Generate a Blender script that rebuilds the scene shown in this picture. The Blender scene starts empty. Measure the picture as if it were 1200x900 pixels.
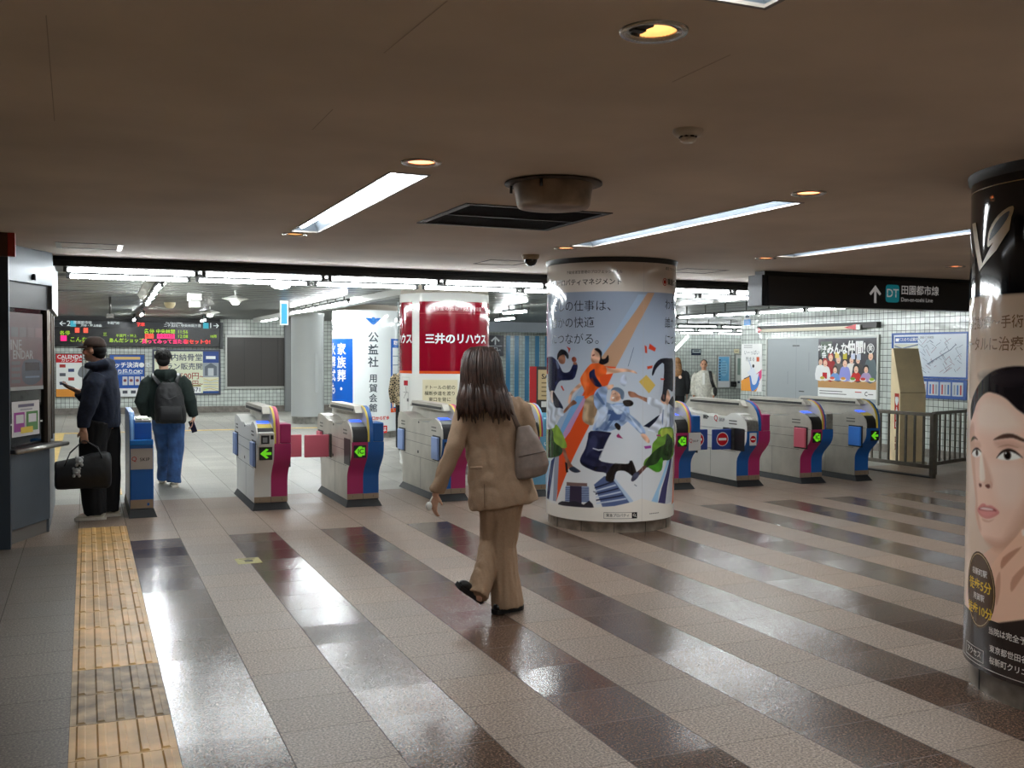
import bpy, bmesh, math, random
import numpy as np
from mathutils import Vector, Matrix, noise
from mathutils.geometry import tessellate_polygon
random.seed(7)
SC = bpy.context.scene
COL = SC.collection
PI = math.pi

# ------------------------------------------------------------------ camera model (1200x900)
FPX, PITCH, ROLL, YAW, EYE = 1185.0, .02846, -.00505, .3985, 1.57
def _rm():
    cp, sp, cr, sr, cy, sy = math.cos(PITCH), math.sin(PITCH), math.cos(ROLL), math.sin(ROLL), math.cos(YAW), math.sin(YAW)
    Rr = np.array([[cr, -sr, 0], [sr, cr, 0], [0, 0, 1]])
    Rp = np.array([[1, 0, 0], [0, cp, sp], [0, -sp, cp]])
    Ry = np.array([[cy, 0, sy], [0, 1, 0], [-sy, 0, cy]])
    return Ry @ Rp @ Rr
RM = _rm()
def ray(x, y):
    d = RM @ np.array([(x - 600) / FPX, (y - 450) / FPX, 1.0])
    return Vector((d[0], d[2], -d[1]))
def hit_z(x, y, z=0):
    d = ray(x, y); t = (z - EYE) / d.z
    return Vector((d.x * t, d.y * t, z))
def hit_y(x, y, Y):
    d = ray(x, y); t = Y / d.y
    return Vector((d.x * t, Y, EYE + d.z * t))
def hit_x(x, y, X):
    d = ray(x, y); t = X / d.x
    return Vector((X, d.y * t, EYE + d.z * t))

# ------------------------------------------------------------------ materials
def lin(c):
    return tuple(((v / 255) / 12.92 if v / 255 <= .04045 else ((v / 255 + .055) / 1.055) ** 2.4) for v in c[:3]) + (1,)
MATS = {}
def mat(name, rgb, rough=.5, metal=0, var=0, scale=20, bump=0, coat=0, spec=.5):
    """plain or noise-varied surface"""
    if name in MATS: return MATS[name]
    m = bpy.data.materials.new(name); m.use_nodes = True; MATS[name] = m
    nt = m.node_tree; b = nt.nodes['Principled BSDF']
    b.inputs['Base Color'].default_value = lin(rgb)
    b.inputs['Roughness'].default_value = rough; b.inputs['Metallic'].default_value = metal
    b.inputs['Specular IOR Level'].default_value = spec
    if coat: b.inputs['Coat Weight'].default_value = coat; b.inputs['Coat Roughness'].default_value = .05
    if var or bump:
        tc = nt.nodes.new('ShaderNodeTexCoord'); n = nt.nodes.new('ShaderNodeTexNoise')
        n.inputs['Scale'].default_value = scale; n.inputs['Detail'].default_value = 4
        nt.links.new(tc.outputs['Object'], n.inputs['Vector'])
        if var:
            r = nt.nodes.new('ShaderNodeValToRGB')
            a = tuple(max(0, v * (1 - var)) for v in rgb); c = tuple(min(255, v * (1 + var)) for v in rgb)
            r.color_ramp.elements[0].color = lin(a); r.color_ramp.elements[1].color = lin(c)
            r.color_ramp.elements[0].position = .3; r.color_ramp.elements[1].position = .7
            nt.links.new(n.outputs['Fac'], r.inputs['Fac']); nt.links.new(r.outputs['Color'], b.inputs['Base Color'])
        if bump:
            bp = nt.nodes.new('ShaderNodeBump'); bp.inputs['Strength'].default_value = bump; bp.inputs['Distance'].default_value = .01
            nt.links.new(n.outputs['Fac'], bp.inputs['Height']); nt.links.new(bp.outputs['Normal'], b.inputs['Normal'])
    return m
def glow(name, rgb, strength):
    if name in MATS: return MATS[name]
    m = bpy.data.materials.new(name); m.use_nodes = True; MATS[name] = m
    b = m.node_tree.nodes['Principled BSDF']
    b.inputs['Base Color'].default_value = lin(rgb); b.inputs['Roughness'].default_value = .4
    b.inputs['Emission Color'].default_value = lin(rgb); b.inputs['Emission Strength'].default_value = strength
    return m
def glass(name, tint=(225, 232, 232)):
    if name in MATS: return MATS[name]
    m = bpy.data.materials.new(name); m.use_nodes = True; MATS[name] = m
    nt = m.node_tree; nt.nodes.clear()
    o = nt.nodes.new('ShaderNodeOutputMaterial'); mx = nt.nodes.new('ShaderNodeMixShader')
    t = nt.nodes.new('ShaderNodeBsdfTransparent'); t.inputs[0].default_value = lin(tint)
    g = nt.nodes.new('ShaderNodeBsdfGlossy'); g.inputs['Roughness'].default_value = .03
    f = nt.nodes.new('ShaderNodeFresnel'); f.inputs[0].default_value = 1.5
    nt.links.new(f.outputs[0], mx.inputs[0]); nt.links.new(t.outputs[0], mx.inputs[1]); nt.links.new(g.outputs[0], mx.inputs[2])
    nt.links.new(mx.outputs[0], o.inputs[0])
    return m
def tile_mat(name, axis, rgb=(205, 212, 205), grout=(60, 62, 60), size=.1):
    """glazed square wall tiles; axis = the wall's normal"""
    if name in MATS: return MATS[name]
    m = bpy.data.materials.new(name); m.use_nodes = True; MATS[name] = m
    nt = m.node_tree; b = nt.nodes['Principled BSDF']
    tc = nt.nodes.new('ShaderNodeTexCoord'); sp = nt.nodes.new('ShaderNodeSeparateXYZ'); cb = nt.nodes.new('ShaderNodeCombineXYZ')
    nt.links.new(tc.outputs['Object'], sp.inputs[0])
    nt.links.new(sp.outputs['Y' if axis == 'x' else 'X'], cb.inputs['X']); nt.links.new(sp.outputs['Z'], cb.inputs['Y'])
    br = nt.nodes.new('ShaderNodeTexBrick'); br.offset = 0; br.squash = 1
    br.inputs['Scale'].default_value = 1; br.inputs['Brick Width'].default_value = size; br.inputs['Row Height'].default_value = size
    br.inputs['Mortar Size'].default_value = .0045; br.inputs['Mortar Smooth'].default_value = .1; br.inputs['Bias'].default_value = 0
    br.inputs['Color1'].default_value = lin(rgb); br.inputs['Color2'].default_value = lin(tuple(v * .9 for v in rgb)); br.inputs['Mortar'].default_value = lin(grout)
    nt.links.new(cb.outputs[0], br.inputs['Vector']); nt.links.new(br.outputs['Color'], b.inputs['Base Color'])
    n = nt.nodes.new('ShaderNodeTexNoise'); n.inputs['Scale'].default_value = 7; nt.links.new(cb.outputs[0], n.inputs['Vector'])
    bp = nt.nodes.new('ShaderNodeBump'); bp.inputs['Strength'].default_value = .35; bp.inputs['Distance'].default_value = .02
    nt.links.new(n.outputs['Fac'], bp.inputs['Height'])
    nt.links.new(bp.outputs['Normal'], b.inputs['Normal'])
    mr = nt.nodes.new('ShaderNodeMapRange'); mr.inputs['To Min'].default_value = .16; mr.inputs['To Max'].default_value = .8
    nt.links.new(br.outputs['Fac'], mr.inputs['Value']); nt.links.new(mr.outputs[0], b.inputs['Roughness'])
    return m
def math_node(nt, op, a, b=None, c=None):
    n = nt.nodes.new('ShaderNodeMath'); n.operation = op
    for i, v in enumerate((a, b, c)):
        if v is None: continue
        if isinstance(v, (int, float)): n.inputs[i].default_value = v
        else: nt.links.new(v, n.inputs[i])
    return n.outputs[0]
def mixc(nt, f, a, b):
    n = nt.nodes.new('ShaderNodeMix'); n.data_type = 'RGBA'
    if isinstance(f, (int, float)): n.inputs[0].default_value = f
    else: nt.links.new(f, n.inputs[0])
    for i, v in ((6, a), (7, b)):
        if isinstance(v, tuple): n.inputs[i].default_value = v
        else: nt.links.new(v, n.inputs[i])
    return n.outputs[2]
def floor_mat():
    m = bpy.data.materials.new('granite_floor'); m.use_nodes = True
    nt = m.node_tree; b = nt.nodes['Principled BSDF']
    tc = nt.nodes.new('ShaderNodeTexCoord'); sp = nt.nodes.new('ShaderNodeSeparateXYZ'); nt.links.new(tc.outputs['Object'], sp.inputs[0])
    X, Y = sp.outputs['X'], sp.outputs['Y']
    u = math_node(nt, 'DIVIDE', math_node(nt, 'SUBTRACT', X, .327), .4)
    v = math_node(nt, 'DIVIDE', math_node(nt, 'SUBTRACT', Y, 8.99), .4)
    iu = math_node(nt, 'FLOOR', u); iv = math_node(nt, 'FLOOR', v)
    fu = math_node(nt, 'SUBTRACT', u, iu); fv = math_node(nt, 'SUBTRACT', v, iv)
    par = math_node(nt, 'ABSOLUTE', math_node(nt, 'MODULO', iu, 2.0))
    stripe = math_node(nt, 'LESS_THAN', par, .5)                                  # 1 = dark stripe
    near = math_node(nt, 'LESS_THAN', Y, 8.99); rgt = math_node(nt, 'GREATER_THAN', X, .3)
    dark = math_node(nt, 'MULTIPLY', math_node(nt, 'MULTIPLY', stripe, near), rgt)
    left = math_node(nt, 'MULTIPLY', math_node(nt, 'SUBTRACT', 1.0, rgt), near)
    # one tile's own tone
    cb = nt.nodes.new('ShaderNodeCombineXYZ'); nt.links.new(iu, cb.inputs[0]); nt.links.new(iv, cb.inputs[1])
    wn = nt.nodes.new('ShaderNodeTexWhiteNoise'); wn.noise_dimensions = '2D'; nt.links.new(cb.outputs[0], wn.inputs['Vector'])
    # granite speckle
    n1 = nt.nodes.new('ShaderNodeTexNoise'); n1.inputs['Scale'].default_value = 95; n1.inputs['Detail'].default_value = 3; n1.inputs['Roughness'].default_value = .7
    nt.links.new(tc.outputs['Object'], n1.inputs['Vector'])
    n2 = nt.nodes.new('ShaderNodeTexNoise'); n2.inputs['Scale'].default_value = 1.3; n2.inputs['Detail'].default_value = 5
    nt.links.new(tc.outputs['Object'], n2.inputs['Vector'])
    def ramp(src, cols):
        r = nt.nodes.new('ShaderNodeValToRGB'); e = r.color_ramp.elements
        e[0].position, e[0].color = cols[0][0], lin(cols[0][1]); e[1].position, e[1].color = cols[-1][0], lin(cols[-1][1])
        for p, c in cols[1:-1]: k = e.new(p); k.color = lin(c)
        nt.links.new(src, r.inputs['Fac']); return r.outputs['Color']
    cl = ramp(n1.outputs['Fac'], [(.34, (76, 60, 50)), (.5, (132, 113, 98)), (.66, (182, 161, 143))])
    cd = ramp(n1.outputs['Fac'], [(.34, (42, 29, 23)), (.52, (84, 65, 54)), (.68, (146, 120, 102))])
    cf = ramp(n1.outputs['Fac'], [(.3, (124, 122, 114)), (.5, (158, 156, 147)), (.7, (190, 188, 179))])
    cm = ramp(n1.outputs['Fac'], [(.32, (70, 61, 53)), (.52, (110, 99, 88)), (.7, (156, 143, 130))])
    far = mixc(nt, math_node(nt, 'GREATER_THAN', Y, 11.39), cl, cf)
    c = mixc(nt, dark, far, cd)
    c = mixc(nt, left, c, cm)
    tone = math_node(nt, 'MULTIPLY_ADD', wn.outputs['Value'], .22, .86)
    wear = math_node(nt, 'MULTIPLY_ADD', n2.outputs['Fac'], .3, .85)
    hs = nt.nodes.new('ShaderNodeHueSaturation'); nt.links.new(c, hs.inputs['Color']); nt.links.new(math_node(nt, 'MULTIPLY', tone, wear), hs.inputs['Value'])
    # joints: every row, and at each stripe edge
    ju = math_node(nt, 'MINIMUM', fu, math_node(nt, 'SUBTRACT', 1.0, fu)); jv = math_node(nt, 'MINIMUM', fv, math_node(nt, 'SUBTRACT', 1.0, fv))
    jj = math_node(nt, 'MAXIMUM', math_node(nt, 'LESS_THAN', ju, .006), math_node(nt, 'MULTIPLY', math_node(nt, 'LESS_THAN', jv, .0055), .8))
    c2 = mixc(nt, math_node(nt, 'MULTIPLY', jj, .75), hs.outputs['Color'], lin((48, 40, 36)))
    nt.links.new(c2, b.inputs['Base Color'])
    ro = math_node(nt, 'SUBTRACT', .42, math_node(nt, 'MULTIPLY', dark, .25))
    ro = math_node(nt, 'ADD', ro, math_node(nt, 'MULTIPLY', wn.outputs['Value'], .07))
    ro = math_node(nt, 'ADD', ro, math_node(nt, 'MULTIPLY', math_node(nt, 'SUBTRACT', n2.outputs['Fac'], .5), .16))
    ro = math_node(nt, 'MAXIMUM', math_node(nt, 'ADD', ro, math_node(nt, 'MULTIPLY', jj, .4)), .1)
    nt.links.new(ro, b.inputs['Roughness'])
    bp = nt.nodes.new('ShaderNodeBump'); bp.inputs['Strength'].default_value = .12; bp.inputs['Distance'].default_value = .002
    nt.links.new(n1.outputs['Fac'], bp.inputs['Height'])
    # each slab lies a touch out of true
    vm = nt.nodes.new('ShaderNodeVectorMath'); vm.operation = 'MULTIPLY_ADD'; nt.links.new(wn.outputs['Color'], vm.inputs[0]); vm.inputs[1].default_value = (.044, .044, 0); nt.links.new(bp.outputs['Normal'], vm.inputs[2])
    vs_ = nt.nodes.new('ShaderNodeVectorMath'); vs_.operation = 'SUBTRACT'; nt.links.new(vm.outputs[0], vs_.inputs[0]); vs_.inputs[1].default_value = (.022, .022, 0)
    nr = nt.nodes.new('ShaderNodeVectorMath'); nr.operation = 'NORMALIZE'; nt.links.new(vs_.outputs[0], nr.inputs[0]); nt.links.new(nr.outputs[0], b.inputs['Normal'])
    return m

# ------------------------------------------------------------------ mesh builder
class MB:
    def __init__(s): s.v = []; s.f = []; s.m = []; s.sm = []
    def add(s, vs, fs, m=0, smooth=False):
        k = len(s.v); s.v += [tuple(v) for v in vs]
        for f in fs: s.f.append(tuple(i + k for i in f)); s.m.append(m); s.sm.append(smooth)
        return s
    def box(s, lo, hi, m=0):
        x0, y0, z0 = lo; x1, y1, z1 = hi
        return s.add([(x0, y0, z0), (x1, y0, z0), (x1, y1, z0), (x0, y1, z0), (x0, y0, z1), (x1, y0, z1), (x1, y1, z1), (x0, y1, z1)],
                     [(0, 3, 2, 1), (4, 5, 6, 7), (0, 1, 5, 4), (1, 2, 6, 5), (2, 3, 7, 6), (3, 0, 4, 7)], m)
    def obox(s, p, q, w, h, m=0, up=(0, 0, 1)):
        """bar from p to q, w wide, h high"""
        p, q = Vector(p), Vector(q); d = (q - p).normalized(); u = Vector(up)
        r = d.cross(u).normalized(); u = r.cross(d)
        vs = []
        for e in (p, q):
            for a, b in ((-1, -1), (1, -1), (1, 1), (-1, 1)): vs.append(e + r * a * w / 2 + u * b * h / 2)
        return s.add(vs, [(0, 3, 2, 1), (4, 5, 6, 7), (0, 1, 5, 4), (1, 2, 6, 5), (2, 3, 7, 6), (3, 0, 4, 7)], m)
    def prism(s, poly, fn, m=0, caps=True, smooth=False):
        """poly 2D; fn(p, 0/1) -> 3D of the near / far end"""
        n = len(poly); vs = [fn(p, 0) for p in poly] + [fn(p, 1) for p in poly]
        fs = [(i, (i + 1) % n, n + (i + 1) % n, n + i) for i in range(n)]
        s.add(vs, fs, m, smooth)
        if caps:
            tri = tessellate_polygon([[Vector((p[0], p[1], 0)) for p in poly]])
            s.add(vs[:n], [tuple(t) for t in tri], m); s.add(vs[n:], [tuple(reversed(t)) for t in tri], m)
        return s
    def xprism(s, poly, x0, x1, m=0, **k):
        return s.prism(poly, lambda p, e: ((x0, x1)[e], p[0], p[1]), m, **k)
    def lathe(s, prof, c=(0, 0, 0), n=32, m=0, smooth=True, ang=(0, 2 * PI)):
        full = abs(ang[1] - ang[0] - 2 * PI) < 1e-6; k = n if full else n + 1
        vs = []
        for r, z in prof:
            for i in range(k):
                a = ang[0] + (ang[1] - ang[0]) * i / n
                vs.append((c[0] + r * math.cos(a), c[1] + r * math.sin(a), c[2] + z))
        fs = []
        for j in range(len(prof) - 1):
            for i in range(n):
                a, b = i, (i + 1) % k
                fs.append((j * k + a, j * k + b, (j + 1) * k + b, (j + 1) * k + a))
        return s.add(vs, fs, m, smooth)
    def tube(s, path, rad, n=10, m=0, flat=None, cap=True, smooth=True):
        """swept tube; rad scalar or list of r or (r1, r2); flat = fixed reference direction for r1"""
        P = [Vector(p) for p in path]; L = len(P)
        if not isinstance(rad, (list, tuple)) : rad = [rad] * L
        ref = Vector(flat) if flat else None; vs = []; prev = None
        for i, p in enumerate(P):
            d = (P[min(i + 1, L - 1)] - P[max(i - 1, 0)])
            d = d.normalized() if d.length > 1e-9 else Vector((0, 0, 1))
            a = ref if ref else (prev if prev else (Vector((1, 0, 0)) if abs(d.x) < .8 else Vector((0, 1, 0))))
            a = (a - d * a.dot(d)); a = a.normalized() if a.length > 1e-6 else d.orthogonal().normalized()
            b = d.cross(a); prev = a
            r = rad[i]; r1, r2 = r if isinstance(r, (tuple, list)) else (r, r)
            for k in range(n):
                t = 2 * PI * k / n; vs.append(p + a * r1 * math.cos(t) + b * r2 * math.sin(t))
        fs = [(j * n + k, j * n + (k + 1) % n, (j + 1) * n + (k + 1) % n, (j + 1) * n + k) for j in range(L - 1) for k in range(n)]
        if cap: fs += [tuple(range(n))[::-1], tuple(range((L - 1) * n, L * n))]
        return s.add(vs, fs, m, smooth)
    def ell(s, c, r, n=16, m=0, rot=None):
        vs = [Vector((0, 0, -1))]; h = n // 2
        for j in range(1, h):
            t = -PI / 2 + PI * j / h
            for i in range(n): vs.append(Vector((math.cos(t) * math.cos(2 * PI * i / n), math.cos(t) * math.sin(2 * PI * i / n), math.sin(t))))
        vs.append(Vector((0, 0, 1))); R = rot or Matrix.Identity(3)
        out = [Vector(c) + R @ Vector((v.x * r[0], v.y * r[1], v.z * r[2])) for v in vs]
        fs = [(0, 1 + (i + 1) % n, 1 + i) for i in range(n)]
        for j in range(h - 2):
            for i in range(n): a = 1 + j * n; fs.append((a + i, a + (i + 1) % n, a + n + (i + 1) % n, a + n + i))
        a = 1 + (h - 2) * n; fs += [(a + i, a + (i + 1) % n, len(vs) - 1) for i in range(n)]
        return s.add(out, fs, m, True)
    def rings(s, R, n=28, m=0, slope=0, cap=True, pw=2.0):
        """stack of horizontal ellipses (z, cu, cw, ru, rw); slope tilts them along u"""
        vs = []
        for z, cu, cw, ru, rw in R:
            for i in range(n):
                t = 2 * PI * i / n; c, q = math.cos(t), math.sin(t)
                c = math.copysign(abs(c) ** (2 / pw), c); q = math.copysign(abs(q) ** (2 / pw), q)
                vs.append((cu + ru * c, cw + rw * q, z + slope * ru * c))
        fs = [(j * n + i, j * n + (i + 1) % n, (j + 1) * n + (i + 1) % n, (j + 1) * n + i) for j in range(len(R) - 1) for i in range(n)]
        if cap: fs += [tuple(range(n))[::-1], tuple(range((len(R) - 1) * n, len(R) * n))]
        return s.add(vs, fs, m, True)
    def mesh(s, name, mats):
        me = bpy.data.meshes.new(name); me.from_pydata(s.v, [], s.f)
        for x in mats: me.materials.append(x)
        me.polygons.foreach_set('material_index', s.m); me.polygons.foreach_set('use_smooth', s.sm)
        me.validate(); me.update()
        bm = bmesh.new(); bm.from_mesh(me); bmesh.ops.recalc_face_normals(bm, faces=bm.faces); bm.to_mesh(me); bm.free()
        return me
    def build(s, name, mats, parent=None, bevel=0, loc=None, rz=0, seg=2):
        if not isinstance(mats, (list, tuple)): mats = [mats]
        o = bpy.data.objects.new(name, s.mesh(name, mats)); COL.objects.link(o)
        if parent: o.parent = parent
        if loc: o.location = loc
        if rz: o.rotation_euler.z = rz
        if bevel:
            b = o.modifiers.new('Bevel', 'BEVEL'); b.width = bevel; b.segments = seg; b.limit_method = 'ANGLE'; b.angle_limit = .6
        return o
def tag(o, label=None, cat=None, group=None, kind=None):
    for k, v in (('label', label), ('category', cat), ('group', group), ('kind', kind)):
        if v: o[k] = v
    return o
def empty(name, loc=(0, 0, 0), rz=0, label=None, cat=None, group=None):
    o = bpy.data.objects.new(name, None); COL.objects.link(o); o.location = loc; o.rotation_euler.z = rz; o.empty_display_size = .1
    return tag(o, label, cat, group, 'thing')
def copy_tree(o, parent=None):
    c = o.copy(); COL.objects.link(c); c.parent = parent
    for ch in list(o.children): copy_tree(ch, c)
    return c
def voxel(o, size, smooth=4, wrinkle=0, wscale=(6, 6, 3), seed=0):
    """fuse an object's closed pieces into one continuous surface, then soften and crease it"""
    r = o.modifiers.new('r', 'REMESH'); r.mode = 'VOXEL'; r.voxel_size = size; r.use_smooth_shade = True
    if smooth:
        k = o.modifiers.new('s', 'SMOOTH'); k.factor = .5; k.iterations = smooth
    dg = bpy.context.evaluated_depsgraph_get(); dg.update()
    me = bpy.data.meshes.new_from_object(o.evaluated_get(dg)); o.modifiers.clear()
    ms = [x for x in o.data.materials]; me.materials.clear()
    for x in ms: me.materials.append(x)
    if wrinkle:
        for v in me.vertices:
            p = v.co; q = Vector((p.x * wscale[0] + seed, p.y * wscale[1], p.z * wscale[2] + .5 * math.sin(p.x * 9)))
            a = abs(noise.noise(q)) - .2; b = noise.noise(q * 2.7)
            v.co = p + v.normal * wrinkle * (a + .35 * b)
    me.polygons.foreach_set('use_smooth', [True] * len(me.polygons)); me.polygons.foreach_set('material_index', [0] * len(me.polygons))
    old = o.data; o.data = me; bpy.data.meshes.remove(old)
    return o

# ------------------------------------------------------------------ flat artwork (prints, signs, lettering)
_TX = {}
def text2d(body, size=1.0, bold=0, align='CENTER', sx=1.0, gap=1.0):
    """lettering as triangles in 2D: list of (verts, faces); the built-in font"""
    key = (body, bold, align, gap)
    if key not in _TX:
        c = bpy.data.curves.new('lettering', 'FONT'); c.body = body; c.size = 1; c.offset = bold; c.align_x = align; c.align_y = 'CENTER'
        c.space_character = gap; c.space_line = 1.0; c.resolution_u = 3
        o = bpy.data.objects.new('lettering', c); COL.objects.link(o)
        dg = bpy.context.evaluated_depsgraph_get(); dg.update()
        me = bpy.data.meshes.new_from_object(o.evaluated_get(dg))
        _TX[key] = ([(v.co.x, v.co.y) for v in me.vertices], [tuple(p.vertices) for p in me.polygons])
        bpy.data.objects.remove(o); bpy.data.curves.remove(c); bpy.data.meshes.remove(me)
    vs, fs = _TX[key]
    return [(x * size * sx, y * size) for x, y in vs], fs
def crom(P, n=5):
    out = []; L = len(P)
    for i in range(L):
        a, b, c, d = (Vector(P[(i + k) % L]) for k in (-1, 0, 1, 2))
        for j in range(n):
            t = j / n
            out.append(tuple(.5 * ((2 * b) + (c - a) * t + (2 * a - 5 * b + 4 * c - d) * t * t + (3 * b - a - 3 * c + d) * t ** 3)))
    return out
class Art:
    """shapes laid on a surface: mapf(s, t, lift) -> 3D"""
    def __init__(s, mapf, cut=None, base=.0008, step=.00004): s.mapf = mapf; s.cut = cut; s.mb = MB(); s.mats = []; s.k = 0; s.base = base; s.step = step
    def _mi(s, m):
        if m not in s.mats: s.mats.append(m)
        return s.mats.index(m)
    def raw(s, vs, fs, m, lift=None):
        s.k += 1; lift = s.base + s.k * s.step if lift is None else lift
        if s.cut:
            bm = bmesh.new(); bv = [bm.verts.new((v[0], v[1], 0)) for v in vs]
            for f in fs:
                try: bm.faces.new([bv[i] for i in f])
                except ValueError: pass
            x0 = min(v[0] for v in vs); x1 = max(v[0] for v in vs); x = math.floor(x0 / s.cut) * s.cut + s.cut
            while x < x1:
                bmesh.ops.bisect_plane(bm, geom=bm.verts[:] + bm.edges[:] + bm.faces[:], dist=1e-6, plane_co=(x, 0, 0), plane_no=(1, 0, 0)); x += s.cut
            bm.verts.index_update(); vs = [(v.co.x, v.co.y) for v in bm.verts]; fs = [tuple(v.index for v in f.verts) for f in bm.faces]; bm.free()
        s.mb.add([s.mapf(v[0], v[1], lift) for v in vs], fs, s._mi(m)); return s
    def poly(s, P, m, smooth=0, lift=None):
        if smooth: P = crom(P, smooth)
        tri = tessellate_polygon([[Vector((p[0], p[1], 0)) for p in P]])
        return s.raw(P, [tuple(t) for t in tri], m, lift)
    def rect(s, x0, y0, x1, y1, m, lift=None): return s.raw([(x0, y0), (x1, y0), (x1, y1), (x0, y1)], [(0, 1, 2, 3)], m, lift)
    def frame(s, x0, y0, x1, y1, w, m):
        s.rect(x0, y0, x1, y0 + w, m); s.k -= 1; s.rect(x0, y1 - w, x1, y1, m); s.k -= 1
        s.rect(x0, y0, x0 + w, y1, m); s.k -= 1; return s.rect(x1 - w, y0, x1, y1, m)
    def disc(s, cx, cy, r, m, ry=None, n=28): return s.poly([(cx + r * math.cos(2 * PI * i / n), cy + (ry or r) * math.sin(2 * PI * i / n)) for i in range(n)], m)
    def line(s, P, w, m):
        for a, b in zip(P[:-1], P[1:]):
            a, b = Vector(a), Vector(b); d = b - a
            if d.length < 1e-6: continue
            d.normalize(); q = Vector((-d.y, d.x)) * w / 2; e = d * w * .3
            s.raw([tuple(a - e + q), tuple(b + e + q), tuple(b + e - q), tuple(a - e - q)], [(0, 1, 2, 3)], m); s.k -= 1
        s.k += 1; return s
    def text(s, body, x, y, size, m, bold=0, align='CENTER', sx=1.0, gap=1.0, vertical=False, rot=0, pitch=1.1):
        if vertical:
            for i, ch in enumerate(body):
                if ch != ' ': s.text(ch, x, y - i * size * pitch, size, m, bold); s.k -= 1
            s.k += 1; return s
        vs, fs = text2d(body, size, bold, align, sx, gap)
        c, q = math.cos(rot), math.sin(rot)
        return s.raw([(x + a * c - b * q, y + a * q + b * c) for a, b in vs], fs, m)
    def build(s, name, parent=None, **k):
        o = s.mb.build(name, s.mats, parent, **k); return o
def plane_map(o, right, up):
    o, r, u = Vector(o), Vector(right).normalized(), Vector(up).normalized(); n = r.cross(u)
    return lambda x, y, l: o + r * x + u * y + n * l
def cyl_map(c, r):
    """s = arc length measured clockwise seen from above as seen from outside left to right; angle 0 faces -Y"""
    return lambda s, t, l: Vector((c[0] + (r + l) * math.sin(s / r), c[1] - (r + l) * math.cos(s / r), t))
def cyl_uv(c, r):
    """pixel of the photograph -> (s, z) on the column's surface"""
    def f(x, y):
        d = ray(x, y); a = d.x ** 2 + d.y ** 2; b = -(d.x * c[0] + d.y * c[1]); k = c[0] ** 2 + c[1] ** 2 - r * r
        disc = b * b - a * k; t = (-b - math.sqrt(disc)) / a if disc > 0 else -b / a
        px, py = d.x * t - c[0], d.y * t - c[1]
        return (math.atan2(px, -py) * r, EYE + d.z * t)
    return f
def ink(rgb, rough=.22): return mat('ink_%d_%d_%d' % tuple(int(v) for v in rgb), rgb, rough)

class Paint:
    """printed picture: soft-edged shapes mixed into a fine coloured mesh on a column"""
    def __init__(s, mapf, s0, s1, z0, z1, step, stops, lift=.0006):
        s.nx, s.nz = int((s1 - s0) / step) + 1, int((z1 - z0) / step) + 1
        S, Zz = np.meshgrid(np.linspace(s0, s1, s.nx), np.linspace(z0, z1, s.nz)); s.S, s.Z = S.ravel(), Zz.ravel(); s.mapf = mapf; s.lift = lift
        zs = [q[0] for q in stops]; s.C = np.stack([np.interp(s.Z, zs, [q[1][k] for q in stops]) for k in range(3)], 1)
    def layer(s, P, rgb, soft=.004, smooth=3, fold=0, alpha=1.0):
        if smooth: P = crom(P, smooth)
        P = np.array(P); lo, hi = P.min(0) - soft * 1.2, P.max(0) + soft * 1.2
        k = np.where((s.S > lo[0]) & (s.S < hi[0]) & (s.Z > lo[1]) & (s.Z < hi[1]))[0]
        if not len(k): return
        x, y = s.S[k], s.Z[k]; d2 = np.full(len(k), 1e9); ins = np.zeros(len(k), bool)
        for i in range(len(P)):
            a, b = P[i], P[(i + 1) % len(P)]; e = b - a; L = max(e @ e, 1e-12)
            t = np.clip(((x - a[0]) * e[0] + (y - a[1]) * e[1]) / L, 0, 1)
            d2 = np.minimum(d2, (x - a[0] - t * e[0]) ** 2 + (y - a[1] - t * e[1]) ** 2)
            if a[1] != b[1]: ins ^= ((a[1] > y) != (b[1] > y)) & (x < (b[0] - a[0]) * (y - a[1]) / (b[1] - a[1]) + a[0])
        sd = np.sqrt(d2) * np.where(ins, -1, 1); al = np.clip(.5 - sd / soft, 0, 1)[:, None] * alpha
        c = np.array(rgb, float)[None, :] * np.ones((len(k), 1))
        if fold: f = 1 + fold * np.sin(48 * x + 30 * y + 1.7 * np.sin(36 * y - 17 * x) + rgb[0]) ; c = np.clip(c * f[:, None], 0, 255)
        s.C[k] = s.C[k] * (1 - al) + c * al
    def build(s, name, rough):
        vs = [s.mapf(a, b, s.lift) for a, b in zip(s.S, s.Z)]; n = s.nx
        fs = [(j * n + i, j * n + i + 1, (j + 1) * n + i + 1, (j + 1) * n + i) for j in range(s.nz - 1) for i in range(n - 1)]
        me = bpy.data.meshes.new(name); me.from_pydata(vs, [], fs); c = s.C / 255; c = np.where(c <= .04045, c / 12.92, ((c + .055) / 1.055) ** 2.4)
        at = me.color_attributes.new('print', 'FLOAT_COLOR', 'POINT'); at.data.foreach_set('color', np.hstack([c, np.ones((len(c), 1))]).astype(np.float32).ravel())
        me.polygons.foreach_set('use_smooth', [True] * len(me.polygons))
        m = bpy.data.materials.new(name); m.use_nodes = True; b = m.node_tree.nodes['Principled BSDF']; b.inputs['Roughness'].default_value = rough
        q = m.node_tree.nodes.new('ShaderNodeVertexColor'); q.layer_name = 'print'; m.node_tree.links.new(q.outputs['Color'], b.inputs['Base Color']); me.materials.append(m)
        o = bpy.data.objects.new(name, me); COL.objects.link(o); return o
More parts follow.
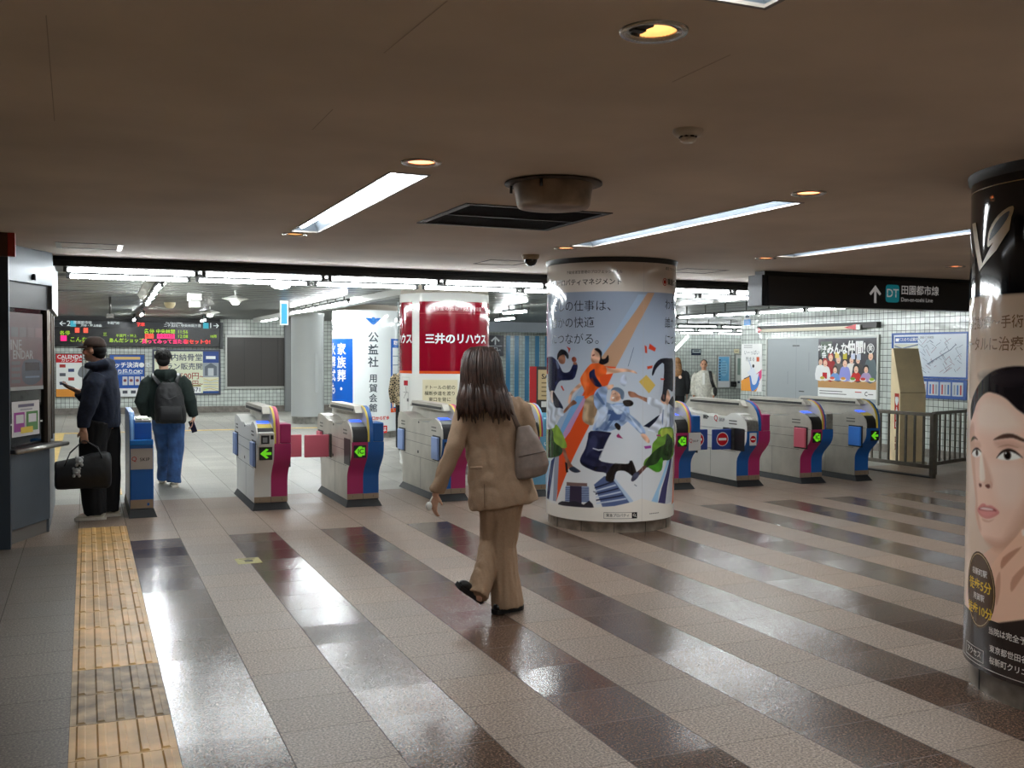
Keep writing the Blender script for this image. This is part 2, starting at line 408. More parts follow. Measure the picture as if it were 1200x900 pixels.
# ================================================================== THE SETTING
M_STEEL = mat('brushed_steel', (168, 166, 160), .32, .85, .1, 30)
M_DSTEEL = mat('dark_steel', (92, 90, 86), .4, .7, .1, 20)
M_BLACK = mat('black_plastic', (22, 22, 23), .45)
M_RUB = mat('black_rubber', (30, 31, 33), .6, 0, .15, 15)
M_WHITE = mat('white_enamel', (226, 226, 220), .35)
M_TUBE = glow('lamp_tube', (240, 246, 248), 36)
M_TUBE2 = glow('lamp_tube_near', (240, 246, 248), 48)
M_TUBEF = glow('lamp_tube_far', (240, 246, 248), 125)
M_TUBES = glow('lamp_tube_side', (240, 246, 248), 26)
M_TUBER = glow('lamp_tube_recess', (240, 246, 248), 11)
M_WARM = glow('warm_lamp', (255, 206, 165), .5)
M_BULB = glow('warm_bulb', (255, 200, 140), 9)
M_CEIL = mat('painted_ceiling', (212, 201, 188), .85, 0, .05, 1.2, .03)
M_FARC = mat('metal_ceiling_panels', (112, 114, 108), .3, .35, .06, 2)
M_TILEX = tile_mat('wall_tiles_side', 'x'); M_TILEY = tile_mat('wall_tiles_back', 'y')
M_SKIRT = mat('stone_skirting', (118, 112, 104), .5, 0, .12, 12)
def struct(o): o['kind'] = 'structure'; return o
CZ, CF = 2.44, 2.5                                   # hall ceiling, concourse ceiling

struct(MB().box((-5, -7, -.12), (22, 28.2, 0)).build('floor', floor_mat()))
# hall ceiling with openings for its recessed lamps and grilles
TROF = [(1.345, 4.70, 7.22), (3.545, 4.66, 7.22), (5.52, 4.68, 7.22), (1.375, -.42, 2.10), (3.56, -.42, 2.10), (5.54, -.42, 2.10), (1.375, -5.5, -2.98), (3.56, -5.5, -2.98), (5.54, -5.5, -2.98), (7.7, -.42, 2.1), (7.95, 4.3, 6.84), (-.8, -.42, 2.1)]
TW = .185
DOWN = [(1.407, 2.375), (1.402, 4.40), (1.40, 7.40), (3.545, 4.37), (3.58, 7.40), (5.545, 7.40), (7.66, 7.29)]
HS = .064
holes = [(x, y0, x + TW, y1) for x, y0, y1 in TROF] + [(x - HS, y - HS, x + HS, y + HS) for x, y in DOWN] + [(2.04, 5.49, 2.93, 6.38)]
xs = sorted({-5, 12.3} | {h[0] for h in holes} | {h[2] for h in holes}); ys = sorted({-7, 9.97} | {h[1] for h in holes} | {h[3] for h in holes})
cm = MB()
for i in range(len(xs) - 1):
    for j in range(len(ys) - 1):
        cx, cy = (xs[i] + xs[i + 1]) / 2, (ys[j] + ys[j + 1]) / 2
        if any(h[0] < cx < h[2] and h[1] < cy < h[3] for h in holes): continue
        cm.add([(xs[i], ys[j], CZ), (xs[i + 1], ys[j], CZ), (xs[i + 1], ys[j + 1], CZ), (xs[i], ys[j + 1], CZ)], [(0, 3, 2, 1)])
cm.box((-5, 9.93, CZ), (12.3, 9.97, CF + .3))
cm.box((-5, -7, CF + .3), (12.3, 9.97, CF + .4))
for a_, b_ in (((450, 62), (524, 1)), ((54, 18), (64, 142)), ((788, 96), (856, 64)), ((366, 152), (390, 128))):
    cm.obox(hit_z(*a_, CZ), hit_z(*b_, CZ), .003, .0012, 1)
struct(cm.build('ceiling', [M_CEIL, mat('plaster_seam', (176, 164, 150), .9)]))
struct(MB().box((-5, 9.97, CF), (22, 28.2, CF + .1)).build('ceiling_concourse', M_FARC))
# panel joints of the concourse ceiling
jm = MB()
for k in range(42): jm.box((-5, 11.3 + k * .4, CF - .004), (22, 11.32 + k * .4, CF + .01))
struct(jm.build('trim_1', mat('panel_joint', (52, 54, 52), .5)))
struct(MB().box((-5, 9.955, 2.405), (12.2, 9.985, CZ + .02)).build('trim_2', mat('shadow_gap', (14, 14, 14), .6)))
struct(MB().box((-.3, 9.985, 2.385), (9.6, 11.12, CF)).box((-.3, 9.985, 2.352), (9.6, 9.995, 2.385)).build('trim_3', mat('light_trough', (34, 33, 31), .45, .2, .06, 3)))
struct(MB().box((-5.1, -7, 0), (-5, 28.2, CF + .1)).build('wall_left', mat('grey_plaster', (120, 112, 104), .7, 0, .06, 3)))
struct(MB().box((-5, -7.1, 0), (12.3, -7, CF + .1)).build('wall_front', mat('grey_plaster', (120, 112, 104), .7)))
struct(MB().box((12.2, -7, 0), (12.4, 17.05, CF + .1)).build('wall_right', M_TILEX))
struct(MB().box((12.4, 16.9, 0), (22, 17.05, CF)).build('wall_recess_front', M_TILEY))
struct(MB().box((13.2, 25.5, 0), (22, 25.7, CF)).build('wall_recess', M_TILEY))
struct(MB().box((13.2, 25.7, 0), (13.35, 28.0, CF)).build('wall_recess_side', M_TILEX))
struct(MB().box((-5, 28, 0), (13.2, 28.2, CF)).build('wall_back', M_TILEY))
struct(MB().box((21.9, 17.05, 0), (22, 25.5, CF)).build('wall_recess_right', M_TILEX))
struct(MB().box((-5, 27.97, 0), (13.2, 28.0, .17)).build('baseboard_back', M_SKIRT))
struct(MB().box((12.17, -7, 0), (12.2, 17.05, .13)).build('baseboard_right', M_SKIRT))
struct(MB().box((8.5, 26.2, 2.22), (13.2, 26.5, CF)).build('beam', mat('blue_grey_beam', (148, 156, 164), .4)))
struct(MB().box((4.02, 12.8, 2.40), (4.2, 27, CF)).build('trim_4', mat('pale_metal', (176, 176, 168), .35, .4)))
struct(MB().box((5.0, 27.8, 0), (5.6, 27.96, CF)).build('shutter_wall_panel', mat('grey_shutter', (128, 130, 130), .4, .3)))
# tactile strip down the hall: tiles with five raised bars each
tm = MB(); tx0, tx1 = -.075, .327
for k in range(28):
    y1 = 9.78 - k * .4; y0 = y1 - .397
    c = 0 if k not in (11, 12) else 1
    tm.box((tx0 + .001, y0, 0), (tx1 - .001, y1, .0035), c)
    for b in range(5):
        x = tx0 + .045 + b * .0785
        tm.add([(x - .019, y0 + .012, .0035), (x + .019, y0 + .012, .0035), (x + .019, y1 - .012, .0035), (x - .019, y1 - .012, .0035),
                (x - .012, y0 + .02, .009), (x + .012, y0 + .02, .009), (x + .012, y1 - .02, .009), (x - .012, y1 - .02, .009)],
               [(4, 5, 6, 7), (0, 1, 5, 4), (1, 2, 6, 5), (2, 3, 7, 6), (3, 0, 4, 7)], c)
struct(tm.build('floor_tactile_strip', [mat('tactile_yellow', (206, 163, 100), .45, 0, .13, 4), mat('tactile_worn', (150, 126, 92), .5, 0, .25, 9)]))
struct(MB().box((-.6, 21.4, 0), (11.5, 21.62, .005)).box((-.62, 12.2, 0), (-.4, 21.4, .005)).box((.28, 12, 0), (.36, 21.4, .005)).build('floor_guide_line', mat('guide_yellow', (222, 190, 112), .5, 0, .08, 6)))

# ================================================================== CEILING FITTINGS
def troffer(x, y0, y1, label):
    t = empty('recessed_light', (x, y0, CZ), 0, label, 'ceiling light', 'recessed strip lights of the hall')
    L = y1 - y0; w = TW
    h = MB()
    h.add([(0, 0, 0), (w, 0, 0), (w, L, 0), (0, L, 0), (.035, .03, .085), (w - .035, .03, .085), (w - .035, L - .03, .085), (.035, L - .03, .085)],
          [(4, 5, 6, 7), (0, 1, 5, 4), (1, 2, 6, 5), (2, 3, 7, 6), (3, 0, 4, 7)])
    h.build('reflector', mat('reflector_white', (62, 68, 74), .35), t)
    f = MB()
    for lo, hi in (((-.012, -.012, -.004), (w + .012, .002, .006)), ((-.012, L - .002, -.004), (w + .012, L + .012, .006)), ((-.012, 0, -.004), (.002, L, .006)), ((w - .002, 0, -.004), (w + .012, L, .006))): f.box(lo, hi)
    f.build('frame', mat('light_frame', (120, 112, 104), .4, .3), t)
    for k in (0, 1):
        a = .04 + k * (L - .06) / 2; b = a + (L - .06) / 2 - .04
        MB().tube([(.062, a, .035), (.062, b, .035)], .019, 12).build('tube', M_TUBE2, t)
TL = ['recessed strip light at the left, over the hall beside the square dark grille', 'recessed strip light above the poster column in the middle of the hall',
      'recessed strip light at the right, running behind the clinic advert column', 'recessed strip light cut off by the top edge, above the lit round downlight']
for k, (x, y0, y1) in enumerate(TROF):
    troffer(x, y0, y1, TL[k] if k < 4 else 'recessed strip light further back in the hall, out of the picture')
DL = ['round downlight with a tilted reflector, largest one near the top of the picture', 'round orange downlight at the near end of the left strip light', 'small lit downlight at the far end of the left strip light',
      'round orange downlight at the near end of the middle strip light', 'round downlight above the poster column, at the far end of the middle strip light', 'round downlight at the far end of the right strip light', 'round downlight over the black direction sign, beside the clinic column']
for k, (x, y) in enumerate(DOWN):
    t = empty('downlight', (x, y, CZ), 0, DL[k], 'downlight', 'round downlights in the hall ceiling')
    MB().lathe([(.062, .004), (.062, -.004), (.09, -.007), (.093, 0)], n=36).build('ring', mat('chrome_ring', (176, 170, 160), .25, .8), t)
    MB().lathe([(.0625, 0), (.058, .05), (.035, .085), (0, .09)], n=30).build('reflector', mat('gold_reflector', (240, 222, 196), .4, .1) if k in (0, 2) else M_WARM, t)
    MB().ell((.012, 0, .06), (.02, .02, .026), 12).build('bulb', M_BULB, t)
    if k == 0:
        g = MB().lathe([(0, -.004), (.04, -.006), (.043, .0), (.043, .006)], (-.03, 0, .002), n=24, ang=(PI * .45, PI * 1.55)); g.box((-.068, -.012, -.008), (-.03, .012, 0), 1); g.tube([(-.055, .02, -.006), (-.03, .03, -.006)], .006, 8, 1)
        g.build('gimbal', [M_DSTEEL, M_BLACK], t)
# smoke detector
t = empty('smoke_detector', (2.14, 3.35, CZ), 0, 'white round smoke detector on the ceiling right of the strip lights', 'smoke detector')
MB().lathe([(.058, 0), (.058, -.012), (.052, -.022), (.03, -.026)], n=32).build('base', mat('detector_white', (205, 198, 186), .4), t)
MB().lathe([(.022, -.024), (.03, -.03), (.03, -.042), (.022, -.048), (0, -.049)], n=28).build('sensor_head', [mat('detector_white', (205, 198, 186), .4)], t)
v = MB()
for k in range(8): a = k * PI / 4; v.box((.021 * math.cos(a) - .006 + .006 * math.cos(a), .021 * math.sin(a) - .006 + .006 * math.sin(a), -.031), (.021 * math.cos(a) + .006 + .006 * math.cos(a), .021 * math.sin(a) + .006 + .006 * math.sin(a), -.025))
v.build('vent_slot', M_BLACK, t)
# hanging drum-shaped fitting with a stained body
t = empty('ceiling_drum', (2.174, 4.64, CZ), 0, 'stained beige drum-shaped fitting hanging from the ceiling in front of the dark grille', 'ceiling fitting')
MB().lathe([(.19, -.003), (.245, -.003), (.247, -.012), (.19, -.014)], n=48).build('flange', mat('sooty_flange', (74, 64, 56), .6, .2, .3, 14), t)
MB().lathe([(.2, -.012), (.199, -.03), (.185, -.115), (.176, -.128), (.15, -.132), (0, -.132)], n=48).build('drum', mat('stained_beige', (146, 130, 112), .55, 0, .22, 7), t)
for a in (2.6, .15, 4.0):
    MB().tube([(.215 * math.cos(a), .215 * math.sin(a), -.012), (.215 * math.cos(a), .215 * math.sin(a), -.05)], .008, 8).build('clip', M_BLACK, t)
# air return grille
t = empty('air_grille', (2.04, 5.49, CZ), 0, 'square black air grille in the ceiling behind the drum-shaped fitting', 'air grille')
f = MB()
for lo, hi in (((-.03, -.03, -.006), (.92, .01, .004)), ((-.03, .88, -.006), (.92, .92, .004)), ((-.03, 0, -.006), (.01, .9, .004)), ((.88, 0, -.006), (.92, .9, .004)), ((0, .43, -.005), (.89, .46, .006))): f.box(lo, hi)
f.build('frame', mat('grille_frame', (30, 27, 24), .5), t)
s = MB()
for k in range(40): y = .012 + k * .0222; s.add([(0, y, -.002), (.89, y, -.002), (.89, y + .014, .012), (0, y + .014, .012), (0, y + .003, -.002), (.89, y + .003, -.002), (.89, y + .017, .012), (0, y + .017, .012)], [(0, 1, 2, 3), (4, 7, 6, 5), (0, 4, 5, 1), (3, 2, 6, 7)])
for k in range(30): x = .01 + k * .03; s.box((x, 0, .006), (x + .006, .89, .01))
s.build('louvre', mat('grille_dark', (46, 40, 34), .6, .2), t)
MB().box((-.02, -.02, .06), (.91, .91, .07)).build('duct_back', mat('duct_black', (10, 9, 8), .9), t)
# dome camera
t = empty('dome_camera', (3.56, 8.05, CZ), 0, 'small dark dome camera on the ceiling beside the poster column', 'security camera')
MB().lathe([(.075, 0), (.075, -.022), (.06, -.04)], n=32).build('base', mat('camera_beige', (176, 158, 128), .5), t)
MB().lathe([(.056, -.034), (.054, -.06), (.04, -.083), (.02, -.094), (0, -.097)], n=28).build('dome', mat('dome_black', (16, 15, 15), .1), t)
# access hatches
def hatch(x0, y0, x1, y1, label):
    h = MB(); w = .014
    for lo, hi in (((x0, y0, CZ - .003), (x1, y0 + w, CZ + .001)), ((x0, y1 - w, CZ - .003), (x1, y1, CZ + .001)), ((x0, y0, CZ - .003), (x0 + w, y1, CZ + .001)), ((x1 - w, y0, CZ - .003), (x1, y1, CZ + .001))): h.box(lo, hi)
    tag(h.build('ceiling_hatch', mat('hatch_seam', (40, 36, 32), .6)), label, 'ceiling hatch', None, 'thing')
hatch(3.4, 8.6, 3.82, 9.05, 'square access hatch outline in the ceiling left of the dome camera')
hatch(5.5, 8.6, 6.0, 9.05, 'square access hatch outline in the ceiling right of the poster column')
t = empty('slot_diffuser', (-.2, 8.72, CZ), 0, 'narrow slot air diffuser in the ceiling above the ticket office', 'air diffuser')
for y in (0, .44): MB().box((0, y, -.003), (.46, y + .02, 0)).build('frame_bar', mat('hatch_seam', (40, 36, 32), .6), t)
for x in (0, .46): MB().box((x - .02, .0, -.005), (x + .02, .46, 0)).build('end_cap', M_STEEL, t)
# ------------------------------------------------------------------ batten lights of the concourse
def batten_proto(L, stem, tube_m):
    t = empty('batten_light')
    MB().box((-.03, .012, .024), (.03, L - .03, .06)).build('batten', mat('batten_grey', (46, 46, 45), .5), t, .004)
    MB().tube([(0, .05, 0), (0, L - .07, 0)], .0155, 12).build('tube', tube_m, t)
    for y in (.022, L - .058): MB().box((-.016, y - .01, -.018), (.016, y + .022, .026)).build('lamp_holder', mat('batten_grey', (46, 46, 45), .5), t, .003)
    if stem: MB().tube([(0, .3, .06), (0, .3, stem)], .012, 8).tube([(0, L - .3, .06), (0, L - .3, stem)], .012, 8).build('hanger', M_DSTEEL, t)
    return t
PROTO = {}
def batten(x, y, z, rz, label, group, tube_m=None):
    tube_m = tube_m or M_TUBEF; k = (round(z, 3), tube_m.name)
    if k in PROTO: o = copy_tree(PROTO[k])
    else: o = PROTO[k] = batten_proto(1.22, (CF - z - .001) if z < 2.43 and tube_m != M_TUBE else 0, tube_m)
    o.location = (x, y, z); o.rotation_euler.z = rz; tag(o, label, 'tube light', group); return o
ORD = ['first', 'second', 'third', 'fourth', 'fifth', 'sixth', 'seventh', 'eighth']
for k in range(7): batten(-.2 + k * 1.212, 10.06, 2.324, -PI / 2, 'tube light in the front row above the gates, %s from the left' % ORD[k], 'front row of tube lights above the gates', M_TUBE)
for k in range(7): batten(-.19 + k * 1.222, 10.9, 2.324, -PI / 2, 'tube light in the second row above the gates, %s from the left' % ORD[k], 'second row of tube lights above the gates', M_TUBE)
for k in range(7): batten(10.4, 11.62 + k * 1.24, 2.30, 0, 'tube light in the slanting row by the right tiled wall, %s from the near end' % ORD[k], 'tube lights running along the right wall', M_TUBES)
for r, (y, z, x0) in enumerate(((21.7, 2.32, 13.6), (24.3, 2.30, 14.6), (25.1, 2.24, 14.5))):
    for k in range(4): batten(x0 + k * 1.3, y, z, -PI / 2, 'tube light %s from the left in the %s row of the stair recess' % (ORD[k], ('front', 'middle', 'back')[r]), 'tube lights in the stair recess', M_TUBER)
for k in range(4): batten(.80 + .03 * k, 12.2 + k * 1.24, 2.345, 0, 'tube light in the winged trough over the left passage, %s from the near end' % ORD[k], 'tube lights over the left passage')
batten(1.06, 21.4, 2.36, 0, 'single small tube light far down the left passage above the departure board', 'tube lights over the left passage')
for k in range(4): batten(3.86, 15.9 + k * 1.24, 2.40, 0, 'tube light left of the white advert column, %s from the near end' % ORD[k], 'tube lights left of the white column')
for k in range(2): batten(4.15, 23.9 + k * 1.3, 2.40, 0, 'tube light beyond the grey round pillar top, %s from the near end' % ORD[k], 'tube lights left of the white column')
batten(7.3, 12.6, 2.36, 0, 'tube light right of the red advert column, nearest', 'tube lights right of the red column')
batten(7.3, 16.6, 2.36, 0, 'tube light right of the red advert column, farther one', 'tube lights right of the red column')
for x, y in ((8.5, 14), (8.5, 20), (1.06, 25.0), (6.5, 22), (8.5, 25), (2.6, 24.6), (-1.5, 24.6), (-1.5, 19)): batten(x, y, 2.36, 0, 'unseen tube light added to brighten the far concourse', 'added tube lights deep in the concourse')  # unseen extra lamps, added to lift the light deep in the concourse
# winged reflector over the left passage
w = MB(); w.add([(.66, 12.1, 2.498), (.95, 12.1, 2.498), (.87, 12.1, 2.42), (.75, 12.1, 2.42), (.75, 17.2, 2.498), (1.04, 17.2, 2.498), (.96, 17.2, 2.42), (.84, 17.2, 2.42)], [(0, 3, 2, 1), (4, 5, 6, 7), (0, 4, 7, 3), (1, 2, 6, 5), (3, 7, 6, 2)])
tag(w.build('light_trough', mat('pale_metal', (176, 176, 168), .35, .4)), 'pale winged trough carrying the tube lights over the left passage', 'light trough', None, 'thing')
# inclined stair lamp
a, b = hit_y(791, 411, 23.5), hit_y(806, 395, 21.8)
t = empty('stair_lamp', a, 0, 'tube lamp slanting down with the stairs behind the poster column', 'tube light')
MB().tube([(0, 0, 0), b - a], .02, 10).build('tube', M_TUBE, t); MB().obox((0, 0, .05), b - a + Vector((0, 0, .05)), .06, .04).build('batten', M_WHITE, t)
# spot lamps and small ceiling boxes far left
for px, py, lab in ((276, 350, 'white diamond spot lamp over the concourse, nearest of the two left of the grey pillar'), (246, 366, 'white diamond spot lamp over the concourse, above the right end of the departure board')):
    p = hit_z(px, py, 2.38)
    t = empty('spot_lamp', p, 0, lab, 'spot lamp', 'spot lamps of the concourse')
    MB().lathe([(0, .05), (.05, .045), (.2, -.0), (.09, -.035), (.07, -.06)], n=4, smooth=False).build('shade', M_WHITE, t)
    MB().ell((0, 0, -.055), (.06, .06, .04), 10).build('lamp', glow('spot_glow', (255, 255, 250), 9), t)
    MB().tube([(0, 0, .04), (0, 0, .12)], .015, 8).build('stem', M_WHITE, t)
p = hit_z(329, 336, 2.38); tag(MB().ell((p.x, p.y, 2.40), (.12, .12, .05), 12).box((p.x - .03, p.y - .03, 2.4), (p.x + .03, p.y + .03, 2.5)).build('ceiling_lamp', glow('spot_glow', (255, 255, 250), 9)), 'small bright round lamp just behind the tube light rows', 'lamp', None, 'thing')
p = hit_z(228, 350, 2.42); t = empty('ceiling_speaker', p, 0, 'white boxy speaker hanging from the concourse ceiling', 'speaker')
MB().box((-.1, -.1, -.03), (.1, .1, .08)).build('body', M_WHITE, t, .01); MB().box((-.08, -.105, -.14), (.08, .08, -.03)).build('horn', M_WHITE, t, .02)
p = hit_z(199, 357, 2.46); tag(MB().lathe([(.1, .04), (.1, 0), (.06, -.06), (0, -.07)], (p.x, p.y, p.z), n=20).build('ceiling_sensor', mat('sensor_cream', (206, 190, 150), .5)), 'small cream dome on the concourse ceiling left of the speaker', 'sensor', None, 'thing')
p = hit_z(129, 352, 2.44); tag(MB().tube([(p.x, p.y, 2.5), (p.x, p.y, 2.2)], .02, 8).box((p.x - .06, p.y - .03, 2.15), (p.x + .06, p.y + .03, 2.22)).build('sign_hanger', M_DSTEEL), 'thin rod hanging from the ceiling above the departure board', 'hanger', None, 'thing')
for y0, lab in ((13.0, 'nearer'), (16.3, 'farther')):
    tag(MB().box((-.4, y0, 2.47), (.35 if y0 < 14 else .55, y0 + .3, 2.503)).build('ceiling_vent', M_DSTEEL), '%s of two dark slot vents in the concourse ceiling by the ticket office' % lab, 'vent', None, 'thing')
p = hit_y(332, 365, 18); tag(MB().box((p.x - .07, 17.9, 2.08), (p.x + .07, 17.96, CF)).box((p.x - .05, 17.895, 2.1), (p.x + .05, 17.9, 2.45), 1).build('hanging_sign', [M_WHITE, ink((60, 150, 200))]), 'small narrow blue and white sign hanging above the grey round pillar', 'sign', None, 'thing')
# ================================================================== ADVERT COLUMNS
def grad_mat(name, stops, rough=.12, axis='Z'):
    """printed film: colour runs with height (stops: (z, rgb))"""
    m = bpy.data.materials.new(name); m.use_nodes = True; nt = m.node_tree; b = nt.nodes['Principled BSDF']
    tc = nt.nodes.new('ShaderNodeTexCoord'); sp = nt.nodes.new('ShaderNodeSeparateXYZ'); nt.links.new(tc.outputs['Object'], sp.inputs[0])
    mr = nt.nodes.new('ShaderNodeMapRange'); z0, z1 = stops[0][0], stops[-1][0]
    mr.inputs['From Min'].default_value = z0; mr.inputs['From Max'].default_value = z1
    nt.links.new(sp.outputs[axis], mr.inputs['Value'])
    r = nt.nodes.new('ShaderNodeValToRGB'); e = r.color_ramp.elements
    e[0].position = 0; e[0].color = lin(stops[0][1]); e[1].position = 1; e[1].color = lin(stops[-1][1])
    for z, c in stops[1:-1]: k = e.new((z - z0) / (z1 - z0)); k.color = lin(c)
    nt.links.new(mr.outputs[0], r.inputs['Fac']); nt.links.new(r.outputs['Color'], b.inputs['Base Color'])
    b.inputs['Roughness'].default_value = rough
    return m
FILM = .07
def column(name, c, r, label, wrap_mat, z0, z1, plinth=M_STEEL, ring=True, top=CZ):
    t = empty(name, (c[0], c[1], 0), 0, label, 'column', 'round advert columns')
    MB().lathe([(r, z0), (r, z1)], n=96).build('poster_wrap', wrap_mat, t)
    MB().lathe([(r - .002, z1 - .001), (r - .012, z1), (r - .012, top)], n=96).build('column_top', mat('column_cream', (196, 186, 172), .4), t)
    p = MB().lathe([(r - .028, 0), (r - .028, z0 - .004), (r - .01, z0), (r, z0 + .002)], n=96)
    for k in range(12): a = k * PI / 6 + .1; p.obox(((r - .027) * math.sin(a), -(r - .027) * math.cos(a), .002), ((r - .027) * math.sin(a), -(r - .027) * math.cos(a), z0 - .01), .004, .004, 1, (math.sin(a), -math.cos(a), 0))
    p.build('plinth', [plinth, M_BLACK], t)
    if ring: MB().lathe([(r, top - .045), (r + .012, top - .03), (r + .016, top)], n=96).lathe([(r - .012, top - .045), (r, top - .045)], n=96).build('top_ring', mat('ring_black', (24, 20, 17), .5), t)
    return t
def kid_art(A, parent, c, name='poster_print'):
    o = A.build(name); o.parent = parent; o.location = (-c[0], -c[1], 0); return o
def sw(f, pts, s=1): return [f(*p) for p in pts]

# ------------------------------------------------------------------ the column in the middle of the hall
C1 = (4.538, 8.395); R1 = .60; U1 = cyl_uv(C1, R1)
zt = U1(700, 341.5)[1]
sky_wrap = grad_mat('poster_sky', [(0, (226, 221, 212)), (.09, (226, 221, 212)), (.3, (222, 224, 226)), (1.0, (200, 206, 214)), (1.5, (176, 188, 204)), (zt - .002, (150, 164, 186)), (zt + .002, (214, 206, 196)), (2.44, (210, 202, 192))], FILM)
col1 = column('poster_column', C1, R1, 'thick column wrapped in a poster of leaping people, in the middle of the hall', sky_wrap, .10, CZ - .04, mat('plinth_steel', (146, 136, 124), .38, .6, .2, 9))
A = Art(cyl_map(C1, R1), cut=.03, base=.0012)
ST1 = [(0, (226, 221, 212)), (.09, (226, 221, 212)), (.3, (222, 224, 226)), (1.0, (200, 206, 214)), (1.5, (176, 188, 204)), (zt - .002, (150, 164, 186)), (zt + .002, (214, 206, 196)), (2.44, (210, 202, 192))]
PT = Paint(cyl_map(C1, R1), -1.24, .64, .102, zt + .03, .0044, ST1)
P = lambda pts: sw(U1, pts)
za = lambda x, y: (640 + x / 7.5, 400 + y / 7.5)
zb = lambda x, y: (710 + x / 7.5, 400 + y / 7.5)
zc = lambda x, y: (640 + x / 7.5, 500 + y / 7.5)
zd = lambda x, y: (710 + x / 7.5, 500 + y / 7.5)
def Z(f, pts, m, smooth=3, soft=.006, fold=None, alpha=1.0):
    PT.layer([U1(*f(*p)) for p in pts], m, soft, smooth, (.13 if smooth == 3 and max(m) - min(m) < 90 else .06 if smooth == 3 else 0) if fold is None else fold, alpha)
px = lambda x, y: (x, y)
OR, TAN, SKIN, SKD, NAVY, DNAVY = (222, 84, 40), (188, 150, 122), (214, 168, 142), (150, 104, 84), (36, 40, 72), (24, 26, 46)
# rays
Z(px, [(748, 345), (757, 345), (726, 395), (700, 437), (672, 478), (652, 512), (646, 512), (680, 455), (715, 398)], (160, 182, 208), 0)
Z(px, [(757, 345), (761, 345), (730, 398), (702, 442), (668, 500), (656, 520), (652, 512), (690, 450)], (172, 164, 194), 0)
Z(px, [(759, 343), (767, 343), (746, 383), (722, 430), (698, 428), (730, 385)], TAN, 0)
Z(px, [(722, 430), (698, 428), (668, 500), (650, 545), (644, 580), (652, 588), (668, 545), (690, 500)], OR, 0)
Z(px, [(676, 464), (685, 464), (662, 512), (656, 506)], (120, 168, 216), 0)
Z(px, [(684, 466), (690, 464), (668, 506), (662, 514), (660, 508)], (190, 150, 190), 0)
# towers of the skyline
Z(zc, [(0, 290), (20, 270), (75, 265), (100, 560), (90, 660), (10, 630), (0, 500)], (206, 214, 224), 0)
Z(zc, [(75, 270), (115, 255), (100, 540), (88, 655), (60, 650)], (150, 156, 172), 0)
Z(zc, [(45, 300), (78, 265), (48, 480), (25, 640), (5, 625), (20, 470)], (52, 62, 104), 0)
Z(zc, [(0, 300), (35, 300), (15, 470), (0, 600)], (150, 196, 228), 0)
Z(zc, [(180, 487), (360, 497), (362, 525), (180, 520)], (120, 96, 92), 0)
Z(zc, [(172, 520), (375, 525), (380, 665), (165, 655)], (148, 164, 196), 0)
for k in range(8): Z(zc, [(170, 533 + k * 16), (376, 538 + k * 16), (376, 544 + k * 16), (170, 539 + k * 16)], (62, 72, 112), 0)
Z(zc, [(210, 520), (312, 525), (312, 690), (205, 680)], (58, 50, 70), 0)
Z(zc, [(105, 675), (140, 655), (200, 660), (260, 655), (330, 685), (380, 650), (420, 712), (330, 715), (200, 705), (120, 690)], (44, 42, 52), 2)
Z(px, [(696, 568), (708, 558), (716, 558), (740, 588), (738, 592), (706, 594)], (84, 100, 142), 0)
for k in range(6): Z(px, [(697 + k * .4, 571 + k * 3.6), (718 + k * 3, 563.5 + k * 4), (719.5 + k * 3, 565 + k * 4), (697 + k * .4, 572.6 + k * 3.6)], (186, 200, 222) if k % 2 else (34, 40, 66), 0)
Z(px, [(716, 558), (720, 560), (742, 587), (739, 591)], (176, 196, 220), 0)
Z(zd, [(540, 290), (560, 285), (470, 560), (455, 672), (400, 655)], (160, 200, 232), 0)
Z(zd, [(562, 280), (580, 265), (540, 520), (520, 680), (458, 672), (490, 540)], (58, 56, 104), 0)
Z(zd, [(580, 265), (592, 255), (575, 660), (520, 682)], (196, 200, 210), 0)
Z(zd, [(594, 250), (606, 246), (594, 660), (578, 684)], (216, 122, 92), 0)
# baseball player, left edge
Z(za, [(2, 170), (40, 135), (85, 160), (120, 215), (150, 270), (205, 265), (240, 200), (275, 205), (270, 260), (235, 335), (130, 345), (95, 385), (70, 440), (30, 440), (10, 330)], NAVY)
Z(za, [(100, 110), (150, 105), (170, 150), (160, 195), (125, 195), (105, 160)], SKD)
Z(za, [(98, 165), (102, 110), (130, 72), (165, 78), (190, 105), (198, 130), (190, 155), (160, 118), (120, 130)], (26, 28, 36))
Z(za, [(240, 185), (268, 185), (268, 205), (240, 202)], SKD, 2)
Z(za, [(225, 150), (245, 135), (265, 150), (262, 178), (235, 180)], (142, 76, 58))
Z(za, [(35, 440), (75, 445), (60, 540), (40, 500)], (206, 186, 176)); Z(za, [(60, 445), (85, 470), (140, 560), (145, 595), (95, 590), (65, 545)], DNAVY)
# woman in the orange shirt
Z(za, [(305, 360), (322, 385), (235, 460), (215, 545), (195, 545), (198, 500), (222, 440)], SKIN, 3)
Z(za, [(525, 225), (560, 235), (700, 240), (735, 250), (780, 262), (800, 285), (760, 275), (700, 268), (560, 285), (525, 285)], SKIN, 3)
Z(za, [(345, 510), (385, 480), (450, 470), (455, 560), (430, 640), (410, 735), (345, 720), (318, 680), (325, 600)], (176, 152, 122))
Z(za, [(420, 480), (470, 470), (440, 640), (410, 650)], (140, 116, 92))
Z(za, [(385, 205), (440, 190), (500, 205), (530, 240), (525, 285), (470, 320), (490, 400), (430, 430), (345, 510), (335, 430), (300, 345), (320, 290)], (226, 100, 44))
Z(za, [(425, 245), (400, 255), (378, 280), (385, 330), (430, 390), (475, 405), (490, 390), (450, 330), (430, 290)], NAVY)
Z(za, [(395, 130), (410, 75), (440, 60), (480, 100), (475, 165), (440, 190), (405, 190)], SKIN)
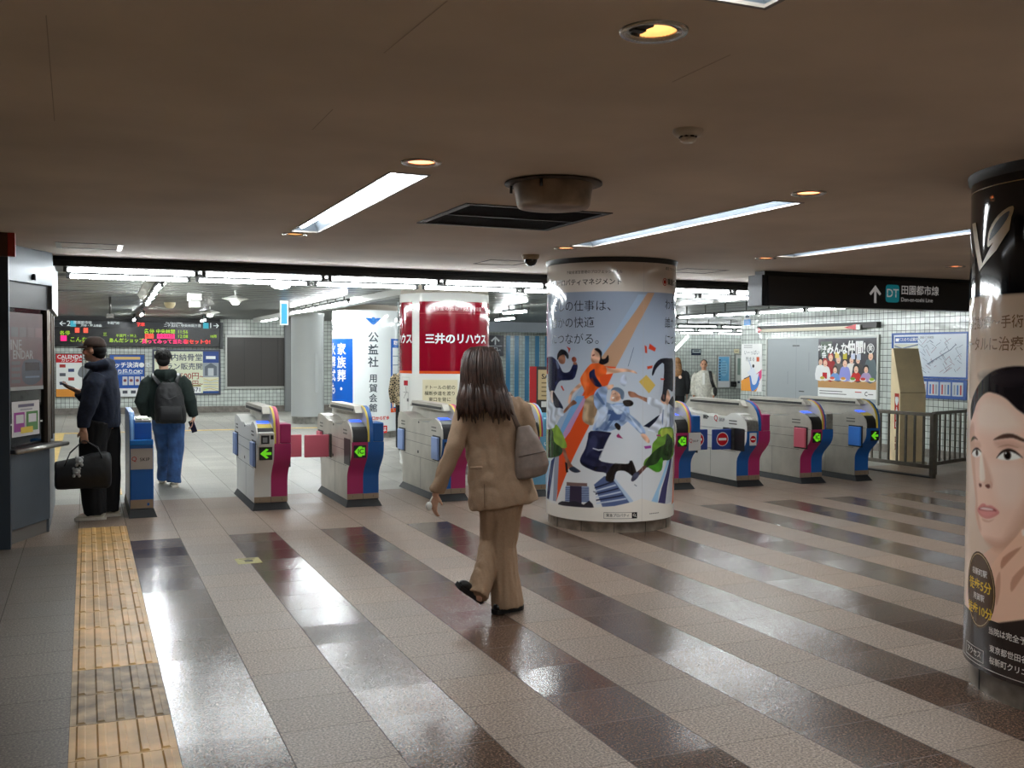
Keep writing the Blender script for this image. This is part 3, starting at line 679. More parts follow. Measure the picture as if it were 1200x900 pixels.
Z(za, [(425, 70), (455, 60), (490, 95), (488, 150), (520, 150), (545, 120), (548, 180), (500, 205), (465, 190), (475, 150), (465, 105)], (30, 26, 30))
Z(za, [(405, 120), (425, 112), (428, 122), (408, 132)], (120, 70, 60), 0)
# man in the pale blue shirt, leaping
Z(za, [(540, 385), (590, 380), (585, 410), (550, 425), (520, 420), (515, 395)], SKIN)
Z(za, [(500, 395), (540, 415), (530, 490), (545, 560), (620, 540), (720, 560), (720, 700), (560, 790), (420, 785), (415, 750), (470, 640), (425, 560), (420, 470), (450, 420)], (140, 162, 196))
Z(zb, [(20, 540), (130, 590), (210, 640), (300, 720), (350, 800), (310, 815), (230, 740), (160, 690), (60, 720), (0, 790), (0, 560)], (142, 164, 198))
for pts in ([(430, 780), (560, 600), (575, 600), (450, 780)], [(500, 785), (640, 600), (655, 605), (530, 785)], [(430, 470), (500, 560), (520, 555), (450, 440)], [(590, 570), (700, 560), (640, 600), (600, 600)]): Z(za, pts, (88, 112, 152), 0)
for pts in ([(150, 640), (250, 700), (300, 760), (240, 700)], [(60, 600), (140, 650), (120, 690), (20, 700)], [(20, 600), (90, 620), (80, 640), (10, 640)]): Z(zb, pts, (70, 92, 136), 0)
Z(zb, [(305, 820), (345, 815), (385, 870), (375, 895), (340, 870)], SKIN)
Z(zb, [(45, 470), (60, 430), (110, 425), (135, 460), (128, 510), (95, 530), (40, 520)], SKIN)
Z(zb, [(45, 440), (60, 410), (110, 405), (155, 435), (162, 480), (150, 510), (130, 500), (120, 460), (70, 428)], (110, 128, 152))
Z(zb, [(150, 525), (210, 515), (242, 540), (225, 568), (170, 570)], (34, 30, 30)); Z(zb, [(75, 735), (95, 715), (130, 745), (120, 780), (95, 770)], (34, 30, 30))
Z(zb, [(60, 460), (85, 455), (85, 465), (60, 472)], (90, 56, 50), 0); Z(zb, [(52, 490), (75, 488), (70, 502), (55, 505)], (240, 232, 226), 0)
Z(zc, [(392, 38), (560, 50), (560, 75), (535, 120), (500, 200), (465, 290), (560, 320), (640, 325), (720, 330), (740, 300), (790, 425), (770, 445), (690, 385), (620, 395), (590, 480), (530, 475), (525, 410), (440, 395), (375, 370), (310, 330), (300, 280), (345, 190), (365, 110)], (38, 40, 66))
Z(zc, [(640, 325), (720, 325), (740, 300), (762, 310), (800, 425), (780, 445), (690, 390), (610, 400), (592, 480), (528, 475), (530, 420), (590, 330)], (30, 26, 26))
Z(zc, [(300, 290), (330, 320), (430, 350), (520, 345), (520, 400), (380, 370), (310, 330)], (26, 28, 48))
# woman in the green skirt (right) and her repeat at the left seam
def green(f, dx):
    g = lambda x, y: f(x + dx, y)
    Z(g, [(195, 440), (250, 448), (290, 475), (375, 505), (360, 535), (280, 495), (215, 490)], SKD)
    Z(g, [(370, 490), (430, 505), (480, 520), (540, 530), (600, 560), (600, 740), (570, 760), (490, 760), (470, 640), (460, 600), (370, 550)], (196, 204, 216))
    Z(g, [(470, 640), (500, 660), (470, 800), (400, 790), (370, 765)], (204, 210, 222)); Z(g, [(330, 745), (440, 665), (475, 645), (440, 700), (380, 760)], DNAVY, 0)
    Z(g, [(480, 520), (505, 440), (540, 420), (565, 480), (555, 540), (530, 560)], SKIN); Z(g, [(405, 285), (425, 210), (480, 155), (560, 150), (590, 180), (590, 430), (545, 420), (530, 480), (520, 530), (485, 510), (500, 430), (510, 200), (450, 230), (415, 298)], (34, 32, 46))
    Z(g, [(550, 540), (590, 480), (600, 600), (570, 560)], (34, 32, 46)); Z(g, [(500, 600), (515, 600), (500, 740), (490, 700)], (120, 136, 166), 0)
    h = lambda x, y: g(x, y + 750)
    Z(h, [(480, 15), (590, 20), (600, 200), (560, 290), (505, 300), (490, 380), (440, 400), (360, 350), (330, 345), (345, 290), (400, 240), (410, 150), (450, 100)], (104, 148, 52))
    Z(h, [(540, 60), (590, 150), (560, 285), (500, 295), (380, 355), (335, 345), (400, 240), (470, 180), (520, 150)], (44, 66, 36)); Z(h, [(485, 270), (500, 300), (490, 375), (445, 395), (370, 350), (440, 330)], (72, 142, 40)); Z(h, [(490, 20), (585, 25), (580, 100), (540, 60), (490, 90)], (172, 190, 72))
    Z(h, [(330, 345), (360, 352), (290, 430), (245, 478), (222, 472), (240, 425), (300, 375)], (96, 66, 62)); Z(h, [(250, 410), (290, 400), (285, 440), (245, 478), (222, 470)], (70, 72, 92))
green(zb, 0)
Z(zc, [(140, 190), (165, 190), (190, 270), (235, 345), (290, 380), (300, 398), (240, 400), (200, 370), (170, 300)], SKD); Z(zc, [(235, 350), (262, 362), (300, 395), (250, 404), (200, 372)], (58, 66, 84)); Z(zc, [(165, 310), (185, 320), (195, 400), (175, 404)], (40, 34, 36), 0)
Z(zc, [(0, 20), (70, -20), (115, 10), (165, 110), (180, 185), (120, 190), (100, 255), (20, 270), (0, 250)], (134, 168, 66)); Z(zc, [(20, 20), (60, 40), (70, 130), (140, 190), (120, 255), (20, 272), (5, 200)], (48, 72, 40))
Z(za, [(0, 520), (40, 540), (75, 580), (140, 590), (155, 650), (110, 660), (85, 650), (70, 760), (0, 750)], (190, 200, 212)); Z(za, [(155, 610), (210, 545), (240, 515), (270, 545), (215, 575), (165, 630)], SKD)
# paper scraps
for f, pts, c in ((zb, [(340, 35), (360, 45), (362, 105), (345, 100)], (200, 70, 48)), (zb, [(375, 65), (385, 20), (440, 60), (430, 90)], (206, 66, 44)), (zb, [(362, 220), (410, 212), (408, 235), (365, 245)], (200, 74, 50)), (zb, [(480, 325), (515, 328), (512, 340), (482, 338)], (200, 74, 50)),
                  (zb, [(290, 355), (355, 295), (435, 385), (378, 458)], (206, 176, 92)), (zb, [(92, 830), (110, 810), (150, 855), (100, 845)], (150, 50, 100)), (zb, [(445, 820), (480, 820), (478, 835), (445, 832)], (160, 60, 110)), (za, [(180, 45), (215, 62), (200, 105), (195, 70)], (176, 60, 44)), (za, [(128, 395), (140, 390), (160, 430), (150, 435)], (190, 60, 48)),
                  (zd, [(335, 172), (395, 165), (398, 188), (345, 195)], (150, 60, 140)), (zc, [(415, 565), (455, 582), (455, 590), (415, 574)], (90, 96, 110)), (zd, [(250, 505), (272, 520), (270, 526), (250, 512)], (90, 96, 110))): Z(f, pts, c, 0)
A.line([U1(*zb(245, 55)), U1(*zb(195, 220))], .004, ink((70, 80, 110))); Z(zb, [(130, 320), (165, 290), (185, 350), (165, 395), (125, 370)], (176, 186, 204))
# cream foot of the poster
Z(px, [(641, 586), (660, 592.5), (692, 595), (720, 593), (745, 587), (752, 584), (764, 588), (789, 592), (786, 614), (760, 622), (714, 625), (660, 618), (642, 606)], (228, 222, 212), 0)
# shading within the printed figures
def SH(f, pts, m, soft=.02, alpha=.6, smooth=3): Z(f, pts, m, smooth, soft, 0, alpha)
SH(za, [(60, 230), (100, 250), (90, 340), (50, 400), (40, 300)], (22, 24, 46)); SH(za, [(150, 290), (205, 280), (235, 240), (230, 320), (150, 340)], (22, 24, 46)); SH(za, [(85, 165), (105, 180), (115, 230), (100, 240)], (120, 136, 166), .008, .7)
SH(za, [(320, 300), (350, 270), (360, 360), (345, 440), (330, 400)], (250, 140, 80)); SH(za, [(400, 320), (430, 400), (400, 450), (360, 480), (370, 420)], (180, 66, 24)); SH(za, [(330, 600), (350, 640), (345, 700), (325, 690)], (200, 178, 150)); SH(za, [(380, 560), (420, 600), (400, 720), (370, 700)], (128, 106, 82))
SH(za, [(395, 150), (410, 160), (430, 185), (405, 188)], (160, 110, 90), .012); SH(za, [(400, 90), (420, 84), (425, 110), (402, 112)], (236, 196, 172), .014)
SH(zb, [(55, 440), (75, 435), (80, 470), (55, 470)], (238, 200, 178), .012); SH(zb, [(90, 490), (125, 480), (118, 515), (92, 520)], (150, 106, 86), .012)
for pts in ([(460, 600), (540, 580), (520, 700), (440, 760)], [(600, 560), (690, 570), (660, 640), (600, 620)]): SH(za, pts, (214, 228, 244), .016, .7)
for pts in ([(470, 760), (520, 700), (560, 760), (500, 782)], [(640, 600), (700, 640), (690, 700), (640, 700)]): SH(za, pts, (76, 98, 140), .014, .6)
for pts in ([(200, 650), (240, 690), (300, 760), (320, 800), (290, 790)], [(40, 560), (90, 590), (150, 620), (100, 640)]): SH(zb, pts, (218, 230, 246), .012, .7)
SH(zc, [(400, 80), (450, 100), (440, 180), (390, 220), (350, 260), (360, 190)], (66, 70, 104), .02); SH(zc, [(480, 100), (540, 90), (520, 150), (490, 220), (470, 270)], (20, 22, 42), .02); Z(zc, [(410, 185), (460, 200), (505, 195), (510, 205), (460, 212), (410, 195)], (190, 196, 210), 0, .004)
SH(zb, [(510, 560), (540, 570), (530, 720), (505, 740)], (226, 232, 240), .012, .7); SH(zb, [(560, 600), (590, 590), (590, 740), (565, 745)], (110, 122, 150), .014, .6); SH(zb, [(500, 470), (515, 470), (515, 510), (500, 505)], (150, 104, 84), .008, .7)
po = PT.build('poster_picture', FILM); po.parent = col1; po.location = (-C1[0], -C1[1], 0)
KD = ink((40, 38, 42))
ps = .104; s0 = U1(667, 358)[0] - .5 * ps
def vis(body, s, z, size, m, bold=0):
    for i, ch in enumerate(body): A.text(ch, s + (i + .5) * size, z, size, m, bold); A.k -= 1
    A.k += 1
vis('わたしの仕事は、', s0 - 3 * ps, U1(700, 359)[1], ps, KD, -.004); vis('誰かの快適', s0 - 2 * ps, U1(700, 378.6)[1], ps, KD, -.004); vis('につながる。', s0 - 2 * ps, U1(700, 398)[1], ps, KD, -.004)
sA, sB = U1(646, 330)[0], U1(729.5, 329)[0]; q = (sB - sA) / 13
vis('東急プロパティマネジメント', sA, U1(700, 330.5)[1], q, KD, .012)
vis('不動産運営管理のプロフェッショナル', U1(664, 318)[0], U1(700, 318.5)[1], (sB - U1(664, 318)[0]) / 17, KD)
zl = U1(779, 330.5); A.disc(zl[0], zl[1], .034, ink((170, 44, 36)), .034); A.disc(zl[0], zl[1], .026, ink((214, 206, 196))); A.disc(zl[0], zl[1], .019, ink((170, 44, 36))); vis('東急プロパティ', zl[0] + .045, zl[1], q, KD, .012); vis('東急プロパティ', zl[0] + .01, zl[1] + .12, q * .5, KD)
zl = U1(644.5, 332); A.disc(zl[0], zl[1], .034, ink((170, 44, 36))); 
s1 = U1(779, 358)[0]; vis('わたしの仕事は、', s1, U1(782, 358)[1], ps, KD, -.004); vis('誰かの快適', s1, U1(783, 379)[1], ps, KD, -.004); vis('につながる。', s1, U1(783, 399)[1], ps, KD, -.004)
b0, b1 = U1(707.5, 604), U1(746.5, 604); A.frame(b0[0], b0[1] - .028, b1[0], b0[1] + .028, .003, KD); A.rect(b1[0] - .05, b0[1] - .028, b1[0], b0[1] + .028, KD)
A.disc(b1[0] - .027, b0[1] + .004, .012, ink((228, 222, 212))); A.disc(b1[0] - .027, b0[1] + .004, .008, KD); A.line([(b1[0] - .02, b0[1] - .004), (b1[0] - .011, b0[1] - .014)], .004, ink((228, 222, 212)))
vis('東急プロパティ', b0[0] + .02, b0[1], .03, KD, .01)
sm = U1(752, 600)[0]; A.rect(sm - .001, .1, sm + .001, CZ - .05, ink((176, 172, 168)))
for k in range(7): A.rect(U1(761, 602)[0] + k * .017, U1(761, 602)[1] - .004, U1(761, 602)[0] + k * .017 + .012, U1(761, 602)[1] + .004, ink((120, 116, 112))); A.k -= 1
kid_art(A, col1, C1)

# ------------------------------------------------------------------ the clinic column at the right edge
C2 = (4.40, 3.27); R2 = .60; U2 = cyl_uv(C2, R2)
z_black = U2(1165, 347)[1]; z_foot = U2(1185, 730)[1]
wrap2 = grad_mat('clinic_wrap', [(0, (40, 31, 29)), (z_foot - .002, (44, 34, 31)), (z_foot + .002, (222, 192, 168)), (1.2, (230, 210, 192)), (z_black - .002, (214, 190, 166)), (z_black + .002, (15, 14, 17)), (2.44, (15, 14, 17))], FILM)
col2 = column('poster_column', C2, R2, 'column with a large face and a black gold-lettered top, at the right edge', wrap2, .115, CZ - .045, mat('plinth_steel', (146, 136, 124), .38, .6, .2, 9))
A = Art(cyl_map(C2, R2), cut=.03, base=.0012)
PF = Paint(cyl_map(C2, R2), -1.5, .4, z_foot - .02, 1.75, .0045, [(0, (44, 34, 31)), (z_foot - .004, (44, 34, 31)), (z_foot + .004, (222, 192, 168)), (1.2, (230, 210, 192)), (z_black, (214, 190, 166))])
f5 = lambda x, y: (1110 + x / 3, 400 + y / 3)
def F(pts, c, smooth=3, soft=.007, alpha=1.0): PF.layer([U2(*f5(*p)) for p in pts], tuple(min(252, v * 1.09) for v in c) if sum(c) > 330 else c, soft, smooth, 0, alpha)
def FD(x, y, r, c, soft=.006): q = U2(*f5(x, y)); PF.layer([(q[0] + r * math.cos(a * PI / 8), q[1] + r * math.sin(a * PI / 8)) for a in range(16)], c, soft, 0)
GOLD = ink((176, 146, 92), .3); GBR = ink((124, 92, 62))
F([(90, 800), (60, 1000), (420, 1000), (430, 740), (330, 640), (200, 700)], (218, 178, 154), 3)
F([(86, 270), (80, 320), (83, 400), (88, 450), (95, 505), (101, 560), (98, 600), (112, 660), (135, 700), (172, 716), (215, 702), (275, 660), (340, 600), (385, 480), (375, 350), (285, 262), (205, 185), (140, 168), (104, 205)], (226, 190, 170), 4)
F([(290, 370), (375, 350), (390, 480), (345, 610), (275, 668), (205, 712), (240, 640), (290, 540)], (190, 146, 124), 4, .07, .8)
F([(150, 430), (260, 440), (250, 560), (190, 570), (160, 500)], (236, 206, 190), 4, .06, .7); F([(120, 210), (200, 215), (260, 300), (180, 320), (110, 300)], (240, 214, 198), 4, .06, .7)
F([(130, 690), (200, 700), (260, 660), (240, 720), (170, 735)], (196, 150, 128), 3, .03, .8)
F([(165, 352), (230, 350), (270, 372), (240, 380), (190, 380)], (196, 150, 132), 3, .025, .6); F([(86, 356), (112, 352), (118, 376), (90, 376)], (190, 146, 126), 3, .02, .6)
F([(86, 290), (96, 300), (98, 420), (104, 520), (110, 600), (120, 660), (112, 660), (99, 600), (101, 560), (94, 500), (84, 400), (80, 320)], (200, 158, 138), 3, .02, .8)
F([(126, 400), (142, 430), (160, 490), (150, 506), (128, 500), (122, 460)], (204, 162, 140), 3, .022, .7); F([(116, 400), (124, 400), (134, 480), (124, 492), (114, 480)], (246, 222, 208), 3, .014, .7)
F([(84, 276), (84, 225), (104, 165), (145, 115), (200, 92), (270, 88), (350, 100), (440, 150), (520, 270), (540, 470), (470, 560), (400, 430), (340, 335), (285, 268), (245, 238), (205, 200), (165, 182), (135, 182), (106, 214), (94, 250)], (32, 27, 30), 4)
F([(84, 352), (88, 338), (98, 334), (108, 346), (97, 343)], (96, 72, 62)); F([(163, 346), (196, 327), (232, 326), (272, 344), (300, 352), (268, 353), (232, 340), (196, 342)], (92, 68, 58))
F([(88, 395), (95, 380), (108, 378), (120, 392), (112, 405), (96, 406)], (236, 228, 222)); FD(105, 392, .014, (34, 24, 22)); F([(86, 395), (94, 378), (108, 374), (121, 390), (108, 381), (95, 384)], (48, 34, 32))
F([(176, 410), (192, 390), (215, 382), (240, 390), (260, 408), (238, 416), (205, 418)], (238, 230, 224)); FD(212, 400, .021, (58, 38, 30)); FD(212, 401, .013, (20, 14, 14)); FD(206, 393, .0045, (240, 240, 240), .004)
F([(173, 411), (190, 387), (215, 377), (242, 386), (266, 410), (240, 394), (214, 386), (192, 394)], (44, 32, 30)); F([(180, 372), (214, 362), (250, 374), (214, 367)], (176, 134, 114))
F([(112, 500), (121, 502), (121, 511), (114, 511)], (120, 66, 54)); F([(134, 506), (146, 502), (153, 510), (146, 517), (138, 513)], (112, 60, 50)); F([(150, 492), (160, 500), (158, 516), (152, 516)], (206, 162, 142))
F([(106, 592), (118, 574), (130, 570), (140, 577), (158, 578), (184, 600), (168, 616), (142, 624), (118, 614)], (204, 132, 126)); F([(112, 588), (130, 582), (160, 588), (172, 597), (140, 597), (118, 594)], (132, 62, 62)); F([(116, 588), (130, 584), (156, 589), (160, 594), (136, 593)], (240, 232, 226))
F([(122, 622), (146, 630), (166, 624), (150, 636), (130, 634)], (206, 162, 142))
# the hand at her chin
F([(150, 800), (190, 745), (240, 690), (262, 662), (282, 660), (292, 680), (270, 730), (300, 700), (340, 720), (380, 800), (420, 1010), (160, 1010), (140, 900)], (224, 182, 156), 4)
F([(262, 664), (276, 662), (280, 676), (266, 684)], (244, 214, 202)); F([(196, 760), (262, 722), (215, 775), (190, 800)], (186, 134, 110)); F([(230, 830), (300, 770), (250, 850), (225, 880)], (192, 142, 118)); F([(170, 850), (186, 810), (186, 880), (172, 930)], (198, 150, 126))
F([(110, 120), (200, 104), (300, 106), (260, 150), (160, 160)], (62, 54, 58), 3, .04, .5); F([(116, 586), (160, 590), (168, 606), (140, 616), (120, 606)], (222, 150, 144), 3, .012, .5)
F([(30, 1080), (30, 986), (160, 992), (300, 975), (450, 985), (450, 1080)], (44, 34, 31), 0)
po = PF.build('poster_picture', FILM); po.parent = col2; po.location = (-C2[0], -C2[1], 0)
A.rect(-1.6, .116, 1.0, z_foot - .018, ink((44, 34, 31)))
# oval with the walking times
o0, ol, ot = U2(1147, 691), U2(1130.5, 691)[0], U2(1147, 646)[1]
rx, ry = U2(1167, 691)[0] - o0[0], ot - o0[1]
A.disc(o0[0], o0[1], rx, ink((82, 58, 36)), ry); 
A.poly([(o0[0] + rx * .93 * math.cos(2 * PI * i / 40), o0[1] + ry * .95 * math.sin(2 * PI * i / 40)) for i in range(40)], GOLD); A.disc(o0[0], o0[1], rx * .91, ink((82, 58, 36)), ry * .93)
YE = ink((226, 186, 40))
for ty, tx, sz, m in ((.45, '桜新町駅', .034, ink((214, 206, 196))), (.1, '徒歩5分', .058, YE), (-.2, '用賀駅', .034, ink((214, 206, 196))), (-.55, '徒歩10分', .056, YE)): A.text(tx, o0[0], o0[1] + ty * ry, sz, m, .015)
WB = ink((222, 214, 206)); k = U2(1160, 739)
A.text('当院は完全予約制です', k[0] - .01, U2(1165, 741)[1], .036, WB, .01, 'LEFT'); A.text('東京都世田谷区桜新町', k[0], U2(1165, 762)[1], .036, WB, .01, 'LEFT'); A.text('桜新町クリニックビル', k[0], U2(1165, 776)[1], .036, WB, .01, 'LEFT')
g0 = U2(1133, 757); g1 = U2(1153, 757); A.frame(g0[0], g0[1] - .03, g1[0], g0[1] + .03, .003, WB); A.text('アクセス', (g0[0] + g1[0]) / 2, g0[1], (g1[0] - g0[0]) / 5, WB, .01)
A.rect(-1.6, .135, 1.0, .138, WB)
# gold lettering and leaf emblem on the black top
pt = (U2(1192.7, 378)[0] - U2(1179, 378)[0]); s7 = U2(1179, 378)[0]
for i, ch in enumerate('保険診療〜手術まで'): A.text(ch, s7 + (i - 5) * pt, U2(1179, 378)[1], pt * .98, GBR, .01)
p2_ = (U2(1192, 403)[0] - U2(1177, 403)[0]); s8 = U2(1177, 403)[0]
for i, ch in enumerate('トータルに治療が可能'): A.text(ch, s8 + (i - 5) * p2_, U2(1177, 404)[1], p2_ * .98, GBR, .01)
f3 = lambda x, y: (1080 + x / 2.9, 190 + y / 2.9)
def G(pts, c, smooth=3): A.poly([U2(*f3(*p)) for p in pts], c, smooth)
G([(174, 210), (186, 205), (208, 345), (290, 200), (312, 150), (300, 230), (255, 300), (198, 372)], GOLD, 0)
G([(225, 285), (232, 230), (262, 180), (312, 148), (305, 190), (270, 240), (238, 280)], GOLD, 3); G([(231, 268), (240, 232), (266, 190), (300, 165), (290, 196), (258, 240)], ink((15, 14, 17)), 3)
zz = U2(1142, 226)[1]; A.rect(-1.6, zz - .002, 1.0, zz + .002, GOLD)
kid_art(A, col2, C2)
# ------------------------------------------------------------------ the white column beyond the gates
d = ray(428, 514); d = Vector((d.x, d.y)).normalized(); f = hit_z(428, 514)
R3c = .63; C3 = (f.x + d.x * R3c, f.y + d.y * R3c); U3 = cyl_uv(C3, R3c)
WH = mat('white_film', (226, 232, 232), FILM)
col3 = column('poster_column', C3, R3c, 'white advert column with vertical black lettering and blue panels, beyond the gates', WH, .12, 2.40, ring=False, top=CF)
A = Art(cyl_map(C3, R3c), cut=.03, base=.0015, step=.0002)
BL = ink((24, 92, 186)); GR = ink((74, 82, 90)); WI = ink((230, 236, 238))
a0, a1 = U3(390, 397), U3(413.5, 476); A.rect(a0[0] - .2, a1[1] - .06, a1[0], a0[1], BL)
a0, a1 = U3(458, 397), U3(467, 476); A.rect(a0[0], a1[1] - .05, a0[0] + .6, a0[1], BL); A.rect(a0[0] + .05, a1[1], a0[0] + .5, a0[1] - .17, WI); A.rect(a0[0], a1[1] - .1, a0[0] + .6, a1[1] - .02, ink((226, 90, 50)))
A.text('家族葬', a0[0] + .22, a0[1] - .08, .09, WI, .02)
for k in range(4): A.rect(a0[0] + .06, a0[1] - .32 - k * .17, a0[0] + .4, a0[1] - .335 - k * .17, ink((120, 140, 160)))
h = U3(400, 404); A.text('家族葬・', h[0], U3(400, 410)[1], .235, WI, .018, vertical=True, pitch=1.06)
h = U3(391.5, 412); A.text('火葬式も', h[0] - .04, U3(391, 410)[1], .235, WI, .018, vertical=True, pitch=1.06)
h = U3(399, 474); A.rect(h[0] - .3, h[1] - .035, h[0] + .15, h[1] + .04, ink((236, 190, 196))); A.text('0120-942-049', h[0] - .05, h[1], .07, ink((214, 60, 76)), .03)
A.rect(h[0] - .3, h[1] - .2, h[0] + .22, h[1] - .06, ink((226, 90, 50)))
h = U3(437.5, 397); A.text('公益社', h[0], U3(437, 396)[1], .205, GR, .02, vertical=True, pitch=1.13)
A.text('用賀会館', h[0], U3(437, 444)[1], .165, GR, .015, vertical=True, pitch=1.12)
e = U3(437.5, 377)
for sg in (-1, 1):
    for q_ in range(3): A.poly([(e[0], e[1] - .06 - .0 * q_), (e[0] + sg * (.05 + .035 * q_), e[1] - .03 + .035 * q_), (e[0] + sg * (.06 + .04 * q_), e[1] + .03 + .02 * q_), (e[0] + sg * .02, e[1] + .01 + .02 * q_)], ink((30, 104, 190)), 3)
A.disc(e[0], e[1] + .05, .035, ink((46, 128, 206)))
h = U3(391.5, 384); A.text('公益社', h[0] - .1, h[1], .13, GR, .02)
h = U3(440, 490.5); A.text('不動産口から徒歩', h[0] + .0, h[1], .075, ink((214, 70, 62)), .03)
h = U3(452, 503); A.rect(h[0] - .12, h[1] - .07, h[0] + .03, h[1] + .07, ink((206, 56, 48))); A.text('は', h[0] - .04, h[1], .1, WI, .02)
for k, c in enumerate(((110, 150, 210), (60, 170, 110), (110, 150, 210))): h = U3(464.5, 488 + k * 8); A.frame(h[0] - .05, h[1] - .045, h[0] + .12, h[1] + .045, .012, ink(c)); A.rect(h[0] - .01, h[1] - .02, h[0] + .05, h[1] + .02, ink(c))
kid_art(A, col3, C3)
# ------------------------------------------------------------------ the red column beyond the gates
C4 = (4.46, 12.95); R4 = .60; U4 = cyl_uv(C4, R4)
col4 = column('poster_column', C4, R4, 'white advert column with a large red panel, behind the woman and the gates', mat('cream_film', (222, 222, 216), FILM), .12, 2.37, ring=False, top=CF)
A = Art(cyl_map(C4, R4), cut=.03, base=.0015, step=.0002)
RD = ink((136, 12, 34), .08); DRD = ink((130, 12, 32), .1); OG = ink((214, 80, 28))
a0, a1 = U4(491.5, 355), U4(572.5, 434.5); A.rect(a0[0], a1[1], a1[0] + .25, U4(520, 353)[1], RD); A.rect(a0[0], a1[1] - .035, a1[0] + .25, a1[1], OG)
b1 = U4(483, 434); A.rect(b1[0] - .6, a1[1], b1[0], U4(520, 353)[1], RD); A.rect(b1[0] - .6, a1[1] - .035, b1[0], a1[1], OG)
zl = U4(520, 367)[1]; A.rect(a0[0], zl - .002, a1[0] + .2, zl + .002, ink((206, 90, 96)))
t0, t1 = U4(498, 398), U4(569, 398); q = (t1[0] - t0[0]) / 7
for i, ch in enumerate('三井のリハウス'): A.text(ch, t0[0] + (i + .5) * q, U4(533, 397.8)[1], q * 1.02, WI, .03)
for i, ch in enumerate('リハウス'): A.text(ch, b1[0] - .06 - (3 - i) * q, U4(533, 397.8)[1], q * 1.02, WI, .03)
for i, ch in enumerate('不動産の売却・購入・賃貸'): A.text(ch, U4(507, 362)[0] + i * .062, U4(530, 362)[1], .058, ink((226, 170, 172)), .01)
b0, b2 = U4(495.5, 445), U4(536, 482); A.rect(b0[0], b2[1] - .1, b2[0], U4(510, 445)[1], ink((214, 205, 172), .3))
for k, tx in enumerate(('ドトールの前の', '横断歩道を渡り', '東口を背に', '右へ直進')): A.text(tx, (b0[0] + b2[0]) / 2, U4(515, 454.3)[1] - k * .078, .058, ink((58, 54, 46)), .012)
h = U4(476, 449); A.rect(h[0] - .05, h[1] - .03, h[0] + .05, h[1] + .035, ink((164, 38, 48)))
A.line([(h[0], h[1] - .05), (h[0] + .02, h[1] - .12), (h[0] - .05, h[1] - .2)], .008, ink((110, 110, 108))); A.line([(h[0] - .06, h[1] - .12), (h[0] + .06, h[1] - .12), (h[0] + .055, h[1] - .35)], .006, ink((130, 130, 128))); A.rect(h[0] + .03, h[1] - .24, h[0] + .07, h[1] - .2, ink((120, 120, 118)))
A.frame(h[0] - .1, h[1] - .42, h[0] + .09, h[1] + .08, .004, ink((176, 176, 172)))
kid_art(A, col4, C4)
# grey pillar far left
f = hit_z(360, 497); MBp = MB().lathe([(.365, .16), (.365, 2.42), (.38, 2.44), (.38, CF)], n=64)
t = empty('round_pillar', (f.x + .08, f.y + .36, 0), 0, 'plain grey round pillar far left of the white advert column', 'column')
MBp.build('shaft', mat('pillar_grey', (190, 194, 194), .35, .15), t); MB().lathe([(.35, 0), (.35, .155), (.365, .16)], n=64).build('plinth', mat('pillar_plinth', (150, 148, 142), .4, .3, .2, 8), t)
MB().box((.1, -.366, .7), (.16, -.33, 1.6)).build('cover_plate', mat('pillar_grey', (190, 194, 194), .35, .15), t)

# ================================================================== SIGNS AND POSTERS
def flat(o, right, w, h, base=.003, step=.0008): return Art(plane_map(o, right, (0, 0, 1)), None, base, step)
def panel(name, o, right, w, h, th, m, label, cat, group=None, frame_m=None, fw=.03):
    """board hung on a wall: o = lower left corner of its front face's plane on the wall"""
    r = Vector(right); n = r.cross(Vector((0, 0, 1))); o = Vector(o)
    t = empty(name, o, 0, label, cat, group)
    def bx(x0, z0, x1, z1, d0, d1, mb): mb.add([r * a + Vector((0, 0, b)) + n * c for c in (d0, d1) for a, b in ((x0, z0), (x1, z0), (x1, z1), (x0, z1))], [(0, 3, 2, 1), (4, 5, 6, 7), (0, 1, 5, 4), (1, 2, 6, 5), (2, 3, 7, 6), (3, 0, 4, 7)])
    b = MB(); bx(0, 0, w, h, .001, th, b); b.build('board', m, t)
    if frame_m:
        f = MB()
        for q in ((-fw, -fw, w + fw, 0), (-fw, h, w + fw, h + fw), (-fw, 0, 0, h), (w, 0, w + fw, h)): bx(*q, .001, th + .012, f)
        f.build('frame', frame_m, t)
    A = Art(lambda x, y, l: r * x + Vector((0, 0, y)) + n * (th + l), None, .002, .0001)
    return t, A
def done(A, t, name='poster_print'): return A.build(name, t)
XR = (0, -1, 0)                                       # along the right wall, as seen from the hall
# direction sign hanging in the hall
t = empty('direction_sign', (6.33, 8.45, 0), 0, 'long black hanging sign pointing up to the train line, at the upper right', 'sign')
MB().box((.05, .0, 2.088), (2.95, .22, 2.392)).build('sign_box', mat('sign_black', (30, 27, 28), .3), t, .004)
MB().box((.02, .04, 2.39), (2.92, .2, CZ)).build('mount', M_BLACK, t)
for k in range(3): MB().box((-.045 + k * .033, -.006 - .004 * k, 2.083), (-.018 + k * .033, .226, 2.396)).build('end_fin', mat('fin_metal', (40, 42, 46), .4, .4), t, .003)
A = Art(plane_map((0, 0, 0), (1, 0, 0), (0, 0, 1)), None, .001, .0008); WS = glow('sign_white', (196, 194, 192), .14)
ax = 1.42; A.poly([(ax - .016, 2.145), (ax + .016, 2.145), (ax + .016, 2.27), (ax + .06, 2.226), (ax + .08, 2.246), (ax, 2.335), (ax - .08, 2.246), (ax - .06, 2.226), (ax - .016, 2.27)], WS)
TE = glow('sign_teal', (20, 128, 140), .14)
A.poly([(1.56 + .19 * (.5 + .5 * math.copysign(abs(math.cos(a)) ** .35, math.cos(a))), 2.157 + .19 * (.5 + .5 * math.copysign(abs(math.sin(a)) ** .35, math.sin(a)))) for a in [2 * PI * i / 40 for i in range(40)]], TE)
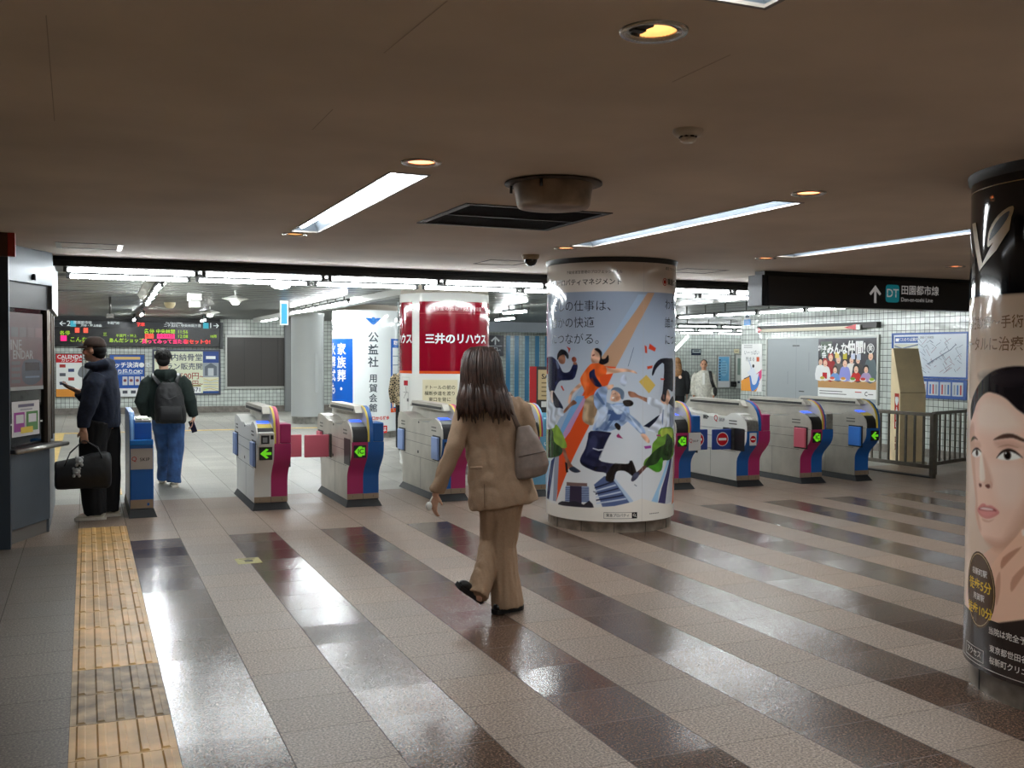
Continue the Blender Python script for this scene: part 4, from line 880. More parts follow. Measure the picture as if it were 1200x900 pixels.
A.text('DT', 1.655, 2.252, .125, WS, .01); A.rect(1.56, 2.249, 1.75, 2.255, TE); A.text('田園都市線', 1.77, 2.288, .108, WS, .008, 'LEFT', gap=1.0); A.text('Den-en-toshi Line', 1.77, 2.19, .062, WS, 0, 'LEFT')
A.build('lettering', t)
# posters on the right wall
M_ALU = mat('aluminium_frame', (176, 178, 172), .35, .6)
t, A = panel('notice_board', (12.2, 16.15, .80), XR, 2.95, 1.11, .03, mat('board_grey', (150, 156, 158), .4, .2), 'wide metal notice board on the right tiled wall, grey half and poster half', 'notice board', None, M_ALU, .035)
for a, b, c, d_ in ((.75, .96, .95, .985), (.95, .12, 1.1, .14)): A.rect(a, b, c, d_, ink((90, 92, 92)))
A.rect(.62, .25, .626, .5, ink((110, 112, 112))); A.rect(1.22, .5, 1.226, .85, ink((110, 112, 112))); A.rect(.86, 0, .866, 1.11, ink((128, 134, 136)))
done(A, t, 'latch_marks')
def family(t, A):
    w, h = 1.456, 1.03
    A.rect(0, 0, w, h, ink((232, 232, 230))); A.rect(0, .16, w, h, ink((62, 60, 66))); A.rect(0, .16, w, .32, ink((186, 142, 92))); A.rect(0, .28, w, .325, ink((206, 168, 116)))
    A.rect(.06, .72, .36, .98, ink((84, 96, 84)))
    for (x, z, hr, hair, body, dark) in ((.06, .62, .055, (40, 34, 34), (226, 226, 226), 0), (.33, .70, .06, (170, 50, 48), (150, 30, 34), 0), (.53, .66, .06, (170, 170, 170), (96, 92, 92), 0), (.86, .66, .058, (40, 34, 34), (226, 220, 214), 0), (1.02, .66, .055, (40, 34, 34), (70, 66, 66), 0), (1.32, .73, .065, (34, 30, 30), (92, 106, 110), 0),
                                            (.19, .60, .06, (164, 44, 44), (230, 228, 226), 1), (.45, .48, .055, (60, 44, 38), (110, 150, 206), 0), (.70, .60, .062, (52, 38, 40), (142, 146, 214), 0), (.98, .50, .06, (30, 26, 26), (196, 46, 42), 0), (1.22, .50, .055, (40, 32, 34), (170, 150, 190), 0)):
        A.poly([(x - .13, .3), (x - .12, z - .12), (x - .06, z - .06), (x + .06, z - .06), (x + .12, z - .12), (x + .13, .3)], ink(body), 2)
        if dark: A.rect(x - .07, .32, x + .05, z - .17, ink((170, 28, 36)))
        A.disc(x, z + .015, hr * 1.12, ink(hair), hr * 1.2); A.disc(x, z - .01, hr * .86, ink((232, 190, 164)), hr); A.rect(x - hr * .35, z - hr * .55, x + hr * .35, z - hr * .42, ink((190, 90, 80)))
    for x, c in ((.12, (190, 170, 70)), (.38, (206, 90, 70)), (.66, (220, 150, 60)), (.9, (110, 160, 60)), (1.15, (200, 70, 60)), (1.36, (150, 180, 60))): A.disc(x, .32, .075, ink((230, 226, 214)), .03); A.disc(x, .335, .06, ink(c), .025)
    for x, z, c in ((.5, .74, (226, 200, 110)), (.7, .72, (196, 180, 60)), (.9, .72, (200, 206, 226)), (1.04, .71, (196, 200, 214))): A.rect(x - .05, z - .05, x + .05, z + .05, ink(c))
    WT = ink((240, 240, 238))
    A.text('みんな', .5, .84, .21, WT, .035, sx=.85); A.text('仲間!', .98, .85, .25, WT, .035, sx=.8); A.text('絵本', .12, .86, .12, WT, .02); A.text('会', .16, .74, .13, WT, .02); A.disc(1.32, .85, .085, WT); A.disc(1.32, .85, .075, ink((62, 60, 66))); A.text('笑', 1.32, .85, .11, WT, .01)
    for k in range(2): A.rect(.05, .05 + k * .045, .75 - .1 * k, .065 + k * .045, ink((120, 120, 120)))
    A.rect(.96, .1, 1.12, .115, ink((190, 70, 60))); A.text('C', 1.23, .08, .1, ink((60, 60, 66)), .02); A.rect(1.28, .07, 1.4, .085, ink((120, 120, 120)))
t2, A = panel('wall_poster', (12.17 - .004, 14.66, .86), XR, 1.456, 1.03, .004, ink((232, 232, 230)), 'poster of a family at a table with big white lettering, on the notice board', 'poster', 'posters on the right wall'); family(t2, A); done(A, t2)
t, A = panel('wall_poster', (12.2, 17.02, .88), XR, .67, .94, .012, ink((236, 236, 234)), 'narrow white poster of a figure leaping on orange, at the corner of the right wall', 'poster', 'posters on the right wall')
A.poly([(0, 0), (0, .2), (.42, .36), (.6, .16), (.5, 0)], ink((236, 160, 70))); A.poly([(.42, .3), (.67, .44), (.67, .28), (.6, .2)], ink((226, 90, 140)), 0); A.poly([(.28, .32), (.36, .34), (.46, .28), (.6, .3), (.56, .1), (.36, .0), (.3, .18)], ink((90, 140, 214)), 3); A.poly([(.3, .62), (.34, .5), (.42, .46), (.5, .34), (.58, .36), (.5, .16), (.38, .14), (.32, .3), (.2, .36), (.3, .44)], ink((224, 230, 240)), 3); A.disc(.4, .5, .035, ink((60, 56, 60))); A.line([(.24, .62), (.34, .45)], .02, ink((180, 190, 210))); A.line([(.1, .24), (.3, .3)], .018, ink((60, 70, 90)))
A.text('いーっぱい', .34, .76, .1, ink((96, 100, 106)), .0); A.text('貯まる', .3, .63, .1, ink((96, 100, 106)), .0); A.rect(.5, .59, .59, .68, ink((206, 96, 60))); 
for k in range(3): A.rect(.08, .86 + k * .025, .36, .868 + k * .025, ink((130, 130, 130)))
done(A, t)
# bus map board
M_BLUE = mat('map_blue', (22, 78, 160), .35)
t, A = panel('bus_map_board', (12.2, 12.84, 1.27), XR, 1.5, .66, .025, ink((214, 224, 234)), 'blue framed bus stop map board on the right wall behind the beige kiosk', 'map board', None, M_BLUE, .03)
A.rect(.03, .53, .53, .63, M_BLUE); A.text('バスのりば案内', .32, .58, .062, WI, .01); A.rect(.05, .555, .12, .605, WI); A.rect(.03, .02, .53, .51, ink((206, 208, 190))); A.line([(.03, .48), (.2, .44), (.3, .46), (.53, .5)], .02, ink((110, 124, 150)))
rnd = random.Random(3)
for k in range(60):
    x, y = rnd.uniform(.58, 1.42), rnd.uniform(.05, .55); a = rnd.choice((.5, .7, 2.2, 2.6)); l = rnd.uniform(.03, .14)
    A.line([(x, y), (min(1.46, x + l * math.cos(a)), max(.03, min(.6, y + l * math.sin(a))))], .006, ink(rnd.choice(((120, 134, 150), (150, 110, 130), (96, 116, 140)))))
A.text('路線バス系統図', .72, .61, .04, ink((80, 84, 92))); A.line([(.75, .2), (1.2, .42), (1.3, .5)], .012, ink((110, 124, 150))); done(A, t, 'map_print')
t, A = panel('timetable_rack', (12.2, 12.84, .95), XR, 1.5, .26, .03, M_BLUE, 'blue rack of bus timetables under the map board', 'timetable rack', None, M_BLUE, .02)
for k in range(6):
    x = .04 + k * .24; A.rect(x, .03, x + .21, .24, ink((196, 204, 214))); 
    for j in range(3): A.rect(x + .03 + j * .06, .05, x + .06 + j * .06, .2, ink(((60, 110, 180), (180, 70, 70), (150, 156, 166))[(j + k) % 3]))
done(A, t, 'timetable_sheet')
# long wall fitting with red tips
a, b = 16.4, 13.15
t = empty('pole_case', (12.2, b, 0), 0, 'long dark wall case with red and white tips above the notice board', 'wall case')
MB().box((-.1, 0, 2.06), (0, a - b, 2.16)).build('case', mat('case_dark', (44, 42, 40), .4), t, .004)
MB().box((-.13, .35, 2.04), (-.1, a - b - .12, 2.10)).build('pale_rail', mat('rail_cream', (206, 196, 172), .4), t)
for y0, y1, y2 in ((.35, .45, .75), (a - b, a - b - .08, a - b - .2)):
    MB().box((-.135, min(y0, y1), 2.035), (-.1, max(y0, y1), 2.12)).build('white_tip', M_WHITE, t)
    MB().add([(-.134, y1, 2.03), (-.1, y1, 2.03), (-.1, y1, 2.13), (-.134, y1, 2.13), (-.134, y2, 2.075), (-.1, y2, 2.075)], [(0, 3, 2, 1), (0, 4, 3), (1, 2, 5), (0, 1, 5, 4), (3, 4, 5, 2)]).build('red_tip', ink((190, 44, 48)), t)
t, A = panel('number_plate', (12.2, 16.95, 2.19), XR, .22, .24, .01, ink((220, 226, 230)), 'small white and blue plate high at the corner of the right wall', 'plate'); A.rect(0, 0, .22, .12, ink((40, 130, 206))); A.rect(.05, .15, .17, .21, ink((70, 80, 96))); done(A, t, 'lettering')
# recess posters and plate
def recess(px0, py0, px1, py1): a = hit_y(px0, py1, 25.5); b = hit_y(px1, py0, 25.5); return a, b.x - a.x, b.z - a.z
o, w, h = recess(840.5, 417, 855, 454); t, A = panel('wall_poster', o, (1, 0, 0), w, h, .02, ink((232, 234, 236)), 'light blue poster on the tiled wall of the stair recess', 'poster', 'posters in the stair recess', M_ALU, .03)
A.rect(.03, h * .2, w - .03, h - .03, ink((120, 186, 226))); A.disc(w / 2, h * .6, w * .3, ink((150, 206, 236)), h * .25)
for k in range(5): A.rect(w * .3, h * (.45 + k * .08), w * .7, h * (.47 + k * .08), ink((70, 130, 180)))
for k in range(8): A.rect(.04, h * (.22 + k * .09), .1, h * (.26 + k * .09), ink((60, 80, 120))); A.k -= 1
done(A, t)
o, w, h = recess(861.5, 416, 869, 455); t, A = panel('wall_poster', o, (1, 0, 0), w, h, .02, ink((222, 226, 220)), 'pale framed notice half hidden by the corner of the right wall', 'poster', 'posters in the stair recess', M_ALU, .03); A.rect(.06, h * .4, w - .05, h - .1, ink((150, 170, 160))); A.rect(w * .3, h * .15, w * .7, h * .22, GR); done(A, t)
o, w, h = recess(810, 409, 821, 416); t, A = panel('wall_sign', o, (1, 0, 0), w, h, .03, ink((40, 50, 66)), 'small dark sign on the stair recess wall above the man in a pale jacket', 'sign'); A.rect(.02, h * .35, w - .02, h - .02, ink((150, 160, 160))); A.rect(w * .2, h * .58, w * .8, h * .76, ink((70, 76, 80))); done(A, t, 'lettering')
o, w, h = recess(860, 409, 866, 414); t, A = panel('wall_plate', o, (1, 0, 0), w, h, .01, ink((226, 216, 180)), 'small cream plate on the stair recess wall near the corner', 'plate'); A.rect(w * .2, h * .4, w * .8, h * .6, ink((170, 160, 130))); done(A, t, 'lettering')
o, w, h = recess(856.3, 447, 860.5, 453); tag(MB().box((0, -.12, 0), (w, 0, h)).box((.02, -.125, .03), (w - .02, -.12, h * .5), 1).build('wall_box', [M_BLACK, M_DSTEEL], None, .01, loc=o), 'small black box on the stair recess wall beside the blue poster', 'box', None, 'thing')
# stair handrails in the recess
t = empty('handrail', label='steel handrails rising with the stairs behind the poster column', cat='handrail')
for k in range(3):
    a = hit_y(786, 470 - k * 5, 23); b = hit_y(815, 446 - k * 5, 25.2); a.z = max(a.z, .3)
    MB().tube([a, b], .022, 8).build('rail', M_STEEL, t)
for e_ in (a, b): MB().tube([e_, (e_.x, e_.y, 0)], .02, 8).build('post', M_STEEL, t)
# back wall: departure board, posters
B0 = hit_y(65, 407, 27.8); B1 = hit_y(258, 378, 27.8)
t = empty('departure_board', (-1.0, 27.8, 0), 0, 'long black departure board with red and green lettering over the far posters', 'departure board')
W_ = B1.x + 1.0; zb0, zb1, zm = 1.735, 2.40, 2.235
MB().box((0, 0, zb0), (W_, .2, zb1)).build('case', M_BLACK, t, .01); MB().box((W_, -.02, zb0 - .03), (W_ + .07, .2, zb1)).box((-.07, -.02, zb0 - .03), (0, .2, zb1)).build('end_post', mat('post_grey', (58, 60, 62), .4), t)
MB().box((0, .05, zb1), (W_, .12, CF)).build('mount', M_BLACK, t)
A = Art(plane_map((0, 0, 0), (1, 0, 0), (0, 0, 1)), None, .003, .0003)
bx = lambda px_: hit_y(px_, 390, 27.8).x + 1.0
A.rect(.02, zb0 + .02, W_ - .02, zm - .01, ink((16, 16, 18))); A.rect(.02, zm, W_ - .02, zb1 - .02, ink((36, 39, 43)))
WL = glow('board_white', (206, 214, 214), .3); TL_ = glow('board_teal', (50, 150, 170), .3); LR = glow('led_red', (255, 50, 40), .7); LM = glow('led_pink', (255, 20, 110), .65); LG = glow('led_green', (150, 190, 30), .45); LO = glow('led_orange', (255, 70, 50), .7)
zt_ = (zm + zb1) / 2 - .01
A.text('←2', bx(76), zt_, .19, WL); A.rect(bx(82.5), zt_ - .075, bx(89), zt_ + .075, TL_); A.text('田園都市線', bx(97), zt_ + .03, .085, WL); A.text('渋谷・押上方面', bx(107), zt_ - .04, .07, WL); A.text('Shibuya', bx(115), zt_ - .045, .06, WL); A.text('半蔵門線', bx(133), zt_ + .03, .075, WL)
A.text('発車', bx(165), zt_, .1, LR, .02); A.text('二子玉川・中央林間方面', bx(214), zt_ - .01, .085, WL); A.text('For Chuo-rinkan', bx(204), zt_ + .06, .06, WL); A.rect(bx(238), zt_ - .075, bx(244.5), zt_ + .075, TL_); A.text('1→', bx(251), zt_, .19, WL)
r1, r2, r3 = zm - .1, zm - .22, zm - .36
A.text('各停', bx(175), r1, .13, LG, .01); A.text('中央林間', bx(194), r1, .12, LG, .01); A.text('11:56', bx(214), r1, .12, LG); A.rect(bx(170), r2 - .055, bx(180), r2 + .06, LO); A.rect(bx(184), r2 - .055, bx(204.5), r2 + .06, LM); A.text('急行', bx(175), r2, .1, ink((60, 14, 14)), .01); A.text('中央林間', bx(194), r2, .1, ink((80, 10, 40)), .01); A.text('12:08', bx(214), r2, .12, LG); A.text('10両', bx(250), r2 + .01, .09, LG)
A.text('あんだショップも', bx(151), r3 + .02, .12, LG, .01, 'CENTER'); A.text('買ってみって当たる', bx(193), r3, .125, LM, .01); A.text('なセット❀!', bx(231), r3, .13, LR, .01)
A.text('各停', bx(76), r2 + .05, .12, LG); A.rect(bx(71), r3, bx(78), r3 + .13, LM); A.rect(bx(88), r1 - .05, bx(93), r1 + .07, LO); A.rect(bx(98), r1 - .05, bx(103), r1 + .07, LO); A.text('こんな', bx(92), r3 + .03, .14, LG); A.text('半蔵門・押上', bx(148), r2, .085, LG); A.text('三', bx(123), r2 + .03, .1, LG)
A.build('lettering', t)
def bposter(x0, y0, x1, y1, label, frame_m=M_ALU, base=(232, 234, 230), fw=.035):
    a, b = hit_y(x0, y1, 28), hit_y(x1, y0, 28)
    t, A = panel('wall_poster', a, (1, 0, 0), b.x - a.x, b.z - a.z, .03, ink(base), label, 'poster', 'posters on the far wall', frame_m, fw); return t, A, b.x - a.x, b.z - a.z
t, A, w, h = bposter(66, 415, 96, 465, 'red topped calendar poster on the far wall behind the ticket office', M_DSTEEL, fw=.02)
A.rect(0, h * .8, w, h, ink((196, 40, 46))); A.text('CALENDAR', w * .6, h * .93, .13, WI, .02); A.text('カレンダー', w * .6, h * .85, .1, WI, .01); A.rect(0, 0, w, h * .18, ink((226, 150, 60))); A.poly([(.5, .6), (.6, .78), (.78, .76), (.82, .62), (.7, .5), (.56, .5)], ink((120, 124, 128)), 3)
for k in range(5): A.rect(.08 + (k % 2) * .2, .3 + k * .11, .22 + (k % 2) * .2, .38 + k * .11, ink(((60, 70, 110), (176, 60, 56), (90, 92, 100))[k % 3]))
done(A, t)
t, A, w, h = bposter(101.5, 415, 124, 465, 'cream and orange poster on the far wall, mostly behind the man with the bag', M_DSTEEL, (226, 216, 190), .02); A.rect(0, 0, w, h * .2, ink((226, 160, 80))); A.rect(w * .1, h * .76, w * .35, h * .84, GR); done(A, t)
t, A, w, h = bposter(129, 416, 169, 465, 'blue ticketing poster on the far wall between the two men', M_DSTEEL, (34, 80, 160), .02)
A.rect(.1, h - .12, w - .1, h - .05, ink((206, 176, 110))); A.text('タッチ決済◉で', w * .56, h - .27, .15, WI, .025); A.text('乗り降りOK!', w * .5, h - .44, .13, WI, .025); A.rect(0, 0, w, h * .2, ink((226, 230, 230)))
for k in range(3): A.rect(.08, .62 - k * .025, w - .1, .632 - k * .025, ink((150, 176, 214)))
for k in range(4): A.rect(.3 + k * .15, .3, .42 + k * .15, .52, ink((196, 200, 206))); A.disc(.36 + k * .15, .42, .04, ink((120, 70, 80)))
for k in range(4): A.rect(.1 + k * .2, .08, .22 + k * .2, .16, ink(((190, 60, 56), (80, 84, 92))[k > 0]))
done(A, t)
t, A, w, h = bposter(181, 412, 256, 461, 'wide cream price poster with a blue corner, far wall beside the walking man', mat('poster_frame_blue', (60, 66, 84), .4), (222, 226, 200), .05)
A.text('内納骨堂', w * .5, h - .17, .2, ink((40, 50, 84)), .01); A.text('プラン販売開始', w * .46, h - .41, .19, ink((40, 50, 84)), .01); A.text('57,500円~', w * .5, h - .66, .2, ink((150, 50, 44)), .01); A.text('500円~', w * .58, h - .86, .18, ink((150, 50, 44)), .01); A.rect(0, .17, w * .72, .22, ink((150, 140, 90))); A.rect(0, 0, w * .72, .17, ink((236, 238, 236))); A.text('0571', w * .63, .085, .15, ink((40, 46, 70)), .02)
A.rect(w * .75, h - .3, w, h, ink((40, 70, 140))); A.rect(w * .8, h - .2, w * .95, h - .12, WI); A.rect(w * .75, .42, w, h - .3, ink((150, 158, 166))); A.poly([(w * .78, .46), (w * .78, .7), (w * .875, .8), (w * .97, .7), (w * .97, .46)], ink((96, 104, 114)), 0); A.rect(w * .83, .46, w * .92, .66, ink((190, 196, 200))); A.rect(w * .75, 0, w, .42, ink((226, 224, 196)))
for k in range(7): A.line([(w * .76, .08 + k * .05), (w * .86, .12 + k * .035), (w * .99, .05 + k * .055)], .012, ink(((190, 170, 80), (130, 150, 170))[k % 2]))
A.rect(w * .75, 0, w, .05, ink((40, 80, 150))); done(A, t)
a, b = hit_y(266, 453, 28), hit_y(345, 396, 28)
t = empty('dark_window', (a.x, 28, a.z), 0, 'dark shuttered window in a pale frame on the far wall', 'window')
MB().box((0, -.02, 0), (b.x - a.x, -.001, b.z - a.z)).build('dark_pane', mat('dark_pane', (58, 54, 50), .35), t)
f = MB(); w, h = b.x - a.x, b.z - a.z
for q in ((-.05, -.06, w, 0), (-.05, h, w, h + .06), (-.05, 0, 0, h)): f.box((q[0], -.05, q[1]), (q[2], -.001, q[3]))
f.build('frame', M_ALU, t)
for k in range(3): MB().box((w * (k + 1) / 4 - .006, -.024, 0), (w * (k + 1) / 4 + .006, -.02, h)).build('mullion', mat('dark_seam', (40, 38, 36), .5), t)
# behind the woman: arrow sign, striped panel, menu stand
a = hit_y(571, 417.5, 27.9); b = hit_y(591, 393, 27.9)
t, A = panel('exit_sign', (a.x, 28, a.z), (1, 0, 0), b.x - a.x, b.z - a.z, .06, ink((38, 40, 52)), 'dark sign with a white up arrow beside the red advert column', 'sign'); w, h = b.x - a.x, b.z - a.z
A.poly([(w * .46, h * .55), (w * .54, h * .55), (w * .54, h * .82), (w * .7, h * .68), (w * .76, h * .75), (w * .5, h * .95), (w * .24, h * .75), (w * .3, h * .68), (w * .46, h * .82)], WI); A.rect(w * .1, h * .48, w * .9, h * .5, WI); A.text('出口', w * .4, h * .32, .14, WI, .01); A.text('Exit', w * .7, h * .3, .08, WI); A.rect(w * .25, h * .1, w * .6, h * .12, WI); done(A, t, 'lettering')
a = hit_y(594, 470, 27.97); b = hit_y(646, 394, 27.97)
t, A = panel('striped_panel', (a.x, 28, a.z), (1, 0, 0), 13.1 - a.x, b.z - a.z, .02, tile_mat('panel_tiles', 'y', (206, 226, 226), (120, 130, 130), .1), 'bright panel with blue upright stripes on the far wall behind the woman', 'wall panel')
for p_ in (595.5, 605.5, 617.5, 629.5, 641): c = hit_y(p_, 430, 27.97).x - a.x; A.rect(c - .07, 0, c + .07, b.z - a.z, ink((84, 150, 196)))
done(A, t, 'blue_stripe')
# small red menu stand
p = hit_z(632, 545); t = empty('menu_stand', (p.x, p.y, 0), -.42, 'red menu stand with a dark framed sheet, between the woman and the poster column', 'menu stand')
k = (Vector((p.x, p.y)).length) / FPX
zt2, zb2 = EYE - (430 - 417) * k, EYE - (476 - 417) * k
MB().box((-12 * k, 0, 0), (-4 * k, .2, zt2)).build('red_side', ink((168, 40, 42)), t, .004); MB().box((-5 * k, .02, zb2 - .1), (14 * k, .08, zt2)).build('frame', M_BLACK, t, .003); MB().box((-5 * k, .0, 0), (14 * k, .3, zb2 - .1)).build('cabinet', mat('stand_blue', (110, 176, 206), .4), t)
A = Art(plane_map((0, .02, 0), (1, 0, 0), (0, 0, 1)), None, .002, .001); A.rect(-2 * k, zb2 + 7 * k, 12 * k, zt2 - 4 * k, ink((184, 164, 122))); A.text('SALE', 2 * k, zt2 - 12 * k, 8 * k, KD, .02, 'LEFT'); 
for j in range(4): A.rect(2 * k, zt2 - (20 + j * 5) * k, 11 * k, zt2 - (18.5 + j * 5) * k, ink((120, 104, 78)))
A.rect(2 * k, zb2 - .02, 12 * k, zb2 + 5 * k, ink((200, 200, 198))); A.build('menu_sheet', t)
# floor sticker
c = [hit_z(*q) for q in ((281, 653), (296, 652), (302, 661.5), (286, 663))]; m_ = sum(c, Vector()) / 4
A = Art(lambda x, y, l: Vector((m_.x + x, m_.y + y, .0005 + l)), None, .0004, .0003); A.rect(-.09, -.11, .09, .11, ink((206, 196, 140))); A.poly([(-.03, -.04), (.03, -.04), (.03, .02), (.055, .02), (0, .06), (-.055, .02), (-.03, .02)], ink((110, 104, 70)), 0); A.rect(-.06, .07, .06, .09, ink((120, 112, 80)))
tag(A.build('floor_sticker'), 'small yellow sticker on the floor between the dark stripes', 'floor sticker', None, 'thing')
# ================================================================== TICKET GATES
MAG = mat('magenta_panel', (176, 44, 104), .35); BLU = mat('blue_panel', (22, 92, 166), .35); LBL = mat('pale_blue_flap', (132, 156, 204), .45); PNK = mat('pink_flap', (206, 98, 116), .5)
NVF = mat('navy_flap', (40, 66, 140), .45); SBL = mat('sky_panel', (112, 176, 210), .4); BFL = mat('bright_blue_flap', (58, 128, 220), .45)
GST = mat('gate_steel', (188, 184, 174), .38, .4, .05, 5); GWH = mat('gate_white', (224, 224, 218), .35); GSL = mat('gate_seam', (70, 70, 70), .5); GYE = mat('reader_yellow', (214, 190, 70), .4)
TOE = mat('toe_plate', (160, 142, 122), .35, .5); SCR = glow('blue_screen', (60, 100, 255), .7); GRN = glow('arrow_green', (110, 215, 30), .26); CONS = mat('console_grey', (120, 124, 124), .3, .4)
GL = 1.25
FC = [(0, .07), (0, .30), (-.012, .345), (-.05, .40), (-.12, .465), (-.165, .51), (-.19, .555), (-.2, .60), (-.2, .68)]
BC = [(GL - y, z) for y, z in FC][::-1]
TOP = [(-.2, .68), (-.2, .73), (-.185, .785), (-.14, .83), (-.06, .865), (.05, .888), (.12, .88), (.22, .84), (.3, .826), (.55, .822), (.62, .826), (.66, .84), (.78, .842), (.83, .832), (.95, .85), (1.1, .88), (1.3, .897), (1.4, .88), (1.45, .80), (1.45, .68)]
ARC = [(-.2, .68), (-.2, .76), (-.188, .84), (-.155, .91), (-.1, .97), (-.02, 1.015), (.08, 1.033), (1.17, 1.033), (1.27, 1.015), (1.35, .97), (1.405, .91), (1.438, .84), (1.45, .76), (1.45, .68)]
def sweep(mb, curve, x0, x1, off, m=0):
    """strip laid on a profile curve (y, z), lifted outward by off"""
    n = len(curve); vs = []
    for i, (y, z) in enumerate(curve):
        a = curve[max(i - 1, 0)]; b = curve[min(i + 1, n - 1)]; d = Vector((b[0] - a[0], b[1] - a[1])).normalized(); ny, nz = -d.y, d.x
        vs += [(x0, y + ny * off, z + nz * off), (x1, y + ny * off, z + nz * off)]
    mb.add(vs, [(2 * i, 2 * i + 1, 2 * i + 3, 2 * i + 2) for i in range(n - 1)], m, True)
    # edges down to the body
    k = len(mb.v) - 2 * n; base = [(v[0], c[0], c[1]) for c in curve for v in ((x0,), (x1,))]
    mb.add(vs + base, [(2 * i, 2 * i + 2, 2 * n + 2 * i + 2, 2 * n + 2 * i) for i in range(n - 1)] + [(2 * i + 1, 2 * n + 2 * i + 1, 2 * n + 2 * i + 3, 2 * i + 3) for i in range(n - 1)], m)
    return mb
def no_entry(A, x, z, r):
    A.disc(x, z, r, ink((236, 230, 230))); A.disc(x, z, r * .9, ink((196, 34, 44))); A.rect(x - r * .66, z - r * .17, x + r * .66, z + r * .17, ink((238, 236, 234)))
def gate(x, y, label, left, right, side, arch, box, sign='ic', flap_l=None, flap_r=None, open_l=False, open_r=False, W=.335, reader=False, recess=False, logo=False, nose=None, rlabel=None):
    t = empty('ticket_gate', (x, y, 0), 0, label, 'ticket gate', 'row of ticket gates')
    hw = W * .5 if right else W
    hx = .165 if right else W - .06
    # skirted plinth
    p = MB(); p.add([(-.025, -.07, 0), (W + .02, -.07, 0), (W + .02, GL + .07, 0), (-.025, GL + .07, 0), (.01, .0, .075), (W - .01, .0, .075), (W - .01, GL, .075), (.01, GL, .075)], [(0, 3, 2, 1), (4, 5, 6, 7), (0, 1, 5, 4), (1, 2, 6, 5), (2, 3, 7, 6), (3, 0, 4, 7)])
    p.build('plinth', M_RUB, t)
    MB().xprism(FC + [(GL + .2, .68)] + BC[1:], 0, W, 0).build('body', side, t, .004)
    for (x0, x1, m) in ((0.002, hw, left), (hw, W - .002, right)):
        if m:
            sweep(MB(), FC[0:1] + [(0, .125)] + FC[1:], x0, x1, .006).build('front_panel', m, t)
            sweep(MB(), [(GL - a, b) for a, b in FC][::-1], x0, x1, .006).build('back_panel', m, t)
    tp = MB(); tp.box((.002, -.012, .072), (W - .002, 0, .128)); tp.box((hw - .002, -.0135, .072), (hw + .002, -.011, .128), 1); tp.build('toe_plate', [TOE, GSL], t)
    c = MB().xprism(TOP, 0, hx, 0); c.build('console', side if not logo else GWH, t, .006)
    cur = [q for q in TOP if -.21 < q[0] < .16]
    if nose != 'steel':
        sweep(MB(), cur[0:4], .012, hx, .005).build('card_nose', M_BLACK, t); n_ = MB(); sweep(n_, cur[3:5], .02, hx - .01, .006); n_.build('card_reader', GYE if reader or right is None else CONS, t)
        sweep(MB(), [(-.035, .873), (.05, .889)], .03, hx - .02, .005).build('screen', SCR, t)
        sweep(MB(), [(.14, .873), (.22, .84), (.3, .826), (.55, .822)], .01, hx - .01, .004).build('ticket_tray', CONS, t)
    else: sweep(MB(), cur[0:5], .004, hx, .005).build('steel_nose', M_STEEL, t)
    if reader:
        r = MB().box((.008, -.27, .655), (hx - .005, -.19, .80)); r.build('reader_box', GWH, t, .012)
        A = Art(plane_map((0, -.271, 0), (1, 0, 0), (0, 0, 1)), None, .001, .0004); A.rect(.03, .685, .11, .77, M_BLACK); A.rect(.045, .70, .09, .75, ink((150, 154, 156))); A.rect(.12, .73, .15, .77, M_BLACK); A.build('reader_face', t)
    # arched hood
    h = MB().xprism(ARC, hx, hx + .06, 0); h.build('hood', GST, t, .003)
    cv = ARC[:7]
    for k, m in enumerate(arch): sweep(MB(), cv, hx + .06 * k / len(arch), hx + .06 * (k + 1) / len(arch), .004).build('hood_band', m, t)
    MB().xprism([(.0, .965), (.08, 1.034), (1.17, 1.034), (1.25, .965)], hx - .075, hx, 0).build('hood_cover', GST, t, .004)
    MB().box((hx - .078, .09, .975), (hx - .06, 1.16, 1.003)).build('hood_slit', M_BLACK, t)
    if right:
        MB().box((hx + .06, .06, .68), (W, 1.44, .875)).build('side_box', GST, t, .006); MB().box((hx + .06, -.2, .68), (W + .001, .06, .875)).build('end_box', box, t, .012)
    # seams, vents, keyhole on the lane side
    s = MB()
    for lo, hi in (((-.0012, .02, .578), (.001, 1.24, .582)), ((-.0012, .02, .418), (.001, 1.24, .422)), ((-.0012, .55, .08), (.001, .553, .42)), ((-.0012, -.19, .678), (.001, 1.44, .682))): s.box(lo, hi)
    s.build('seam', GSL, t)
    v = MB()
    for k in range(2): v.box((-.002, .0, .745 + k * .035), (.001, .16, .76 + k * .035)); v.box((-.002, 1.15, .745 + k * .035), (.001, 1.3, .76 + k * .035))
    v.build('vent_slot', mat('vent_grey', (104, 104, 98), .6), t); MB().box((-.003, .6, .80), (.001, .635, .82)).box((-.003, .62, .46), (.001, .66, .49)).build('keyhole', M_BLACK, t)
